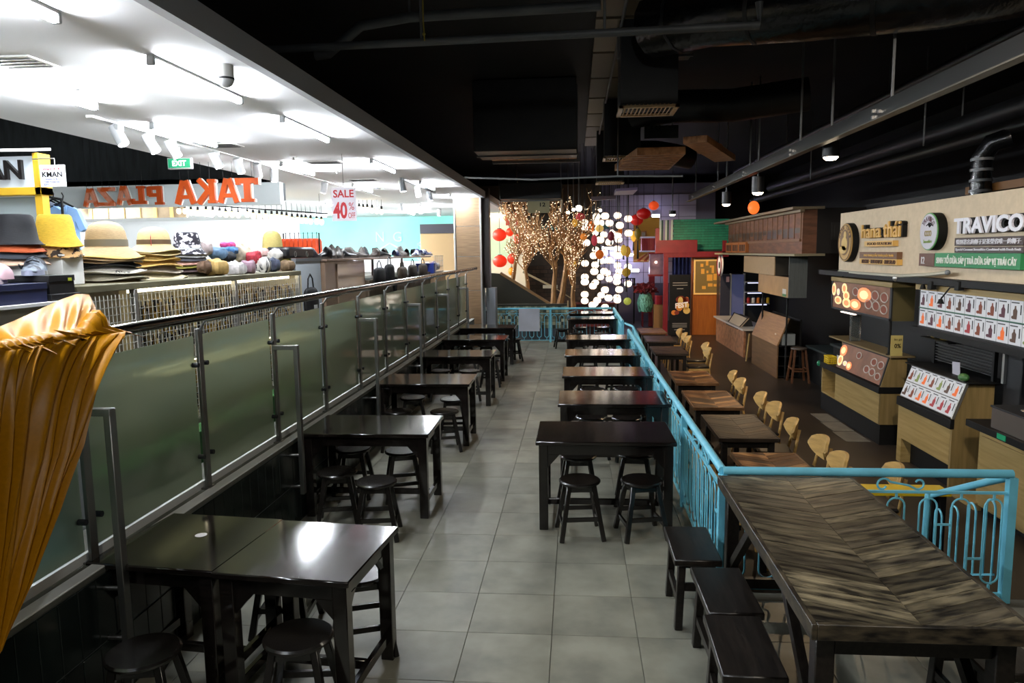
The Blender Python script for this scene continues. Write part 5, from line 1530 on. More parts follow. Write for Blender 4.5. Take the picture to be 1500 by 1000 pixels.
for s in (-1, 1):
    for j in range(4):
        bm_.box((c[0], c[1]+s*0.1, c[2]+0.02+0.033*j), (0.13, 0.008, 0.018)); bm_.box((c[0]+s*0.06, c[1], c[2]+0.02+0.033*j), (0.008, 0.2, 0.018))
    for t_ in (-1, -0.3, 0.3, 1):
        bm_.box((c[0]+s*0.06, c[1]+t_*0.1, c[2]+0.06), (0.01, 0.012, 0.13)); bm_.box((c[0]+t_*0.06, c[1]+s*0.1, c[2]+0.06), (0.012, 0.01, 0.13))
bm_.box((c[0], c[1], c[2]+0.006), (0.12, 0.2, 0.01))
obj('weave', bm_, M('basket_yellow', '#c9a91d', 0.5), ybk)
obj('rim', MB().tube([(c[0]-0.065, c[1]-0.105, c[2]+0.13), (c[0]+0.065, c[1]-0.105, c[2]+0.13), (c[0]+0.065, c[1]+0.105, c[2]+0.13), (c[0]-0.065, c[1]+0.105, c[2]+0.13)], 0.009, 6, closed=True), M('basket_yellow', '#c9a91d', 0.5), ybk)
wc = thing('paper_cup', 'white paper cup beside the yellow basket', 'cup', (4.22, 11.95, 0.356))
obj('cup', MB().lathe([(0, 0), (0.045, 0), (0.06, 0.17), (0.056, 0.17), (0.042, 0.01), (0, 0.01)], 14, (4.24, 11.98, 0.356)), M('cup_white', '#c9ccd0', 0.5), wc)
obj('lid', MB().lathe([(0, 0.185), (0.05, 0.185), (0.063, 0.165), (0, 0.165)], 14, (4.24, 11.98, 0.36)), m_black, wc)

# ---- nearer counter
FB = 4.05
sb = thing('food_counter', 'oak drinks counter with sloped lit card menu, nearer of two, beside the front railing', 'counter', (4.3, 8.7, LOW))
obj('front_leg', MB().span((FB, 9.27, LOW), (FB+0.35, 9.39, 0.265), 0.003), m_oak, sb)
obj('front_panel', MB().span((FB, 8.1, -0.14), (FB+0.03, 9.28, 0.265), 0.002), m_oak, sb)
obj('plinth', MB().span((FB+0.12, 8.12, LOW), (FB+0.35, 9.27, -0.14)), m_black, sb)
obj('side_panel', MB().prism([(FB, LOW), (4.46, LOW), (4.46, 0.785), (4.20, 0.785), (FB, 0.40)], 'y', 8.075, 8.11), m_oakv, sb)
obj('trim_band', MB().span((FB-0.025, 8.07, 0.268), (FB+0.02, 9.40, 0.375), 0.004), m_black, sb)
obj('back_panel', MB().span((4.40, 8.11, 0.268), (4.44, 9.38, 0.76)), m_oakv, sb)
obj('top_board', MB().span((4.15, 8.0, 0.775), (4.62, 9.5, 0.79), 0.003), m_black, sb)
obj('kick_board', MB().span((FB, 7.55, LOW), (4.2, 8.07, LOW+0.08)), m_oak, sb)
mo = Vector((FB-0.004, 9.36, 0.385)); mYv = Vector((0.13, 0, 0.385)); mY = mYv.normalized(); mH = mYv.length
me_ = menu_panel(sb, 'sloped_menu', [mo, mo+NY*1.28, mo+NY*1.28+mYv, mo+mYv], (0.02, 0, 0), M('menu_dark_back', '#3a3430', 0.4))
rr = random.Random(8)
def card(parent, o, X, Y, W, H, seed, two=False):
    rq = random.Random(seed); N = X.cross(Y); o = Vector(o)
    c_ = obj('card', MB().quadbox([o, o+X*W, o+X*W+Y*H, o+Y*H], -N*0.004), m_menu_w, parent, smooth=False)
    mb = MB(); k = rq.choice((2, 5, 5, 6, 7, 8, 3, 2))
    cx = W*rq.uniform(0.4, 0.55)
    q = o+N*0.001
    mb.quadbox([q+X*(cx-W*.14)+Y*H*.12, q+X*(cx+W*.14)+Y*H*.12, q+X*(cx+W*.17)+Y*H*.52, q+X*(cx+W*.06)+Y*H*.62, q+X*(cx+W*.05)+Y*H*.74, q+X*(cx-W*.05)+Y*H*.74, q+X*(cx-W*.06)+Y*H*.62, q+X*(cx-W*.17)+Y*H*.52], N*0.002)
    disc(mb, q+X*W*0.25+Y*H*0.2, W*0.13, H*0.08, X, Y, N, 10)
    obj('drink_print', mb, food[k], parent if two else c_, smooth=False)
    m2 = MB().quadbox([q+X*W*.08+Y*H*.86, q+X*W*.7+Y*H*.86, q+X*W*.7+Y*H*.91, q+X*W*.08+Y*H*.91], N*0.002)
    m2.quadbox([q+X*W*.82+Y*H*.35, q+X*W*.9+Y*H*.35, q+X*W*.9+Y*H*.8, q+X*W*.82+Y*H*.8], N*0.002)
    obj('caption_print', m2, m_dark, parent if two else c_, smooth=False)
for r_ in range(2):
    for k in range(7):
        card(me_, mo+mX*(0.02+0.178*k)+mY*(0.012+0.2*r_)-Vector((0.006, 0, 0)), NY, mY, 0.170, 0.19, 30+k+10*r_, two=True)
obj('menu_frame', MB().beam(mo+NY*1.29, mo+NY*1.29+mYv, 0.02, 0.03).beam(mo+mYv, mo+NY*1.29+mYv, 0.02, 0.02), m_alu, sb)
# hanging card menu
hbx = thing('menu_box', 'wide lit hanging menu of white drink cards above the nearer counter', 'menu', (4.25, 8.0, 1.3))
obj('case', MB().span((4.16, 5.6, 1.27), (4.4, 9.24, 1.72)), m_dark, hbx)
obj('top_board', MB().span((4.12, 5.6, 1.72), (4.42, 9.26, 1.785), 0.004), m_oak, hbx)
obj('mid_bar', MB().span((4.145, 5.6, 1.502), (4.16, 9.2, 1.512)), M('green_glass_edge', '#3d6a58', 0.3), hbx)
for r_ in range(2):
    for k in range(15):
        card(hbx, (4.158, 9.2-0.205*k, 1.29+0.222*r_), NY, NZ, 0.196, 0.205, 100+k+20*r_, two=True)
obj('under_shelf', MB().span((4.1, 5.6, 1.20), (4.45, 9.3, 1.27)), m_black, hbx)
# wiry shelf and back of the stall
ws = thing('wire_shelf', 'black slatted rack behind the nearer counter carrying mangoes', 'shelf', (4.8, 8.6, 0.79))
for k in range(9):
    obj('slat', MB().span((4.45, 8.10, 0.84+0.035*k), (4.47, 9.4, 0.852+0.035*k)), M('slat_grey', '#3a3a3a', 0.4), ws)
for y in (8.1, 9.4):
    obj('post', MB().span((4.44, y-0.02, 0.79), (4.48, y+0.02, 1.18)), m_black, ws)
obj('tray', MB().span((4.36, 8.9, 1.09), (4.62, 9.6, 1.105)), m_black, ws)
m_mango = M('mango_yellow', '#c7a32a', 0.45, nscale=6, namt=0.25)
for k, (u, v) in enumerate(((0, 0), (1, 0), (2, 0), (0.5, 1), (1.5, 1), (2.6, 0.2), (-0.7, 0.2))):
    p = (4.46+0.03*(k % 2), 9.45-0.14*u, 1.145+0.06*v)
    o = obj('mango', MB().sph(p, (0.05, 0.085, 0.045), 12, 8, 0.3*k), m_mango, None, loc=p)
    tag(o, 'yellow mango on the rack behind the drinks counter, ' + ['lying first in the bottom row', 'lying second in the bottom row', 'lying third in the bottom row', 'on top at left', 'on top at right', 'at the near end', 'at the far end by the leaves'][k], 'mango', 'mangoes on the rack')
lf = thing('banana_leaves', 'dark green leaves lying beside the mangoes', 'leaves', (4.5, 9.55, 1.11))
for k in range(4):
    obj('leaf', MB().grid(lambda a, b, k=k: Vector((4.45+0.1*(b-0.5)*math.sin(PI*a), 9.4+0.35*a, 1.17+0.05*math.sin(PI*a)+0.02*k)), 8, 3, 0.003), M('leaf_green', '#2d4a22', 0.5), lf)
gc = obj('green_fruit', MB().sph((4.16, 8.12, 0.83), (0.05, 0.075, 0.045), 12, 8), M('dull_green', '#3f6a3c', 0.4), None, loc=(4.16, 8.12, 0.83))
tag(gc, 'dull green fruit lying at the corner above the drinks menu', 'fruit')
vc = (4.3,8.542,0.848)
wcd = thing('card_holder', 'blank white card clipped on a dark stand over the drinks menu', 'card', (4.3, vc[1], 0.79))
obj('card', MB().box((4.29, vc[1], vc[2]), (0.006, 0.16, 0.17), rx=R(-6)), M('blank_card', '#b4b3be', 0.5), wcd)
obj('stand', MB().tube([(4.31, vc[1], 0.79), (4.31, vc[1], vc[2]+0.1)], 0.012, 6), m_black, wcd)
mg = thing('metal_grinder', 'dark metal stand with bright uprights behind the white card', 'appliance', (4.5, 7.9, 0.5))
obj('body', MB().span((4.5, 7.7, 0.5), (4.7, 8.0, 1.15), 0.01), m_dark, mg)
obj('upright', MB().span((4.47, 7.95, 0.79), (4.5, 7.99, 1.2)), m_alu, mg)
# right cupboard with steel case
cu = thing('till_counter', 'low oak cupboard with black counter edge beside the drinks counter', 'counter', (4.4, 6.9, LOW))
obj('body', MB().span((4.08, 5.6, LOW+0.06), (4.7, 7.6, 0.40), 0.003), m_oak, cu)
obj('counter_top', MB().span((4.0, 5.55, 0.40), (4.75, 7.72, 0.47), 0.004), m_black, cu)
for y in (5.7, 6.63):
    obj('door', MB().span((4.06, y, LOW+0.10), (4.08, y+0.9, 0.34), 0.003), m_oak, cu)
obj('plinth', MB().span((4.12, 5.62, LOW), (4.65, 7.55, LOW+0.06)), m_black, cu)
gs = (3.995,7.077,0.494)
obj('green_sticker', MB().span((3.994, gs[1]-0.07, 0.415), (3.9995, gs[1]+0.07, 0.465)), M('sticker_green', '#169a6a', 0.5), cu)
sc = thing('steel_case', 'brushed steel case with dark lid on the till counter at right edge', 'case', (4.3, 6.8, 0.47))
obj('body', MB().span((4.05, 5.9, 0.47), (4.6, 7.36, 0.67), 0.004), M('satin_steel', '#8b827c', 0.35, 0.8), sc)
obj('lid', MB().span((4.04, 5.89, 0.67), (4.61, 7.37, 0.69), 0.003), m_dark, sc)
obj('keys', MB().tube([(4.2+0.04*math.cos(a*PI/5), 7.05+0.07*math.sin(a*PI/5), 0.695) for a in range(10)], 0.008, 5, closed=True), m_alu, sc)
m5 = thing('menu_stand', 'small lit tilted menu board at the right edge above the steel case', 'menu', (4.35, 6.6, 0.9))
obj('board', MB().quadbox([(4.3, 7.25, 1.02), (4.45, 5.9, 0.85), (4.55, 5.9, 1.2), (4.4, 7.2, 1.15)], (0.02, 0, 0)), emit_mat('small_menu', '#dfe6e4', 0.6), m5)
obj('post', MB().tube([(4.44, 6.6, 0.69), (4.44, 6.6, 0.95)], 0.02, 6), m_black, m5)
# dark back walls of the stalls
struct('wall_right', MB().span((5.3, 5.5, LOW), (5.4, 9.6, 3.0)), m_black)
struct('wall_right', MB().span((5.3, 9.6, LOW), (5.4, 14.0, 3.0)), M('stall_back', '#0d0c0b', 0.7))
bb_ = thing('dark_worktop', 'dark worktop at the back between the two food counters', 'worktop', (5.0, 12.8, LOW))
obj('top', MB().span((4.75, 10.2, 0.42), (5.28, 14.0, 0.46)), M('dim_steel', '#3d4646', 0.4, 0.5), bb_)
obj('body', MB().span((4.8, 10.25, LOW), (5.26, 13.95, 0.42)), m_black, bb_)

# ---- big beige sign board with raised lettering
SX = 4.15
sg = thing('sign_board', 'long beige sign board with raised shop lettering over the food counters', 'sign', (4.2, 9.0, 1.87))
obj('board', MB().span((SX, 5.0, 1.872), (4.28, 11.98, 2.765), 0.004), M('beige_board', '#c2b094', 0.65, nscale=12, namt=0.06), sg)
obj('base_bar', MB().span((4.05, 5.0, 1.80), (4.30, 12.6, 1.872)), m_black, sg)
m_gold = M('gold_letter', '#d0a55a', 0.4); m_brown = M('sign_brown', '#4a3126', 0.5); m_silver = M('silver_letter', '#d8d8e0', 0.25, 0.0)
def on_sign(mb, txt, p, q, depth=0.012, bold=0.0, x=None):
    """p lower left, q upper right (world points on the sign plane)"""
    return mb.text(txt, (x if x else SX-0.06, p[1], p[2]), p[1]-q[1], q[2]-p[2], (0, -1, 0), depth=depth, bold=bold)
# left emblem
c = (4.13,11.462,2.309); r_ = 0.29
em = obj('emblem', MB().tube([(SX-0.09, c[1], c[2]), (SX, c[1], c[2])], r_, 28), m_black, sg)
obj('emblem_face', MB().tube([(SX-0.105, c[1], c[2]), (SX-0.09, c[1], c[2])], r_*0.97, 28), M('emblem_tan', '#b08d50', 0.45), em)
e2 = MB()
disc(e2, (SX-0.107, c[1], c[2]), r_*0.90, r_*0.90, NY, NZ, NX, 26, inner=0.006)
disc(e2, (SX-0.107, c[1], c[2]), r_*0.66, r_*0.66, NY, NZ, NX, 26)
obj('emblem_field', e2, M('emblem_brown', '#6d5133', 0.45), em, smooth=False)
e3 = MB()
disc(e3, (SX-0.111, c[1], c[2]-0.02), r_*0.40, r_*0.36, NY, NZ, NX, 18)
disc(e3, (SX-0.111, c[1]+0.05, c[2]-0.11), r_*0.5, r_*0.2, NY, NZ, NX, 18)
disc(e3, (SX-0.113, c[1]-0.02, c[2]+0.11), r_*0.17, r_*0.2, NY, NZ, NX, 14)
obj('emblem_figure', e3, M('emblem_gold', '#c9a85f', 0.45), em, smooth=False)
def ring_text(mb, txt, cx, cy, cz, rad, a0, a1, size):
    for k, ch_ in enumerate(txt):
        if ch_ == ' ': continue
        a = a0 + (a1-a0)*(k+0.5)/len(txt)
        up = Vector((0, -math.cos(a), math.sin(a))); d = Vector((0, -math.sin(a), -math.cos(a)))
        if a < 0: up, d = -up, -d
        p = Vector((cx, cy-math.cos(a)*rad, cz+math.sin(a)*rad)) - d*size*0.35 - up*size*0.5
        mb.text(ch_, p, size*0.7, size, d, up, depth=0.003)
rt_m = MB(); ring_text(rt_m, 'HANA THAI', SX-0.106, c[1], c[2], r_*0.79, R(165), R(15), 0.055)
obj('lettering', rt_m, m_brown, em, smooth=False)
def plate_and_text(txt, p, q, mat, tmat, tp, tq, bold=0.0, th=0.07):
    o = obj('name_plate', MB().span((SX-th, q[1], p[2]), (SX, p[1], q[2])), mat, sg, smooth=False)
    if txt:
        obj('lettering', on_sign(MB(), txt, tp, tq, depth=0.008, bold=bold, x=SX-th-0.001), tmat, o, smooth=False)
    return o
def raised(txt, p, q, tmat, bold=0.02):
    obj('letter_back', on_sign(MB(), txt, (p[0], p[1]-0.035, p[2]), (q[0], q[1]-0.035, q[2]), depth=0.06, bold=bold+0.045, x=SX-0.001), m_black, sg, smooth=False)
    obj('lettering', on_sign(MB(), txt, p, q, depth=0.02, bold=bold, x=SX-0.062), tmat, sg, smooth=False)
raised('hana', (4.08,10.911,2.361), (4.08,10.251,2.549), m_gold, 0.01)
raised('thái', (4.08,10.164,2.358), (4.08,9.655,2.569), m_gold, 0.01)
plate_and_text('FOOD STATION', (4.09,10.8,2.244), (4.09,9.868,2.317), m_gold, m_brown, (4.08,10.679,2.263), (4.08,9.903,2.3))
plate_and_text('PAD THAI | LẨU THÁI | GỎI THÁI', (4.09,10.957,2.079), (4.09,9.73,2.169), M('plate_brown', '#6a4a33', 0.5), m_gold, (4.08,10.782,2.1), (4.08,9.825,2.151))
plate_and_text('NOODLE · THAI HOTPOT · THAI SALAD', (4.09,10.948,2.001), (4.09,9.719,2.074), m_gold, m_brown, (4.08,10.847,2.013), (4.08,9.754,2.065))
# right emblem and lettering
c = (4.12,8.827,2.403); r2 = 0.205
em = obj('emblem', MB().tube([(SX-0.10, c[1], c[2]), (SX, c[1], c[2])], r2*1.04, 30), m_black, sg)
obj('emblem_rim', MB().tube([(SX-0.11, c[1], c[2]), (SX-0.10, c[1], c[2])], r2*1.04, 30), M('emblem_green', '#4f8a4a', 0.4), em)
obj('emblem_face', MB().tube([(SX-0.115, c[1], c[2]), (SX-0.105, c[1], c[2])], r2*0.98, 30), M('emblem_silver', '#c6c5cf', 0.2, 0.2), em)
e3 = MB()
for k in range(5):
    a = R(20+32*k)
    e3.tube([(SX-0.117, c[1]-0.03, c[2]+0.05), (SX-0.117, c[1]-0.03-0.05*math.cos(a), c[2]+0.06+0.045*math.sin(a)), (SX-0.117, c[1]-0.03-0.09*math.cos(a), c[2]+0.05+0.03*math.sin(a))], 0.005, 5)
obj('emblem_palm', e3, m_black, em)
e4 = MB()
for k in range(4): disc(e4, (SX-0.117, c[1]+0.06-0.04*k, c[2]-0.02), 0.018, 0.03, NY, NZ, NX, 10, inner=0.004)
obj('emblem_fruit', e4, M('emblem_ochre', '#8a7a3c', 0.4), em)
t1 = MB(); ring_text(t1, 'TRAVICO', SX-0.116, c[1], c[2], r2*0.72, R(150), R(30), 0.055)
obj('lettering', t1, M('emblem_maroon', '#4f2430', 0.5), em, smooth=False)
t1 = MB(); t1.text('Smoothies', (SX-0.117, c[1]+0.10, c[2]-0.13), 0.2, 0.04, (0, -1, 0), depth=0.003)
obj('lettering', t1, M('emblem_leaf', '#7d9a4a', 0.5), em, smooth=False)
raised('TRAVICO', (4.08,8.33,2.361), (4.08,7.095,2.53), m_silver, 0.035)
plate_and_text('特別著名的椰子是茶榮省唯一的椰子', (4.1,8.356,2.237), (4.1,7.125,2.321), M('plate_umber', '#3a2a28', 0.5), m_silver, (4.09,8.309,2.251), (4.09,7.158,2.303), th=0.05)
plate_and_text('Special Coconut Smoothies Combined with Fresh Fruit', (4.1,8.348,2.163), (4.1,7.114,2.222), M('plate_umber', '#3a2a28', 0.5), m_silver, (4.09,8.315,2.178), (4.09,7.147,2.21), th=0.05)
plate_and_text('12', (4.1,9.139,2.007), (4.1,8.772,2.154), M('plate_brown2', '#5a382a', 0.5), m_silver, (4.09,9.067,2.033), (4.09,8.992,2.114), th=0.06)
plate_and_text('SINH TỐ DỪA SÁP | TRÀ DỪA SÁP VỊ TRÁI CÂY', (4.1,8.755,2.007), (4.1,7.137,2.16), M('plate_green', '#1f7a48', 0.5), M('letter_white', '#d8dcd6', 0.5), (4.09,8.703,2.024), (4.09,7.181,2.147), th=0.06, bold=0.01)
pr_ = thing('cable_trunking', 'bent white cable trunking lying along the foot of the beige sign', 'trunking', (4.08,9.98,1.875))
obj('strip', MB().tube([(4.08,11.756,1.871), (4.06,10.852,1.867), (4.05,9.504,1.874), (4.04,8.743,1.915), (4.04,8.345,1.95)], 0.022, 6), M('trunk_white', '#a9a695', 0.5), pr_)
obj('end_clip', MB().sph((4.04,8.345,1.95), 0.03, 8, 6), m_grey, pr_)
for k, (p, q, lab) in enumerate((((4.06,9.661,1.842), (4.06,9.587,1.888), 'small silver spotlight clipped under the sign over the dish menu box'), ((4.06,8.723,1.783), (4.06,8.938,1.789), 'black picture light reaching over the far end of the card menu'), ((4.06,8.126,1.804), (4,8.377,1.658), 'black curved picture light hanging before the card menu'))):
    t = thing('picture_light', lab, 'lamp', p)
    if k == 0:
        obj('cap', MB().sph(p, 0.045, 10, 8), m_alu, t); obj('stem', MB().tube([p, (p[0], p[1], 1.81)], 0.012, 6), m_alu, t)
    else:
        pp_ = Vector(p); qq = Vector(q); m_ = (pp_+qq)/2+Vector((0, 0, 0.06))
        obj('arm', MB().tube([pp_, pp_.lerp(m_, .6), m_, m_.lerp(qq, .6), qq], 0.009, 6), m_black, t)
        obj('mount', MB().span((pp_[0]-0.03, pp_[1]-0.05, pp_[2]-0.04), (pp_[0]+0.03, pp_[1]+0.05, pp_[2]+0.06), 0.008), m_black, t)
        obj('shade', MB().cyl(qq, qq-Vector((0, 0, 0.05)), 0.02, 0.035, 10), m_black, t)

# ================================================================ RIGHT: STANDS FURTHER BACK
sd = thing('wooden_stand', 'brown wooden stand with sloped upper board beside the bar stool', 'stand', (4.4, 16.4, LOW))
m_brn = M('stand_brown', '#6b5033', 0.5, nscale=3, col2='#543d26', stretch=(2, 0.6, 8), lo=0.3, hi=0.7)
m_brn2 = M('stand_light', '#8a6842', 0.5, nscale=3, col2='#735332', stretch=(2, 0.6, 8), lo=0.3, hi=0.7)
obj('front_panel', MB().span((4.15, 15.34, LOW), (4.18, 17.5, 0.23), 0.003), m_brn, sd)
obj('sloped_board', MB().quadbox([(4.14, 17.5, 0.235), (4.14, 15.33, 0.235), (4.36, 15.33, 0.80), (4.36, 17.5, 0.80)], (0.03, 0, 0.0)), m_brn2, sd)
for z in (-0.42, -0.2, 0.0, 0.22):
    obj('shelf', MB().span((4.18, 15.36, z), (4.6, 17.48, z+0.02)), m_black, sd)
obj('back_panel', MB().span((4.6, 15.34, LOW), (4.63, 17.5, 0.78)), m_black, sd)
obj('mark', MB().sph((4.222, 15.75, 0.42), (0.01, 0.09, 0.03), 10, 6), M('pale_mark', '#b9b0a0', 0.6), sd)
wbx = thing('white_carton', 'white carton on the shelf of the brown wooden stand', 'carton', (4.42, 15.5, 0.24))
obj('body', MB().span((4.25, 15.38, 0.241), (4.52, 15.62, 0.47), 0.004), M('carton_white', '#9aa0a0', 0.5), wbx)
obj('flap', MB().span((4.25, 15.375, 0.45), (4.52, 15.5, 0.474), 0.002), M('carton_white', '#9aa0a0', 0.5), wbx)
bs = thing('bar_stool', 'brown wooden bar stool beside the dark counter', 'stool', (4.47, 14.95, LOW))
BASE[bs.name] = Vector((0, 0, 0))
obj('seat', MB().lathe([(0, 0.66), (0.15, 0.66), (0.16, 0.68), (0.155, 0.70), (0, 0.705)], 20), M('stool_seat', '#4d4238', 0.4), bs)
for sx in (-1, 1):
    for sy in (-1, 1):
        obj('leg', MB().beam((sx*0.17, sy*0.17, 0), (sx*0.10, sy*0.10, 0.66), 0.035, 0.035), M('stool_brown', '#5b3820', 0.45), bs)
for s in (-1, 1):
    obj('foot_rail', MB().beam((-0.145, s*0.145, 0.24), (0.145, s*0.145, 0.24), 0.02, 0.03), M('stool_brown', '#5b3820', 0.45), bs)
    obj('foot_rail', MB().beam((s*0.145, -0.145, 0.28), (s*0.145, 0.145, 0.28), 0.02, 0.03), M('stool_brown', '#5b3820', 0.45), bs)
dcn = thing('dark_counter', 'black counter with grey top behind the bar stool', 'counter', (5.0, 14.6, LOW))
obj('top', MB().span((4.7, 14.05, 0.22), (5.8, 15.3, 0.26), 0.004), M('dim_steel', '#3d4646', 0.4, 0.5), dcn)
obj('body', MB().span((4.75, 14.1, LOW), (5.8, 15.28, 0.22)), m_black, dcn)
obj('end_panel', MB().span((4.74, 14.07, LOW), (4.86, 14.1, 0.2)), M('dim_blue_grey', '#4a5358', 0.4), dcn)
scn = thing('tiled_counter', 'salmon brown textured counter with pale top at the back of the right aisle', 'counter', (4.4, 20.1, LOW))
obj('front_panel', MB().span((4.15, 18.35, LOW), (4.2, 21.9, 0.23), 0.003), M('salmon_texture', '#9a6a4a', 0.6, nscale=9, col2='#7a5238', lo=0.4, hi=0.6), scn)
obj('end_panel', MB().span((4.2, 18.33, LOW), (4.75, 18.36, 0.23)), M('end_brown', '#4d3b2c', 0.5), scn)
obj('top', MB().span((4.08, 18.2, 0.23), (4.8, 22.0, 0.275), 0.004), M('pale_counter', '#b8b2ac', 0.35), scn)
lc_ = thing('lectern_panel', 'blank white tilted panel with dark frame on the salmon counter', 'panel', (4.2, 19.2, 0.275))
A_ = [(4.1,20.126,0.202), (4.1,18.783,0.215), (4.35,18.797,0.49), (4.35,20.396,0.494)]
obj('panel', MB().quadbox([A_[0], A_[1], A_[2], A_[3]], (0.03, 0, -0.01)), M('blank_panel', '#b7a68e', 0.5), lc_)
obj('frame', MB().tube([Vector(a)-Vector((0.01, 0, -0.005)) for a in A_], 0.014, 6, closed=True), m_dark, lc_)
obj('support', MB().prism([(4.2, 0.275), (4.5, 0.275), (4.42, 0.5)], 'y', A_[1][1]+0.1, A_[0][1]-0.1), m_dark, lc_)
bk = thing('plank_offcut', 'pale wooden strip leaning by the brown stand', 'strip', (4.1, 17.7, LOW))
obj('strip', MB().beam((4.08, 17.75, LOW), (4.18, 17.9, 0.2), 0.02, 0.06), m_oak, bk)
# hanging boxes under the house front
hb1 = thing('hanging_board_box', 'speckled beige box hanging under the brown house front, upper one', 'box', (4.4, 17.3, 1.66))
m_spk = M('speckled_beige', '#a88a64', 0.6, nscale=14, col2='#8a6f4e', lo=0.2, hi=0.4)
obj('front_panel', MB().span((4.2, 15.92, 1.665), (4.22, 18.75, 2.06), 0.002), m_spk, hb1)
obj('end_panel', MB().span((4.22, 15.92, 1.665), (4.55, 15.95, 2.06)), M('shade_box', '#3a342a', 0.6), hb1)
obj('back_panel', MB().span((4.55, 15.92, 1.665), (4.58, 18.75, 2.06)), M('shade_box', '#3a342a', 0.6), hb1)
obj('bottom_panel', MB().span((4.22, 15.95, 1.665), (4.55, 18.75, 1.69)), M('shade_box', '#3a342a', 0.6), hb1)
hb2 = thing('hanging_board_box', 'tan box with grey end hanging below the speckled one', 'box', (4.4, 16.0, 1.25))
obj('front_panel', MB().span((4.2, 14.87, 1.255), (4.22, 17.25, 1.66), 0.002), M('tan_front', '#a07b4f', 0.55, nscale=4, namt=0.1), hb2)
obj('end_panel', MB().span((4.2, 14.84, 1.255), (4.55, 14.87, 2.08)), M('grey_end', '#5c5f5c', 0.6, nscale=4, namt=0.1, stretch=(8, 1, 1)), hb2)
obj('back_panel', MB().span((4.53, 14.87, 1.255), (4.55, 17.25, 1.66)), M('shade_box', '#3a342a', 0.6), hb2)
obj('sticker', MB().span((4.195, 15.0, 1.27), (4.2, 15.25, 1.32)), M('sticker_leaf', '#3b7a4a', 0.5), hb2)
obj('sticker', MB().span((4.195, 15.0, 1.32), (4.2, 15.25, 1.42)), M('sticker_pale', '#c9c2bc', 0.5), hb2)
for k, y in enumerate((15.25, 17.2)):
    p_ = thing('support_pole', 'thin black pole holding the hanging boxes, %s one' % ('nearer', 'farther')[k], 'pole', (4.3, y, 0.2))
    obj('shaft', MB().tube([(4.30, y, LOW if k == 0 else 0.6), (4.30, y, 1.255)], 0.02, 6), m_black, p_)
    obj('collar', MB().tube([(4.30, y, 1.19), (4.30, y, 1.25)], 0.035, 8), m_black, p_)
# brown wooden house front
hf = thing('house_front', 'brown wooden house front with small windows hanging over the back stalls', 'facade', (4.3, 18.0, 2.12))
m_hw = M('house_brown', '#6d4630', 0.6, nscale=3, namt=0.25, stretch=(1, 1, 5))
m_hw2 = M('house_batten', '#7d5a40', 0.6); m_hor = M('house_orange', '#a8642c', 0.55)
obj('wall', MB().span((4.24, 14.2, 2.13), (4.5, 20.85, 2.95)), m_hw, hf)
obj('eave', MB().span((4.02, 14.1, 2.95), (4.6, 21.9, 3.0)).span((4.16, 14.1, 2.90), (4.24, 21.0, 2.95)), M('eave_wood', '#7a6a52', 0.6), hf)
obj('ledge', MB().span((4.04, 14.0, 2.085), (4.6, 21.8, 2.13), 0.003), M('ledge_pale', '#8f8468', 0.5), hf)
for k in range(17):
    y = 14.3+0.405*k
    obj('batten', MB().span((4.225, y-0.02, 2.42), (4.24, y+0.02, 2.9)), m_hw2, hf)
for k in range(16):
    y = 14.34+0.405*k
    obj('panel', MB().span((4.232, y, 2.44 if k % 3 else 2.52), (4.24, y+0.33, 2.62)), M('house_dark_pane', '#3d2c22', 0.4), hf)
for k in range(3):
    y = 18.45+0.8*k
    w = obj('window', MB().span((4.16, y, 2.14), (4.24, y+0.76, 2.40), 0.004), m_hor, hf)
    for j in range(3):
        obj('pane', MB().span((4.152, y+0.08+0.22*j, 2.18), (4.16, y+0.22+0.22*j, 2.34)), M('house_dark_pane', '#3d2c22', 0.4), w)
obj('sill_rail', MB().span((4.2, 14.25, 2.36), (4.24, 18.4, 2.41)), m_hw2, hf)
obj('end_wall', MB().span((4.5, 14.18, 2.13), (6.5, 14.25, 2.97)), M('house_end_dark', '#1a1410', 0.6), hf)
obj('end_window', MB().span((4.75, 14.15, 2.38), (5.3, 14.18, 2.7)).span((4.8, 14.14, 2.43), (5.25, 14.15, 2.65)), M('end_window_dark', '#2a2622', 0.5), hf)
struct('wall_right', MB().span((5.9, 14.0, LOW), (6.0, 24.0, 2.9)), m_black)

# ================================================================ FAR END
# mosaic clad upstand and stair seen behind the far railing
mw_ = thing('mosaic_wall', 'low wall clad in olive and pale mosaic behind the far railing', 'wall', (-0.6, 18.5, 0))
ma, mb2 = (-2.022,18.5,0.891), (-0.214,18.5,0.004)
m_mos = [M('mosaic_a', '#6a6d58', 0.5), M('mosaic_b', '#8f8d70', 0.5), M('mosaic_c', '#b5b190', 0.5), M('mosaic_d', '#3c4238', 0.5)]
obj('core', MB().span((ma[0], 18.45, 0.0), (mb2[0], 18.54, ma[2])), M('mosaic_core', '#3a3b33', 0.7), mw_)
rm = random.Random(9)
cell = {}
nx, nz = 24, 7
z0m = 0.30
for i in range(nx):
    for j in range(nz):
        k = (i+j) % 2 + 2*(rm.random() < 0.35)
        cell.setdefault(k % 4, []).append((i, j))
cw, chh = (mb2[0]-ma[0])/nx, (ma[2]-0.02-z0m)/nz
src = {}
for k, L in cell.items():
    for (i, j) in L:
        loc = (ma[0]+cw*(i+0.5), 18.443, z0m+chh*(j+0.5))
        if k not in src:
            src[k] = obj('mosaic_tile', MB().box(loc, (cw*0.93, 0.014, chh*0.93)), m_mos[k], mw_, smooth=False); src[(k, 'l')] = loc
        else:
            o = share('mosaic_tile', src[k], mw_, (0, 0, 0)); b = src[(k, 'l')]; o.location = (loc[0]-b[0], 0, loc[2]-b[2])
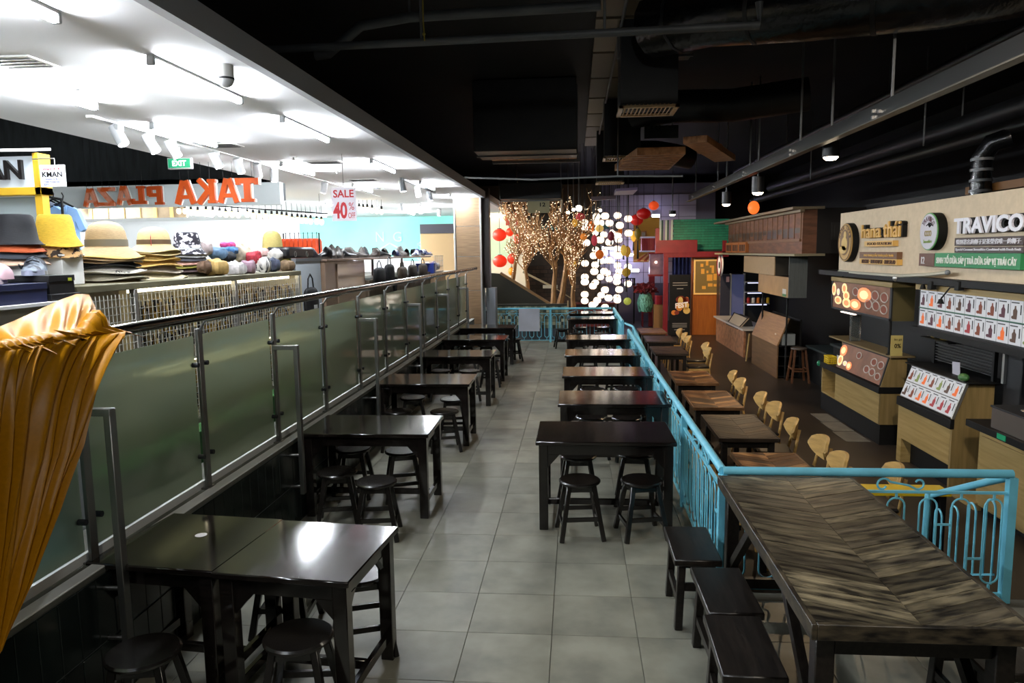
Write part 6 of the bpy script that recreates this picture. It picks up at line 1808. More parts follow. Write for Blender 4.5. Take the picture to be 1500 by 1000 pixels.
obj('base_band', MB().span((ma[0], 18.43, 0.0), (mb2[0], 18.45, 0.29)), M('slate_base', '#4a5055', 0.5), mw_)
obj('cap', MB().span((ma[0], 18.40, ma[2]), (mb2[0], 18.56, ma[2]+0.03)), M('cap_dark', '#3a362c', 0.5), mw_)
# dark stair flank rising to the left
sf = thing('stair_flank', 'dark olive stair flank with wooden cap rising to the left behind the railing', 'stairs', (-1.6, 19.6, 0))
SY = 19.4
pts = [(-2.397,19.4,0.828), (-0.619,19.4,0.813), (-1.996,19.4,1.664), (-2.38,19.4,1.704)]
obj('flank', MB().prism([(p[0], p[2]) for p in pts], 'y', SY, SY+0.12), M('flank_dark', '#2b291f', 0.6, nscale=2, namt=0.2), sf)
obj('cap', MB().beam(Vector(pts[1])+Vector((0.05, 0.04, -0.03)), Vector(pts[2])+Vector((0, 0.04, 0.02)), 0.2, 0.06), M('cap_wood', '#8a6a42', 0.5), sf)
s2 = [(-1.615,22.5,1.626), (-0.651,22.5,1.133), (-0.233,22.5,0.729)]
for k in range(9):
    obj('step', MB().span((pts[1][0]-0.22*k-0.3, SY+0.14, 0.1+0.16*k-0.45), (pts[1][0]-0.22*k, SY+1.6, 0.26+0.16*k-0.45)), M('stair_tread', '#4a4032', 0.6), sf)
rl = thing('stair_rail', 'thin pale handrail slanting down before the brick wall at the far end', 'handrail', s2[1])
obj('rail', MB().beam(s2[0], s2[1], 0.05, 0.06).beam(s2[1], (s2[2][0]+0.2, s2[2][1], s2[2][2]), 0.03, 0.03), M('rail_pale', '#8f7f5f', 0.5), rl)
for q_ in (s2[1], s2[2]):
    obj('post', MB().tube([(q_[0], q_[1]+0.03, LOW), (q_[0], q_[1]+0.03, q_[2])], 0.025, 6), M('rail_pale', '#8f7f5f', 0.5), rl)
obj('plate', MB().span((s2[1][0]-0.35, 22.45, s2[1][2]-0.02), (s2[1][0]+0.1, 22.48, s2[1][2]+0.08)), M('plate_pale', '#a8a08a', 0.5), rl)
# brick wall, far
bwp, bwq = (-2.542,25,0.392), (0.441,25,1.763)
bw = struct('wall_back', MB().span((bwp[0], 25.0, LOW), (bwq[0]+0.3, 25.2, bwq[2])), M('mortar_dark', '#1d1712', 0.8))
m_brk = M('dark_brick', '#3b2a1d', 0.7, nscale=5, namt=0.3, rnd=0.4)
bs_ = None
nr = 14; hh = (bwq[2]+0.1)/nr
for j in range(nr):
    for i in range(12):
        x = bwp[0]+0.02+0.265*i+(0.13 if j % 2 else 0)
        if x > bwq[0]+0.1: continue
        loc = (x+0.125, 24.99, 0.0-0.1+hh*(j+0.5))
        if bs_ is None:
            bs_ = obj('brick', MB().box(loc, (0.25, 0.03, hh*0.86)), m_brk, bw, smooth=False); bl0 = loc
        else:
            o = share('brick', bs_, bw, (0, 0, 0)); o.location = (loc[0]-bl0[0], 0, loc[2]-bl0[2])
# pale panelled wall further back with light bars
lw = (0.493,28,1.187); lq = (3.987,28,4.089)
lwall = struct('wall_back', MB().span((lw[0]-0.6, 28.0, LOW), (lq[0]+1.2, 28.2, lq[2]+0.6)), M('lavender_core', '#6a6674', 0.7))
npx, npz = 7, 8
for i in range(npx):
    for j in range(npz):
        x0 = lw[0]-0.5+(lq[0]+0.5-lw[0]+0.5)*i/npx; x1 = x0+(lq[0]-lw[0]+1.0)/npx
        z0 = lw[2]-0.2+(lq[2]-lw[2]+0.4)*j/npz; z1 = z0+(lq[2]-lw[2]+0.4)/npz
        obj('panel', MB().span((x0+0.01, 27.975, z0+0.01), (x1-0.01, 28.0, z1-0.01)), M('lavender_panel', '#b8b3c4', 0.6, rnd=0.08), lwall, smooth=False)
m_bar = emit_mat('bar_light', '#d9d6ff', 60.0)
for k, (p, q, lab) in enumerate((((0.995,27.6,2.341), (1.728,27.6,2.279), 'white light bar glowing behind the lanterns'), ((2.006,27.6,2.073), (2.484,27.6,2.092), 'white light bar right of the lantern curtain'), ((2.085,27.6,1.49), (2.362,27.6,1.486), 'short lower white light bar right of the lanterns'), ((1.046,27.6,1.833), (1.451,27.6,1.828), 'lower light bar behind the lanterns'), ((2.822,27.6,3.489), (3.096,27.6,3.484), 'small white light bar above the yellow house front'))):
    t = thing('light_bar', lab, 'lamp', ((p[0]+q[0])/2, 27.6, p[2]))
    obj('tube', MB().tube([p, q], 0.045, 8), m_bar, t)
    obj('bracket', MB().span((p[0], 27.62, p[2]-0.04), (q[0], 27.97, p[2]+0.04)), m_grey, t)
rw = thing('red_bench', 'row of dark red stepped benches below the lanterns at the far end', 'bench', (0.4, 24.5, LOW))
for k in range(4):
    a, b = (-0.114,23.5,0.264), (1.349,23.5,0.254)
    obj('board', MB().span((a[0], 23.5+0.3*k, LOW+0.25+0.22*k), (b[0], 23.8+0.3*k, LOW+0.32+0.22*k), 0.01), M('red_wood', '#4d1a16', 0.5, nscale=3, namt=0.3), rw)
    obj('riser', MB().span((a[0]+0.05, 23.6+0.3*k, LOW), (b[0]-0.05, 23.7+0.3*k, LOW+0.25+0.22*k)), M('red_wood_dark', '#2e120f', 0.6), rw)
p, q = (1.522,27,0.963), (2.165,27,1.231)
ir = thing('iron_fence', 'small black iron railing before the pale panelled wall', 'railing', (1.844,27,1.06))
p, q = (1.522,27,0.963), (2.165,27,1.231)
obj('bar', MB().span((p[0], 27, q[2]-0.03), (q[0], 27.03, q[2])).span((p[0], 27, p[2]), (q[0], 27.03, p[2]+0.03)), m_black, ir)
for x_ in (p[0], q[0]-0.05):
    obj('post', MB().span((x_, 27.0, LOW), (x_+0.05, 27.04, q[2])), m_black, ir)
for k in range(9):
    obj('baluster', MB().box((p[0]+(q[0]-p[0])*k/8, 27.015, (p[2]+q[2])/2), (0.03, 0.03, q[2]-p[2])), m_black, ir)
# warm shop beyond, at left of the trees
wsb = thing('lit_shop_front', 'brightly lit cream shop interior beyond the trees at left', 'shop front', (-4.0, 24.0, SHOP))
p, q = (-2.945,24,1.555), (-1.604,24,3.97)
obj('wall', MB().span((p[0]-0.2, 24.0, SHOP), (q[0], 24.1, 3.49)), M('cream_wall', '#e2cfae', 0.6), wsb)
obj('light_strip', MB().span((p[0], 23.9, (-2.719,23.9,3.373)[2]), (q[0]-0.5, 23.95, (-2.718,23.9,3.439)[2])), emit_mat('cream_strip', '#fff2d8', 7.0), wsb)
obj('lower_panel', MB().span((p[0]-0.2, 23.94, (-2.744,23.9,2.002)[2]), (q[0]-0.3, 23.99, (-2.732,23.9,2.668)[2])), M('green_white_panel', '#c9d6a8', 0.5), wsb)
for k, (u, lab) in enumerate(((0, 'red hanging banner with pale seal at left of the trees'), (1, 'second red hanging banner beside the dark post'))):
    a, b = ((-2.122,22.5,3.051), (-1.989,22.5,3.543)) if k == 0 else ((-1.828,22.5,3.046), (-1.717,22.5,3.497))
    t = thing('red_banner', lab, 'banner', a)
    obj('cloth', MB().span((a[0], 22.5, a[2]), (b[0], 22.52, b[2])), M('banner_red', '#b8301f', 0.6), t)
    obj('seal', MB().box(((a[0]+b[0])/2, 22.495, (a[2]+b[2])/2), (0.08, 0.01, 0.12)), M('seal_gold', '#d8b070', 0.5), t)
    obj('rod', MB().tube([(a[0]-0.02, 22.51, b[2]), (b[0]+0.02, 22.51, b[2])], 0.015, 6), m_black, t)
    obj('cord', MB().tube([((a[0]+b[0])/2, 22.51, b[2]), ((a[0]+b[0])/2, 22.51, 5.0 if (a[0]+b[0])/2 > -2.17 else 3.5)], 0.008, 5), m_cord, t)
# ---------------------------------------------------------------- trees with fairy lights
m_bark = M('bare_bark', '#a87a48', 0.7, nscale=5, namt=0.35, stretch=(3, 3, 0.6), bump=0.2)
m_fairy = emit_mat('fairy_light', '#ffe8c4', 2.0)
def tree(label, base, h, spread, seed, r0, forks=3, fork_at=0.4, lean=(0, 0)):
    rr = random.Random(seed)
    t = thing('bare_tree', label, 'tree', base, 'bare trees wound with fairy lights')
    tr = MB(); br = MB(); tips = []
    def limb(p, d, L, r, lvl, mb):
        pts = [p]; n = 5
        for k in range(n):
            d = (d + Vector((rr.uniform(-.16, .16), rr.uniform(-.16, .16), rr.uniform(-.02, .12)))).normalized()
            p = p + d*L/n; pts.append(p)
        r1 = r*0.55
        mb.tube(pts, r, 7 if lvl < 2 else 4, r1=r1)
        tips.append((pts, lvl))
        if lvl < 4:
            for k in range(forks if lvl < 2 else 3):
                q = pts[rr.choice((1, 2, 3, 4, 5)) if lvl else rr.choice((3, 4, 5))]
                a = rr.uniform(0, 2*PI)
                dd = (d*1.0 + Vector((math.cos(a)*spread, math.sin(a)*spread*0.7, rr.uniform(0.15, 0.55)))).normalized()
                limb(q, dd, L*rr.uniform(0.55, 0.85), max(0.011, r1*rr.uniform(0.55, 0.8)), lvl+1, br)
    limb(Vector(base), Vector((lean[0], lean[1], 1)).normalized(), h*fork_at, r0, 0, tr)
    obj('trunk', tr, m_bark, t)
    obj('branches', br, m_bark, t)
    fl_ = MB()
    segs = [(a, b) for pts, lvl in tips for a, b in zip(pts, pts[1:]) if lvl]
    segs += [(a, b) for pts, lvl in tips for a, b in zip(pts, pts[1:]) if not lvl]*6
    for k in range(400):
        a, b = rr.choice(segs)
        q = a.lerp(b, rr.random()) + Vector((rr.uniform(-.05, .05), rr.uniform(-.05, .05), rr.uniform(-.05, .05)))
        s = rr.uniform(0.011, 0.018)
        fl_.box(q, (s, s, s), rr.random())
    o = obj('fairy_lights', fl_, m_fairy, t, smooth=False, stuff=True)
    return t
tree('tall bare tree with pale trunk and fairy lights, before the stair flank', (-0.607,19,0.753), 3.0, 0.75, 2, 0.085, 4, 0.40)
tree('leaning bare tree with orange lit trunk, right of the tallest', (-0.436,19.3,0.674), 2.9, 0.65, 5, 0.10, 4, 0.42, (0.12, 0))
tree('slender bare tree with forked trunk beside the white lanterns', (-0.058,19.6,0.739), 2.6, 0.6, 8, 0.075, 4, 0.34)
tree('bare tree with branching stems behind the stair flank, second from the left', (-1.297,19.8,1.217), 2.4, 0.7, 12, 0.06, 5, 0.33)
tree('dark stemmed bare tree behind the stair flank, leftmost', (-1.72,20,1.492), 2.5, 0.6, 15, 0.065, 5, 0.38, (0.1, 0))
# ---------------------------------------------------------------- lanterns
m_wl = emit_mat('white_lantern', '#ffe9cc', 2.6)
nt_ = m_wl.node_tree; b_ = nt_.nodes['Principled BSDF']
tc_ = nt_.nodes.new('ShaderNodeTexCoord'); sx_ = nt_.nodes.new('ShaderNodeSeparateXYZ'); ab_ = nt_.nodes.new('ShaderNodeMath'); ab_.operation = 'ABSOLUTE'
rp_ = nt_.nodes.new('ShaderNodeValToRGB')
rp_.color_ramp.elements[0].position = 0.04; rp_.color_ramp.elements[0].color = S('#fff3e2')
rp_.color_ramp.elements[1].position = 0.100; rp_.color_ramp.elements[1].color = S('#5a340f')
nt_.links.new(tc_.outputs['Object'], sx_.inputs[0]); nt_.links.new(sx_.outputs['Z'], ab_.inputs[0]); nt_.links.new(ab_.outputs[0], rp_.inputs['Fac']); nt_.links.new(rp_.outputs['Color'], b_.inputs['Emission Color'])
m_wl2 = emit_mat('cream_lantern', '#ffe3ac', 1.6)
def lantern(name, label, p, rx, rz, mat, group, tail=None, teardrop=0.0, ztop=4.6):
    t = thing(name, label, 'lantern', p, group)
    BASE[t.name] = Vector((0, 0, 0))
    ribs = lambda v: Vector((v.x*(1-teardrop*max(0, -v.z)), v.y*(1-teardrop*max(0, -v.z)), v.z))
    obj('shade', MB().sph((0, 0, 0), (rx, rx, rz), 16, 10, 0, ribs), mat, t)
    obj('cap', MB().cyl((0, 0, rz*0.96), (0, 0, rz*1.08), rx*0.28, n=8), m_dark, t)
    c_ = obj('cord', MB().tube([(0, 0, 0), (0, 0, 1)], 0.005, 4), m_cord, t)
    c_.location = (0, 0, rz); c_.scale = (1, 1, 5.0-rz-p[2])
    if tail:
        obj('tassel', MB().cyl((0, 0, -rz), (0, 0, -rz-tail), 0.015, 0.03, 6), m_dark if mat.name != 'gold_silk' else m_gold, t)
    return t
LANT = [((0.262,21.224,3.048), 'white paper lantern, first from the left in the first row down of the lantern curtain'),
    ((0.591,21.772,3.08), 'white paper lantern, second from the left in the first row down of the lantern curtain'),
    ((0.581,20.228,3.161), 'white paper lantern, third from the left in the first row down of the lantern curtain'),
    ((0.791,19.833,3.154), 'white paper lantern, fourth from the left in the first row down of the lantern curtain'),
    ((1.185,20.924,3.214), 'white paper lantern, fifth from the left in the first row down of the lantern curtain'),
    ((1.461,20.622,3.106), 'white paper lantern, sixth from the left in the first row down of the lantern curtain'),
    ((0.274,22.231,2.932), 'white paper lantern, first from the left in the second row down of the lantern curtain'),
    ((0.671,21.604,2.882), 'white paper lantern, second from the left in the second row down of the lantern curtain'),
    ((0.721,21.12,3.02), 'white paper lantern, third from the left in the second row down of the lantern curtain'),
    ((0.929,20.287,2.985), 'white paper lantern, fourth from the left in the second row down of the lantern curtain'),
    ((1.137,22.518,2.78), 'white paper lantern, fifth from the left in the second row down of the lantern curtain'),
    ((1.194,19.976,2.907), 'white paper lantern, sixth from the left in the second row down of the lantern curtain'),
    ((0.587,22.256,2.772), 'white paper lantern, first from the left in the third row down of the lantern curtain'),
    ((0.669,20.024,2.53), 'white paper lantern, second from the left in the third row down of the lantern curtain'),
    ((0.839,21.861,2.707), 'white paper lantern, third from the left in the third row down of the lantern curtain'),
    ((1.18,20.811,2.646), 'white paper lantern, fourth from the left in the third row down of the lantern curtain'),
    ((1.301,22.327,2.554), 'white paper lantern, fifth from the left in the third row down of the lantern curtain'),
    ((1.418,19.856,2.691), 'white paper lantern, sixth from the left in the third row down of the lantern curtain'),
    ((0.293,19.982,2.457), 'white paper lantern, first from the left in the fourth row down of the lantern curtain'),
    ((0.612,22.545,2.27), 'white paper lantern, second from the left in the fourth row down of the lantern curtain'),
    ((0.829,21.327,2.181), 'white paper lantern, third from the left in the fourth row down of the lantern curtain'),
    ((0.92,20.073,2.464), 'white paper lantern, fourth from the left in the fourth row down of the lantern curtain'),
    ((1.285,22.761,2.296), 'white paper lantern, fifth from the left in the fourth row down of the lantern curtain'),
    ((1.159,20.138,2.101), 'white paper lantern, sixth from the left in the fourth row down of the lantern curtain'),
    ((0.274,21.07,1.886), 'white paper lantern, first from the left in the fifth row down of the lantern curtain'),
    ((0.501,20.205,2.109), 'white paper lantern, second from the left in the fifth row down of the lantern curtain'),
    ((0.556,20.738,1.846), 'white paper lantern, third from the left in the fifth row down of the lantern curtain'),
    ((0.758,21.664,1.944), 'white paper lantern, fourth from the left in the fifth row down of the lantern curtain'),
    ((0.916,20.291,1.976), 'white paper lantern, fifth from the left in the fifth row down of the lantern curtain'),
    ((1.244,21.891,1.798), 'white paper lantern, sixth from the left in the fifth row down of the lantern curtain'),
    ((0.51,19.954,1.682), 'white paper lantern, first from the left in the sixth row down of the lantern curtain'),
    ((0.79,20.314,1.669), 'white paper lantern, second from the left in the sixth row down of the lantern curtain'),
    ((0.952,22.247,1.568), 'white paper lantern, third from the left in the sixth row down of the lantern curtain'),
    ((1.188,21.002,1.497), 'white paper lantern, fourth from the left in the sixth row down of the lantern curtain'),
    ((1.278,21.588,1.635), 'white paper lantern, fifth from the left in the sixth row down of the lantern curtain'),
    ((1.505,21.23,1.768), 'white paper lantern, sixth from the left in the sixth row down of the lantern curtain'),
    ((0.266,20.954,1.499), 'white paper lantern, first from the left in the seventh row down of the lantern curtain'),
    ((0.252,19.891,1.405), 'white paper lantern, second from the left in the seventh row down of the lantern curtain'),
    ((0.59,21.979,1.296), 'white paper lantern, third from the left in the seventh row down of the lantern curtain'),
    ((0.766,22.702,1.432), 'white paper lantern, fourth from the left in the seventh row down of the lantern curtain'),
    ((1.037,22.729,1.367), 'white paper lantern, fifth from the left in the seventh row down of the lantern curtain'),
    ((1.223,21.791,1.315), 'white paper lantern, sixth from the left in the seventh row down of the lantern curtain'),
    ((0.26,20.869,1.007), 'white paper lantern, first from the left in the eighth row down of the lantern curtain'),
    ((0.495,20.889,1.245), 'white paper lantern, second from the left in the eighth row down of the lantern curtain'),
    ((0.759,21.87,0.919), 'white paper lantern, third from the left in the eighth row down of the lantern curtain'),
    ((0.806,20.141,1.172), 'white paper lantern, fourth from the left in the eighth row down of the lantern curtain'),
    ((1.216,20.505,1.156), 'white paper lantern, fifth from the left in the eighth row down of the lantern curtain'),
    ((1.483,20.89,1.297), 'white paper lantern, sixth from the left in the eighth row down of the lantern curtain'),
    ((0.266,21.334,0.793), 'white paper lantern, first from the left in the ninth row down of the lantern curtain'),
    ((0.586,22.23,0.659), 'white paper lantern, second from the left in the ninth row down of the lantern curtain'),
    ((0.628,21.3,0.809), 'white paper lantern, third from the left in the ninth row down of the lantern curtain'),
    ((0.893,19.884,0.965), 'white paper lantern, fourth from the left in the ninth row down of the lantern curtain'),
    ((1.252,22.268,0.827), 'white paper lantern, fifth from the left in the ninth row down of the lantern curtain'),
    ((1.196,21.09,0.825), 'white paper lantern, sixth from the left in the ninth row down of the lantern curtain'),
    ((0.474,20.467,0.736), 'white paper lantern, first from the left in the tenth row down of the lantern curtain'),
    ((0.844,21.082,0.621), 'white paper lantern, second from the left in the tenth row down of the lantern curtain')]
G_L = 'round white paper lanterns in the lantern curtain'
proto = None
for k, (p, w) in enumerate(LANT):
    if proto is None:
        proto = lantern('paper_lantern', '', (0, 0, 0), 0.108, 0.102, m_wl, G_L, ztop=1.2)
        proto.location = p; o = proto
    else:
        o = dup(proto, p)
    for c_ in o.children:
        if c_.name.startswith('cord'): c_.scale = (1, 1, 5.0-p[2]-0.102)
    o['label'] = w
def silk(name, c, s=0.25):
    return M(name, c, 0.45, emit=c, estr=s)
COLL = [((-0.003,19.866,2.986),0.092,0.110,'#d8a53a',0.50,0.12,0.35,'yellow teardrop lantern at the upper left of the lantern curtain'),
    ((0.441,20.326,2.901),0.086,0.150,'#d0661c',0.45,0.10,0.00,'orange oval lantern among the white ones, upper left'),
    ((0.129,19.523,3.137),0.126,0.099,'#b02a34',0.30,0.00,0.00,'crimson round lantern just under the glaring spotlight'),
    ((0.15,21.04,2.494),0.107,0.156,'#2a2024',0.02,0.35,0.45,'black teardrop lantern at the left of the curtain'),
    ((0.498,19.444,2.508),0.081,0.144,'#b83a48',0.40,0.10,0.00,'rose red oval lantern left of centre'),
    ((0.644,19.732,2.135),0.115,0.128,'#c8601a',0.40,0.15,0.20,'orange diamond lantern in the middle of the curtain'),
    ((1.168,21.5,2.927),0.123,0.148,'#3a3438',0.02,0.20,0.30,'charcoal lantern near the top right of the curtain'),
    ((0.936,19.43,2.613),0.089,0.125,'#7a2634',0.15,0.10,0.00,'wine red lantern behind the white ones'),
    ((1.717,20.491,2.672),0.094,0.169,'#7a6a24',0.15,0.50,0.50,'olive diamond lantern hanging before the yellow house front'),
    ((1.694,21.69,2.639),0.090,0.159,'#e0a83c',0.60,0.25,0.35,'amber lantern left of the olive diamond one'),
    ((1.271,19.601,2.24),0.083,0.145,'#d8b04a',0.50,0.10,0.10,'pale gold lantern, left of a pair at right'),
    ((1.435,20.509,2.2),0.098,0.151,'#c08e30',0.30,0.60,0.10,'gold lantern, right of a pair at right'),
    ((1.36,19.837,1.65),0.119,0.119,'#a8852c',0.30,0.40,0.10,'gold ribbed lantern low on the right of the curtain'),
    ((1.38,19.627,0.89),0.102,0.102,'#a8b04a',0.45,0.00,0.00,'yellow green ball lantern at the lower right of the curtain'),
    ((1.765,21.5,3.105),0.187,0.158,'#a8120e',0.35,0.30,0.00,'large glossy red lantern at right, lower one'),
    ((1.763,19.317,3.171),0.185,0.141,'#9c100c',0.30,0.00,0.00,'large glossy red lantern at right, middle one'),
    ((2.248,21.5,3.501),0.147,0.127,'#d8481c',0.70,0.00,0.00,'orange red lantern at the top right beside the cable tray'),
    ((0.649,19.904,2.831),0.110,0.092,'#d8b460',0.60,0.00,0.00,'soft yellow lantern among the white ones at the top'),
    ((0.218,19.41,2.612),0.090,0.090,'#d88030',0.50,0.00,0.00,'orange lantern behind the black teardrop one'),
    ((1.284,21.76,2.799),0.090,0.120,'#c86a24',0.40,0.00,0.00,'orange lantern behind the charcoal one'),
    ((-0.213,20.9,2.275),0.116,0.155,'#b8b83c',0.45,0.12,0.20,'yellow green lantern in the branches of the slender tree'),
    ((-0.067,20.9,1.847),0.107,0.146,'#c89a34',0.40,0.30,0.40,'gold teardrop lantern beside the slender tree trunk'),
    ((-0.048,21.796,2.291),0.091,0.121,'#c04030',0.40,0.00,0.00,'small red lantern in the tree left of the curtain'),
    ((-2.162,20.9,2.724),0.205,0.176,'#e0301a',0.75,0.00,0.00,'big red lantern among the left trees, upper one'),
    ((-1.861,20.9,2.801),0.117,0.117,'#e0381c',0.70,0.00,0.00,'red lantern behind the left trees, upper right one'),
    ((-2.158,20.9,1.982),0.206,0.176,'#e0301a',0.75,0.00,0.00,'big red lantern among the left trees, lower one'),
    ((-1.789,20.9,2.05),0.156,0.156,'#d8341c',0.60,0.00,0.00,'red lantern behind the left trees, lower right one'),
    ((-1.638,20.559,2.602),0.096,0.153,'#d03018',0.50,0.00,0.00,'narrow red lantern deep behind the left trees'),
    ((-1.828,20.9,1.687),0.098,0.118,'#e08a20',0.60,0.00,0.00,'amber lantern low behind the left trees')]
for (p, rx, rz, c, s, tail, td, lab) in COLL:
    lantern('silk_lantern', lab, p, rx, rz, silk('silk_'+c.lstrip('#'), c, s), 'coloured silk lanterns', tail, td)

# ================================================================ FAR RIGHT HOUSES
RY = 23.0
rdh = thing('red_timber_frame', 'deep red timber frame of posts and beams under the green house wall', 'frame', (3.4, RY, LOW))
def rb(u0, v0, u1, v1, y, d=0.12): pass
P1, P2 = (2.463,23,2.53), (3.732,23,2.135)
obj('upper_beam', MB().span((P1[0], RY-0.06, P2[2]), (P2[0], RY+0.06, P1[2]), 0.005), m_red, rdh)
P1, P2 = (2.716,23,2.17), (4.682,23,1.997)
obj('lower_beam', MB().span((P1[0], RY-0.05, P2[2]), (P2[0], RY+0.05, P1[2]), 0.005), m_red, rdh)
P1, P2 = (2.738,23,2.065), (2.871,23,-0.423)
obj('post', MB().span((P1[0]-0.02, RY-0.06, LOW), (P1[0]+0.12, RY+0.06, P1[2]), 0.005), m_red, rdh)
P3 = (2.676,26,1.477)
obj('post', MB().span((P3[0]-0.1, 26.0, LOW), (P3[0]+0.1, 26.15, P3[2]+0.6), 0.005), m_red, rdh)
P1, P2 = (4.496,23,2.041), (4.569,23,2.497)
obj('post', MB().span((P1[0], RY-0.05, P1[2]), (P1[0]+0.12, RY+0.05, P2[2])), m_red, rdh)
P1 = (2.521,23,2.904)
obj('post', MB().span((P1[0]-0.06, RY-0.05, (2.525,23,2.508)[2]), (P1[0]+0.06, RY+0.05, P1[2])), m_red, rdh)
ghw = thing('green_house_wall', 'dark green brick house wall above the red beam', 'facade', (4.0, 23.8, 2.2))
P1, P2 = (3.111,23.8,2.229), (4.84,23.8,3.188)
obj('wall', MB().span((P1[0], 23.8, P1[2]-0.2), (P2[0], 23.95, P2[2])), M('green_mortar', '#0f3a2e', 0.6), ghw)
gbr = None
nc, nr = 16, 12
bwid, bh = (P2[0]-P1[0])/nc, (P2[2]-P1[2])/nr
for j in range(nr):
    for i in range(nc):
        loc = (P1[0]+bwid*(i+0.5+(0.25 if j % 2 else -0.25)*0.5), 23.79, P1[2]+bh*(j+0.5))
        if gbr is None:
            gbr = obj('brick', MB().box(loc, (bwid*0.94, 0.02, bh*0.88)), M('green_brick', '#2c8a6c', 0.45, rnd=0.15), ghw, smooth=False); g0 = loc
        else:
            o = share('brick', gbr, ghw, (0, 0, 0)); o.location = (loc[0]-g0[0], 0, loc[2]-g0[2])
P1, P2 = (2.644,23.5,2.513), (3.06,23.5,3.165)
aw = thing('curtain_strips', 'pale and green vertical strips beside the green house wall', 'curtain', (P1[0], 23.5, P1[2]))
for k in range(7):
    x = P1[0]+(P2[0]-P1[0])*k/7
    obj('strip', MB().span((x, 23.5, P1[2]), (x+(P2[0]-P1[0])/7*0.9, 23.53, P2[2])), M('strip_%d' % (k % 3), ('#b9c2b0', '#2f4a40', '#8f7f9a')[k % 3], 0.6), aw)
yh = thing('yellow_house_front', 'yellow house front with window and red balcony behind the red lanterns', 'facade', (2.645,27,2.756))
P1, P2 = (2.112,27,1.803), (3.029,27,3.409)
obj('wall', MB().span((P1[0], 27.0, P1[2]), (P2[0], 27.15, P2[2])), M('ochre_wall', '#b8842f', 0.6), yh)
W1, W2 = (2.349,26.95,2.465), (2.565,26.95,2.927)
w = obj('window', MB().span((W1[0], 26.95, W1[2]), (W2[0], 27.0, W2[2])), M('window_frame_brown', '#7a4a22', 0.5), yh)
obj('pane', MB().span((W1[0]+0.05, 26.93, W1[2]+0.05), (W2[0]-0.05, 26.95, W2[2]-0.05)), M('pane_dim', '#4a4a52', 0.3), w)
B1, B2 = (2.315,26,2.22), (2.829,26,2.709)
bal = obj('balcony', MB().span((B1[0], 26.0, B1[2]), (B2[0], 26.4, B2[2]-0.06)), M('balcony_red', '#8a1f28', 0.5), yh)
obj('balcony_rail', MB().span((B1[0]-0.05, 25.97, B2[2]-0.06), (B2[0], 26.42, B2[2])).span((B1[0]-0.05, 25.97, B1[2]-0.05), (B2[0], 26.42, B1[2])), M('rail_lilac', '#c8c0d8', 0.5), bal)
for k in range(9):
    obj('slat', MB().span((B1[0]+(B2[0]-B1[0])*k/9, 25.98, B1[2]), (B1[0]+(B2[0]-B1[0])*(k+0.35)/9, 26.0, B2[2]-0.06)), M('slat_red', '#a83a3f', 0.5), bal)
awn = thing('striped_awning', 'small orange and white striped awning below the red balcony', 'awning', (2.342,25,1.967))
A1, A2, A3, A4 = (2.374,25.6,2.078), (2.792,25.6,2.119), (2.615,25,1.849), (1.978,25,1.881)
for k in range(6):
    u0, u1 = k/6, (k+1)/6
    a, b, c_, d_ = Vector(A1).lerp(Vector(A2), u0), Vector(A1).lerp(Vector(A2), u1), Vector(A4).lerp(Vector(A3), u1), Vector(A4).lerp(Vector(A3), u0)
    obj('stripe', MB().quadbox([a, b, c_, d_], (0, 0, 0.03)), M('awning_%d' % (k % 2), ('#d8a878', '#a8482c')[k % 2], 0.6), awn)
gls = thing('glass_cabinet', 'glass case with red frame hung with strings of small lights', 'cabinet', (2.632,24.5,1.587))
P1, P2 = (2.455,24.5,1.432), (2.894,24.5,2.099)
obj('case', MB().span((P1[0], 24.5, P1[2]), (P2[0], 24.8, P2[2])), M('case_rose', '#8a6a78', 0.3, nscale=5, namt=0.2), gls)
obj('frame', MB().span((P1[0]-0.04, 24.47, P1[2]-0.06), (P2[0]+0.04, 24.83, P1[2])).span((P1[0]-0.04, 24.47, P2[2]), (P2[0]+0.04, 24.83, P2[2]+0.05)), m_red, gls)
obj('bulb', MB().sph((2.641,24.4,1.835), 0.04, 10, 6), emit_mat('warm_spot', '#ffe0b8', 12.0), gls)
# black poster stand with festive print
P1, P2 = (2.9,22.9,-0.326), (3.541,22.9,1.47)
ps = thing('poster_stand', 'tall black poster stand with festive orange picture and small white lettering', 'poster', ((P1[0]+P2[0])/2, 22.9, LOW))
W_, H_ = P2[0]-P1[0], P2[2]-P1[2]
obj('board', MB().span((P1[0], 22.9, LOW+0.03), (P2[0], 22.96, P2[2]), 0.004), M('poster_black', '#0c0b0d', 0.35), ps)
for s in (P1[0]+0.05, P2[0]-0.05):
    obj('foot', MB().span((s-0.02, 22.8, LOW), (s+0.02, 23.05, LOW+0.03)), m_black, ps)
pi = MB(); rp_ = random.Random(2)
pic = []
for k, (c, cols) in enumerate((('#c8742a', 6), ('#7a2c1a', 5), ('#d8b060', 5))):
    mbk = MB()
    for j in range(cols):
        a, b = rp_.uniform(0.2, 0.85), rp_.uniform(0.34, 0.60)
        disc(mbk, (P1[0]+a*W_, 22.897-0.002*k, P1[2]+b*H_), W_*rp_.uniform(.08, .2), H_*rp_.uniform(.03, .07), Vector((1, 0, 0)), NZ, NY, 10)
    obj('picture', mbk, M('print_'+c.lstrip('#'), c, 0.5, emit=c, estr=0.15), ps, smooth=False, stuff=True)
obj('lettering', MB().text('FEST', (P1[0]+0.28*W_, 22.885, P1[2]+0.42*H_), 0.6*W_, 0.09*H_, (1, 0, 0.12), depth=0.004, bold=0.03), M('poster_letters', '#e8d8d0', 0.5, emit='#e8d8d0', estr=0.3), ps, smooth=False)
lines = MB()
for z in (0.16, 0.13, 0.10, 0.05):
    lines.box((P1[0]+0.5*W_, 22.897, P1[2]+z*H_), (W_*(0.7 if z > .06 else .5), 0.004, 0.02))
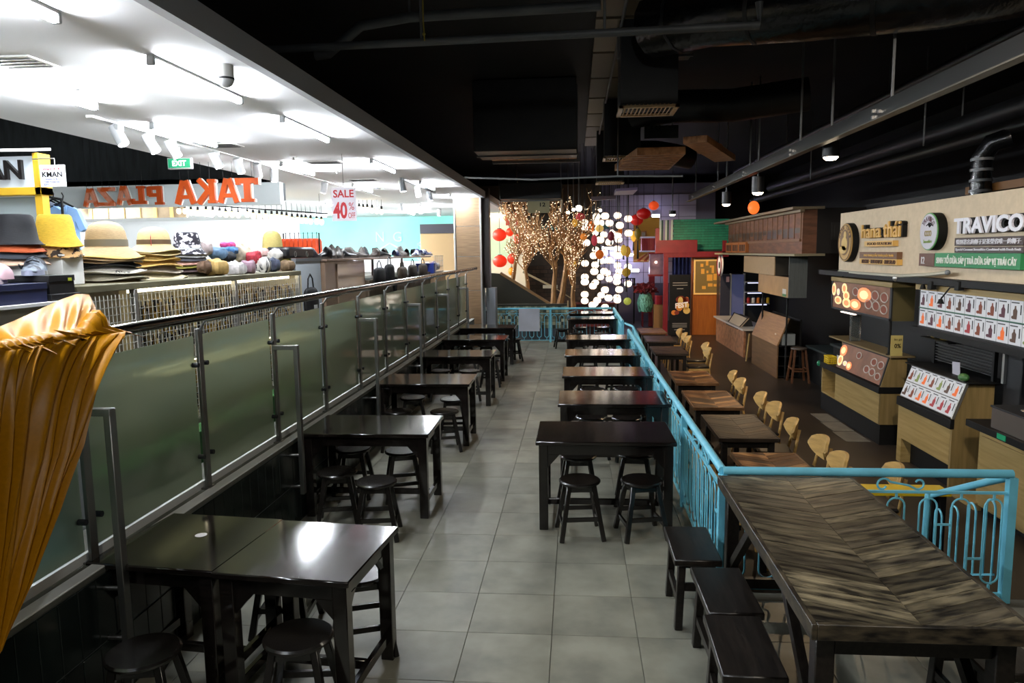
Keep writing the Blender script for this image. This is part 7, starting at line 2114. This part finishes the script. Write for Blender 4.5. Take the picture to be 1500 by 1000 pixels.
for z in (0.86, 0.82, 0.76):
    lines.box((P1[0]+0.5*W_, 22.897, P1[2]+z*H_), (W_*(0.7 if z != .76 else .3), 0.004, 0.022))
obj('caption_print', lines, M('caption_grey', '#9a968f', 0.5), ps, smooth=False)
# orange door with directory board
P1, P2 = (3.653,23.3,-0.374), (4.453,23.3,1.955)
dw = thing('orange_door', 'orange wooden door panel below the glowing directory board', 'door', ((P1[0]+P2[0])/2, 23.3, LOW))
zz = (3.992,23.3,0.854)[2]
obj('panel', MB().span((P1[0]+0.02, 23.3, LOW), (P2[0]+0.1, 23.4, zz), 0.004), M('orange_door_wood', '#c8742a', 0.45, nscale=3, col2='#b0601f', stretch=(8, 1, 0.6), lo=0.3, hi=0.7), dw)
obj('frame', MB().span((P1[0]-0.03, 23.27, LOW), (P1[0]+0.02, 23.43, P2[2]), 0.003).span((P1[0]-0.03, 23.27, P2[2]), (P2[0]+0.1, 23.43, P2[2]+0.06), 0.003), M('frame_orange', '#8a4a1c', 0.5), dw)
D1, D2 = (3.731,23.25,0.881), (4.445,23.25,1.871)
db = thing('directory_board', 'glowing yellow directory board with grid of small plates above the orange door', 'board', ((D1[0]+D2[0])/2, 23.25, D1[2]))
obj('board', MB().span((D1[0], 23.25, D1[2]), (D2[0]+0.1, 23.29, D2[2])), M('board_olive', '#6a5a34', 0.5, emit='#c08a3a', estr=0.18), db)
obj('frame', MB().span((D1[0]-0.04, 23.23, D1[2]-0.05), (D2[0]+0.1, 23.3, D1[2])).span((D1[0]-0.04, 23.23, D2[2]), (D2[0]+0.1, 23.3, D2[2]+0.05)).span((D1[0]-0.04, 23.23, D1[2]), (D1[0], 23.3, D2[2])), M('board_frame', '#d8a85a', 0.4, emit='#e8b060', estr=0.5), db)
rd = random.Random(6); W_, H_ = D2[0]-D1[0], D2[2]-D1[2]
for (a, b, w, h) in ((.22, .82, .12, .1), (.45, .86, .1, .14), (.62, .8, .18, .06), (.25, .6, .14, .16), (.7, .62, .1, .18), (.5, .38, .24, .2), (.78, .4, .14, .2), (.3, .12, .16, .1), (.55, .2, .2, .1), (.8, .2, .12, .08), (.48, .62, .08, .08)):
    obj('name_plate', MB().span((D1[0]+a*W_, 23.235, D1[2]+b*H_), (D1[0]+(a+w)*W_, 23.25, D1[2]+(b+h)*H_)), M('plate_amber', '#c98a34', 0.4, emit='#e09a3c', estr=0.35), db)
R1 = (4.18,21.751,1.776)
rs_ = thing('round_sign', 'round white sign with red ring seen nearly edge on beside the directory board', 'sign', R1)
obj('disc', MB().tube([(R1[0], R1[1], R1[2]), (R1[0]+0.05, R1[1], R1[2])], 0.32, 24), m_white, rs_)
obj('ring', MB().tube([(R1[0]-0.01, R1[1]+0.3*math.cos(a*PI/12), R1[2]+0.3*math.sin(a*PI/12)) for a in range(24)], 0.02, 6, closed=True), m_red, rs_)
obj('centre', MB().tube([(R1[0]-0.012, R1[1], R1[2]), (R1[0], R1[1], R1[2])], 0.1, 14), m_dark, rs_)
obj('bracket', MB().tube([(R1[0]+0.02, R1[1], R1[2]+0.3), (R1[0]+0.02, R1[1], 2.13)], 0.02, 6), m_dark, rs_)
# glass front kitchen behind the salmon counter
kf = thing('glass_cooler', 'tall dark glass cooler standing behind the salmon counter', 'cooler', (4.661,22.3,0.084))
P1, P2, P3 = (4.319,22.3,0.086), (4.631,22.3,1.476), (5.009,22.3,1.472)
obj('body', MB().span((P1[0]+0.05, 22.42, LOW), (P3[0], 23.1, P2[2])), M('cooler_dark', '#22232b', 0.4), kf)
obj('door', MB().span((P1[0], 22.3, LOW+0.1), (P2[0]-0.02, 22.4, P2[2]), 0.004), M('cooler_glass_a', '#3b3c48', 0.12), kf)
obj('door', MB().span((P2[0]+0.02, 22.3, LOW+0.1), (P3[0], 22.4, P2[2]), 0.004), M('cooler_glass_b', '#5a5f80', 0.15, emit='#6f78b0', estr=0.12), kf)
obj('frame', MB().span((P2[0]-0.02, 22.28, LOW), (P2[0]+0.02, 22.42, P2[2]+0.03)).span((P3[0], 22.28, LOW), (P3[0]+0.04, 22.42, P2[2]+0.03)), m_alu, kf)
obj('painted_reflection', MB().span((P2[0]-0.14, 22.29, P2[2]-0.22), (P2[0]-0.05, 22.3, P2[2]-0.06)), M('reflection_pink', '#c9a0a0', 0.5), kf)  # pink panel painted as a reflection on the door glass
ksf = thing('kitchen_shelf', 'kitchen shelves with bright strip lights seen past the glass cooler', 'shelf', (5.353,22,0.715))
P1, P2 = (5.003,22,0.557), (5.706,22,1.414)
for k, v in enumerate((0.05, 0.45, 0.8)):
    z = P1[2]+(P2[2]-P1[2])*v
    obj('board', MB().span((P1[0], 22.0, z), (P2[0], 22.4, z+0.03)), m_grey, ksf)
    obj('strip_light', MB().span((P1[0]+0.05, 21.98, z-0.02), (P2[0]-0.1*k-0.1, 22.0, z+0.0)), emit_mat('kitchen_strip', '#c9d0ff', 2.0), ksf)
obj('back', MB().span((P1[0], 22.4, P1[2]-0.6), (P2[0]+0.1, 22.45, P2[2]+0.1)), m_dark, ksf)
for k in range(5):
    x = P1[0]+0.12+0.14*k; z = P1[2]+(P2[2]-P1[2])*0.05+0.03
    t = thing('kitchen_jar', '%s jar on the lower kitchen shelf past the glass cooler' % ('red lidded', 'white', 'orange', 'small grey', 'yellow')[k], 'jar', (x, 22.15, z)); 
    obj('jar', MB().lathe([(0, 0), (0.05, 0), (0.055, 0.14), (0.03, 0.17), (0, 0.17)], 10, (x, 22.15, z)), M('jar_%d' % k, ('#8a2020', '#c9c9c9', '#b86a2a', '#6a6a6a', '#b89a2a')[k], 0.4), t)
    obj('lid', MB().lathe([(0, 0.17), (0.04, 0.17), (0.04, 0.2), (0, 0.2)], 10, (x, 22.15, z)), m_dark, t)
# potted plants and small red table at the far right corner
pp2 = thing('potted_plant', 'plant with dark red leaves in a mint green wrapped pot at the far corner', 'plant', (2.356,25,0.121))
c = Vector((2.356,25,0.167)); c.z = max(c.z, LOW)
obj('pot', MB().lathe([(0, 0), (0.22, 0), (0.28, 0.3), (0.2, 0.6), (0, 0.6)], 14, c, None, lambda a, r, j: 0.03*math.sin(5*a)), M('mint_wrap', '#6fb09a', 0.5, nscale=6, col2='#2f5a4c', lo=0.45, hi=0.55, stretch=(6, 6, 0.5)), pp2)
lv = MB(); rq = random.Random(3)
for k in range(90):
    a = rq.uniform(0, 2*PI); e = rq.uniform(0.1, 1.3); r_ = rq.uniform(0.2, 0.5)
    q = c+Vector((math.cos(a)*math.cos(e)*r_, math.sin(a)*math.cos(e)*r_, 0.6+math.sin(e)*r_*0.8))
    lv.box(q, (0.14, 0.09, 0.015), rq.uniform(0, 6), 0, rq.uniform(-1, 1), rq.uniform(-1, 1))
obj('leaves', lv, M('maroon_leaf', '#6a1a1c', 0.5, nscale=5, namt=0.4), pp2, smooth=False, stuff=True)
tt_ = thing('red_side_table', 'small red table in front of the potted plant', 'table', (2.526,25.998,-0.45))
c = (2.526,25.998,-0.45)
obj('top', MB().box((c[0], c[1], c[2]+0.52), (0.4, 0.4, 0.04), bev=0.005), m_red, tt_)
for sx in (-1, 1):
    for sy in (-1, 1):
        obj('leg', MB().span((c[0]+sx*0.17-0.02, c[1]+sy*0.17-0.02, c[2]), (c[0]+sx*0.17+0.02, c[1]+sy*0.17+0.02, c[2]+0.5)), m_red, tt_)
cbx = thing('brown_cabinet', 'plain tan cabinet between the red side table and the red post', 'cabinet', (2.758,24.642,-0.45))
c = (2.78,24.641,-0.45)
obj('body', MB().span((c[0]-0.16, c[1], LOW+0.05), (c[0]+0.2, c[1]+0.4, 0.42), 0.004), M('tan_cabinet', '#8a6238', 0.5), cbx)
obj('plinth', MB().span((c[0]-0.14, c[1]+0.02, LOW), (c[0]+0.18, c[1]+0.38, LOW+0.05)), m_dark, cbx)
rbx = thing('red_gift_box', 'small red box on the tan cabinet by the red post', 'box', (c[0], c[1]+0.15, 0.42))
obj('box', MB().box((c[0], c[1]+0.15, 0.56), (0.2, 0.14, 0.27), rz=0.3), M('gift_red', '#9a2a38', 0.5), rbx)
obj('lid', MB().box((c[0], c[1]+0.15, 0.705), (0.22, 0.16, 0.03), rz=0.3), M('gift_red2', '#b04a52', 0.5), rbx)
cr_ = thing('blue_curtain', 'dim blue curtain hanging behind the red frame', 'curtain', (3.595,25.5,1.55))
P1, P2 = (3.321,25.5,1.319), (3.934,25.5,1.987)
obj('cloth', MB().grid(lambda a, b: Vector((P1[0]+(P2[0]-P1[0])*a, 25.5+0.05*math.sin(a*30), P1[2]-0.8+(P2[2]-P1[2]+0.8)*b)), 40, 4, 0.01), M('blue_cloth', '#3f4578', 0.7), cr_)
obj('rod', MB().tube([(P1[0], 25.5, P2[2]+0.02), (P2[0], 25.5, P2[2]+0.02)], 0.03, 6), m_dark, cr_)

# ================================================================ BLACK CEILING
m_pipe = M('dark_pipe', '#5a5c5e', 0.45, 0.1, nscale=3, namt=0.2)
m_duct = M('duct_black', '#101113', 0.45, nscale=3, namt=0.4)
m_foil = M('wrinkled_foil', '#0b0c0e', 0.2, nscale=9, namt=0.5, bump=1.0, detail=8)
m_brd = M('brown_duct', '#b57f50', 0.55, nscale=9, col2='#8f6038', stretch=(1, 4, 1), lo=0.4, hi=0.6)
def pipe(name, label, pts, r, mat=None, cat='pipe', clips=()):
    t = thing(name, label, cat, pts[0])
    obj('tube', MB().tube(pts, r, 10), mat or m_pipe, t)
    for q in clips:
        obj('hanger', MB().tube([q, (q[0], q[1], 5.0)], 0.012, 6), m_pipe, t)
    return t
a, b, c = (-2.732,6.5,4.046), (1.533,6.5,4.085), (1.528,6.5,4.269)
pipe('ceiling_pipe', 'long grey pipe across the black ceiling, turning up at its right end', [a, b, c], 0.035, None, 'pipe', [Vector(a).lerp(Vector(b), 0.33), Vector(a).lerp(Vector(b), 0.7)])
a = [(-2.52,7.2,4.17), (-2.397,7.2,4.179), (-2.06,7.2,4.426), (-1.576,7.2,4.488), (0.245,7.2,4.518)]
pipe('ceiling_pipe', 'bent grey pipe crossing above the long one', a, 0.05, None, 'pipe', [a[3]])
a = [(-1.877,12.5,3.505), (-0.716,12.5,3.445), (0.71,12.5,3.468), (1.775,12.5,3.444)]
pipe('ceiling_pipe', 'thin pale pipe crossing the black ceiling beyond the second vent', a, 0.016, M('pale_pipe', '#7a7c7c', 0.4), 'pipe', [a[2]])
a = [(0.045,6,4.186), (0.055,7.5,4.095), (0.053,10,3.928)]
pipe('ceiling_pipe', 'thin dark conduit running away along the ceiling panel', [(0.55, 4.0, 4.86), (0.55, 10.0, 4.86), (0.55, 18.0, 4.86)], 0.02)
# pale ceiling panels in a row
cp = thing('ceiling_panel_row', 'row of dim brown ceiling panels between the dark ducts', 'ceiling panel', (0.6, 9.0, 4.95))
for k in range(9):
    obj('panel', MB().span((0.25, 6.0+1.5*k, 4.93), (1.05, 7.4+1.5*k, 4.96), 0.004), M('dim_panel', '#6e6353', 0.6, rnd=0.25), cp)
cw_ = thing('ceiling_rope', 'thin yellow rope dangling from the black ceiling', 'cord', (-1.28,6.4,4.317))
obj('strand', MB().tube([(-1.283,6.4,4.427), (-1.284,6.4,4.206), (-1.277,6.4,4.039)], 0.006, 5), M('yellow_cord', '#9a8a3a', 0.6), cw_)
obj('knot', MB().sph((-1.281,6.4,4.095), 0.014, 8, 6), M('yellow_cord', '#9a8a3a', 0.6), cw_)
# long cable tray
tray = thing('cable_tray', 'long dark cable tray receding above the right aisle', 'tray', (2.95, 12.0, 3.6))
p0, p1 = (2.95,5.128,3.53), (2.95,28.386,3.907)
obj('channel', MB().beam((2.95, 2.5, p0[2]), (2.95, 19.5, p0[2]+0.02), 0.05, 0.17), M('tray_steel', '#1b1b1a', 0.4, 0.2), tray)
obj('lip', MB().beam((2.91, 2.5, p0[2]-0.085), (2.91, 19.5, p0[2]-0.065), 0.10, 0.012), M('tray_lip', '#5a564d', 0.4, 0.3), tray)
for k in range(6):
    y = 4.5+2.8*k
    obj('hanger', MB().tube([(2.95, y, p0[2]+0.05), (2.95, y, 5.0)], 0.014, 6), m_pipe, tray)
    obj('bolt', MB().box((2.915, y+0.2, p0[2]), (0.02, 0.03, 0.03)).box((2.915, y+0.35, p0[2]+0.03), (0.02, 0.03, 0.03)).box((2.915, y+0.35, p0[2]-0.03), (0.02, 0.03, 0.03)), M('bolt_bright', '#9a9a9a', 0.3, 0.8), tray)
# ducts with vents
def vent(label, p, q, y, d):
    """p lower left, q upper right of its face, hanging face-down below a duct"""
    t = thing('air_vent', label, 'vent', ((p[0]+q[0])/2, y, p[2]))
    x0, x1 = p[0], q[0]; z = p[2]
    m = M('vent_tan', '#d6b688', 0.45)
    for (a0, b0, a1, b1) in ((x0, y, x1, y+0.05), (x0, y+d-0.05, x1, y+d), (x0, y, x0+0.05, y+d), (x1-0.05, y, x1, y+d)):
        obj('frame', MB().span((a0, b0, z-0.02), (a1, b1, z+0.01)), m, t)
    n = 12
    for k in range(n):
        x = x0+0.06+(x1-x0-0.12)*(k+0.5)/n
        obj('louvre', MB().box((x, y+d/2, z+0.01), (0.012, d-0.1, 0.05), ry=R(35)), m, t)
    obj('box', MB().span((x0+0.02, y+0.02, z+0.03), (x1-0.02, y+d-0.02, 4.99)), m_duct, t)
    return t
vent('tan louvred air vent under the first black duct, nearest', (0.524,9,3.935), (1.233,9,4.061), 9.0, 0.62)
vent('tan louvred air vent under the second black duct', (0.51,13.5,3.91), (1.189,13.5,4.024), 13.5, 0.55)
vent('small pale air vent under the third black duct', (0.473,17,3.785), (1.119,17,3.846), 17.0, 0.5)
def duct(label, pts, r, mat, cat='duct', n=14, rings=True):
    t = thing('air_duct', label, cat, pts[0])
    obj('tube', MB().tube(pts, r, n), mat, t)
    if rings:
        for k in range(len(pts)-1):
            a, b = Vector(pts[k]), Vector(pts[k+1])
            obj('band', MB().tube([a.lerp(b, 0.5), a.lerp(b, 0.5)+(b-a).normalized()*0.04], r*1.02, n), m_duct, t)
    return t
duct('wrinkled shiny black flexible duct sweeping across the upper right ceiling', [(0.9, 8.6, 4.72), (1.4, 8.0, 4.66), (2.2, 7.4, 4.52), (3.2, 6.9, 4.45), (4.4, 6.6, 4.5), (6.0, 6.4, 4.6)], 0.34, m_foil)
duct('black flexible duct feeding the second vent', [(1.0, 12.8, 4.55), (1.6, 12.4, 4.55), (2.5, 12.2, 4.5), (3.6, 12.0, 4.6)], 0.26, m_duct)
duct('black flexible duct behind the third vent', [(1.0, 17.0, 4.45), (1.8, 16.8, 4.4), (2.6, 17.2, 4.3)], 0.25, m_duct)
def box_duct(label, lo, hi, mat):
    t = thing('box_duct', label, 'duct', ((lo[0]+hi[0])/2, lo[1], lo[2]))
    obj('shell', MB().span(lo, hi, 0.01), mat, t)
    n = max(1, int((hi[1]-lo[1])/1.5))
    for k in range(n):
        y = lo[1]+(hi[1]-lo[1])*(k+0.5)/n
        obj('flange', MB().span((lo[0]-0.02, y, lo[2]-0.02), (hi[0]+0.02, y+0.03, hi[2])), m_pipe, t)
    return t
v1 = (0.513,9.1,4.081)
box_duct('black square duct box above the first vent', (v1[0]+0.02, 9.05, v1[2]+0.5), (v1[0]+0.9, 9.6, 4.98), m_duct)
p, q = (0.806,14.2,3.775), (2.009,14.2,4.134)
t = thing('brown_duct', 'brown ribbed duct slab beside the second vent', 'duct', ((p[0]+q[0])/2, 14.2, q[2]))
P = [(0.767,14.2,3.776), (1.812,14.2,3.751), (1.787,12.4,3.893), (1.11,12.6,3.905)]
zc = P[0][2]
obj('slab', MB().quadbox([(P[0][0], 14.6, zc), (P[1][0], 14.6, zc), (P[2][0], 12.3, zc), (P[3][0]-0.1, 12.3, zc)], (0, 0, 0.12)), m_brd, t, smooth=False)
for k in range(8):
    y = 12.45+0.28*k
    obj('rib', MB().span((P[0][0]+0.05, y, zc-0.012), (P[1][0]-0.05, y+0.05, zc)), m_brd, t)
t = thing('brown_duct', 'narrow brown duct slanting towards the cable tray', 'duct', (2.183,13,3.976))
obj('slab', MB().beam((1.808,11.5,3.89), (2.651,13.5,3.832), 0.36, 0.10), m_brd, t, smooth=False)
obj('band', MB().beam((2.17,12.4,3.872), (2.221,12.5,3.863), 0.38, 0.12), m_brd, t, smooth=False)
t = thing('lilac_panel', 'small lilac lit panel under the third duct', 'panel', (1.252,19,3.644))
obj('slab', MB().quadbox([(0.977,19,3.632), (1.459,19,3.639), (1.461,17.6,3.644), (0.953,17.6,3.624)], (0, 0, 0.06)), M('lilac_slab', '#8d7f9c', 0.5), t)
obj('edge', MB().beam((0.407,19,3.558), (1.029,19,3.58), 0.08, 0.10), M('lilac_edge', '#7a6a70', 0.5), t)
# lit plank panels left of centre
t = thing('lit_soffit', 'warm lit plank soffit under the left dark duct', 'soffit', (-0.928,14,3.882))
p, q = (-1.576,14,3.873), (0.034,14,3.971)
zc = q[2]
for k in range(10):
    x0 = p[0]+(q[0]-p[0])*k/10; x1 = p[0]+(q[0]-p[0])*(k+1)/10
    obj('plank', MB().span((x0+0.004, 13.2, zc), (x1-0.004, 14.2, zc+0.03)), M('soffit_plank', '#bd8354', 0.5, rnd=0.25), t)
obj('edge', MB().span((p[0], 14.2, zc-0.05), (q[0]+0.05, 14.26, zc+0.06)), m_pipe, t)
for x_ in (p[0]+0.1, q[0]-0.1):
    obj('hanger', MB().tube([(x_, 13.7, zc+0.03), (x_, 13.7, 5.0)], 0.012, 6), m_pipe, t)
box_duct('wide black duct left of centre before the lit soffit', ((-1.64,13,3.995)[0], 12.0, (-1.514,12,3.86)[2]), ((0.029,12,3.82)[0], 13.1, 4.98), m_duct)
box_duct('black duct hanging over the far end at left', ((-1.838,18.5,3.586)[0], 18.0, (-1.789,18,3.517)[2]), ((-0.34,18,3.52)[0], 19.0, (-1.782,18,3.91)[2]), m_duct)
p, q = (-1.366,18.4,3.569), (-0.33,18.4,3.581)
t = thing('wooden_lintel', 'thin lit wooden lintel below the far black duct', 'lintel', p)
obj('board', MB().span((p[0], 18.35, p[2]-0.03), (q[0], 18.5, p[2]+0.05)), M('lintel_wood', '#8f6a42', 0.5), t)
obj('end_rod', MB().tube([(q[0], 18.42, (-0.332,18.4,3.181)[2]), (q[0], 18.42, (-0.329,18.4,3.715)[2])], 0.03, 6), M('lintel_rod', '#a08a6a', 0.5), t)
p, q = (-1.196,18.6,3.207), (-0.642,18.6,3.518)
t = thing('number_panel', 'pale olive hanging panel numbered 12', 'sign', ((p[0]+q[0])/2, 18.6, p[2]))
obj('panel', MB().span((p[0], 18.6, p[2]), (q[0], 18.64, q[2])), M('olive_panel', '#8a8362', 0.6), t)
obj('lettering', MB().text('12', (p[0]+0.56*(q[0]-p[0]), 18.598, p[2]+0.5*(q[2]-p[2])), 0.14, 0.1, (1, 0, 0), depth=0.004, bold=0.02), m_black, t, smooth=False)
p, q = (1.19,13,4.14), (1.765,13,4.352)
t = thing('number_panel', 'dark green hanging panel numbered 10 above the second vent', 'sign', ((p[0]+q[0])/2, 13.0, p[2]))
obj('panel', MB().span((p[0], 13.0, p[2]), (q[0], 13.04, q[2])), M('dim_green_panel', '#1c2422', 0.6), t)
for x_ in (p[0]+0.1, q[0]-0.1):
    obj('hanger', MB().tube([(x_, 13.02, q[2]-0.02), (x_, 13.02, 5.0)], 0.01, 6), m_pipe, t)
obj('lettering', MB().text('10', (p[0]+0.2*(q[0]-p[0]), 12.998, p[2]+0.6*(q[2]-p[2])), 0.16, 0.12, (1, 0, 0), depth=0.004, bold=0.02), m_black, t, smooth=False)
# round downlights on the right
def can(label, p, r, h, power, aim, emit, cols=WARM, spot=95):
    t = thing('downlight', label, 'lamp', p)
    obj('can', MB().lathe([(r*0.9, 0.0), (r, 0.0), (r, h), (0, h), (0, h*0.35), (r*0.9, h*0.3)], 18, p), m_duct, t)
    obj('lens', MB().lathe([(0, h*0.2), (r*0.86, h*0.2), (r*0.86, -0.008), (r*0.6, -0.035), (0, -0.045)], 18, p), emit_mat('downlight_lens', '#ffe9c8', emit), t)
    obj('stem', MB().tube([(p[0], p[1], p[2]+h), (p[0], p[1], 5.0)], 0.015, 6), m_pipe, t)
    lamp('SPOT', (p[0], p[1], p[2]-0.04), power, WARM if cols is None else cols, 0.06, spot, aim)
    return t
D = [(3.144,9.5,3.345), (2.995,12.5,3.151), (2.991,15,3.12), (2.584,20,3.171)]
can('black downlight with bright lens nearest above the right aisle', D[0], 0.10, 0.18, 260, (D[0][0]-0.9, D[0][1]-1.5, LOW), 14)
can('black downlight second from the camera above the right aisle', D[1], 0.10, 0.26, 420, (D[1][0]-1.4, D[1][1]-1.0, LOW), 10)
can('black downlight third from the camera above the right aisle', D[2], 0.09, 0.24, 560, (D[2][0]-0.6, D[2][1]+1.5, LOW), 8)
can('small downlight at the far right end near the green wall', D[3], 0.09, 0.1, 620, (D[3][0]+0.6, D[3][1]+3.0, 0.6), 8)
t = thing('bright_spotlight', 'glaring white spotlight over the trees at the far end', 'lamp', (0.103,21,3.438))
p = (0.103,21,3.438)
obj('can', MB().cyl((p[0], p[1]+0.03, p[2]), (p[0], p[1]+0.25, p[2]+0.05), 0.1, 0.08, 12), m_duct, t)
obj('lens', MB().sph(p, 0.085, 14, 8), emit_mat('glare_lens', '#fff6e6', 40.0), t)
obj('stem', MB().tube([(p[0], p[1]+0.2, p[2]+0.1), (p[0], p[1]+0.2, 5.0)], 0.02, 6), m_pipe, t)
for k, (q, lab) in enumerate((((-0.21,21.5,3.355), 'small spot bulb just left of the glaring spotlight'), ((-0.052,21.5,3.431), 'small spot bulb second left of the glaring spotlight'), ((-0.408,21.5,3.437), 'small spot bulb third left of the glaring spotlight'), ((0.715,21.5,3.396), 'small spot bulb right of the glaring spotlight'))):
    t = thing('spot_bulb', lab, 'lamp', q)
    obj('bulb', MB().sph(q, 0.05, 10, 6), emit_mat('spot_bulb_glow', '#fff0d8', 12.0), t)
    obj('stem', MB().tube([(q[0], q[1], q[2]+0.04), (q[0], q[1], 5.0)], 0.012, 5), m_pipe, t)
p = (3.757,16,3.096)
t = thing('small_orange_lantern', 'small glowing orange lantern above the brown house front', 'lantern', p)
obj('shade', MB().sph(p, (0.12, 0.12, 0.14), 12, 8), M('orange_glow', '#d8501c', 0.5, emit='#ff6a28', estr=1.4), t)
obj('cord', MB().tube([(p[0], p[1], p[2]+0.13), (p[0], p[1], 5.0)], 0.006, 5), m_cord, t)
# dark pipes over the stalls at right
for k, (pts, r, lab) in enumerate((([(4.9, 3.0, 3.55), (4.9, 21.0, 3.55)], 0.09, 'dark pipe running above the stalls, lower one'), ([(5.4, 3.0, 3.9), (5.4, 21.0, 3.9)], 0.14, 'thick dark pipe running above the stalls'), ([(4.4, 3.0, 4.35), (4.4, 21.0, 4.35)], 0.06, 'thin dark pipe high above the stalls'))):
    pipe('service_pipe', lab, pts, r, m_duct, 'pipe', [(pts[0][0], y, pts[0][2]) for y in (6.0, 11.0, 16.0)])
p = (4.6,9.07,3.061)
t = thing('vent_elbow', 'short shiny foil vent pipe rising behind the beige sign', 'pipe', p)
obj('tube', MB().tube([(4.7, p[1], 2.7), (4.7, p[1], 3.25), (4.75, p[1]-0.1, 3.4), (4.9, p[1]-0.2, 3.45)], 0.11, 12), m_foil, t)
for k in range(4): obj('band', MB().tube([(4.7, p[1], 2.85+0.12*k), (4.7, p[1], 2.88+0.12*k)], 0.118, 12), m_pipe, t)
t = thing('orange_beam', 'dull orange beam half hidden behind the beige sign', 'beam', (4.9, 8.0, 2.9))
obj('beam', MB().span((4.8, 6.0, 2.86), (4.9, 9.6, 2.95)), M('dull_orange', '#6a4416', 0.6), t)
obj('bracket', MB().span((4.82, 7.5, 2.95), (4.88, 7.6, 3.5)), m_duct, t)
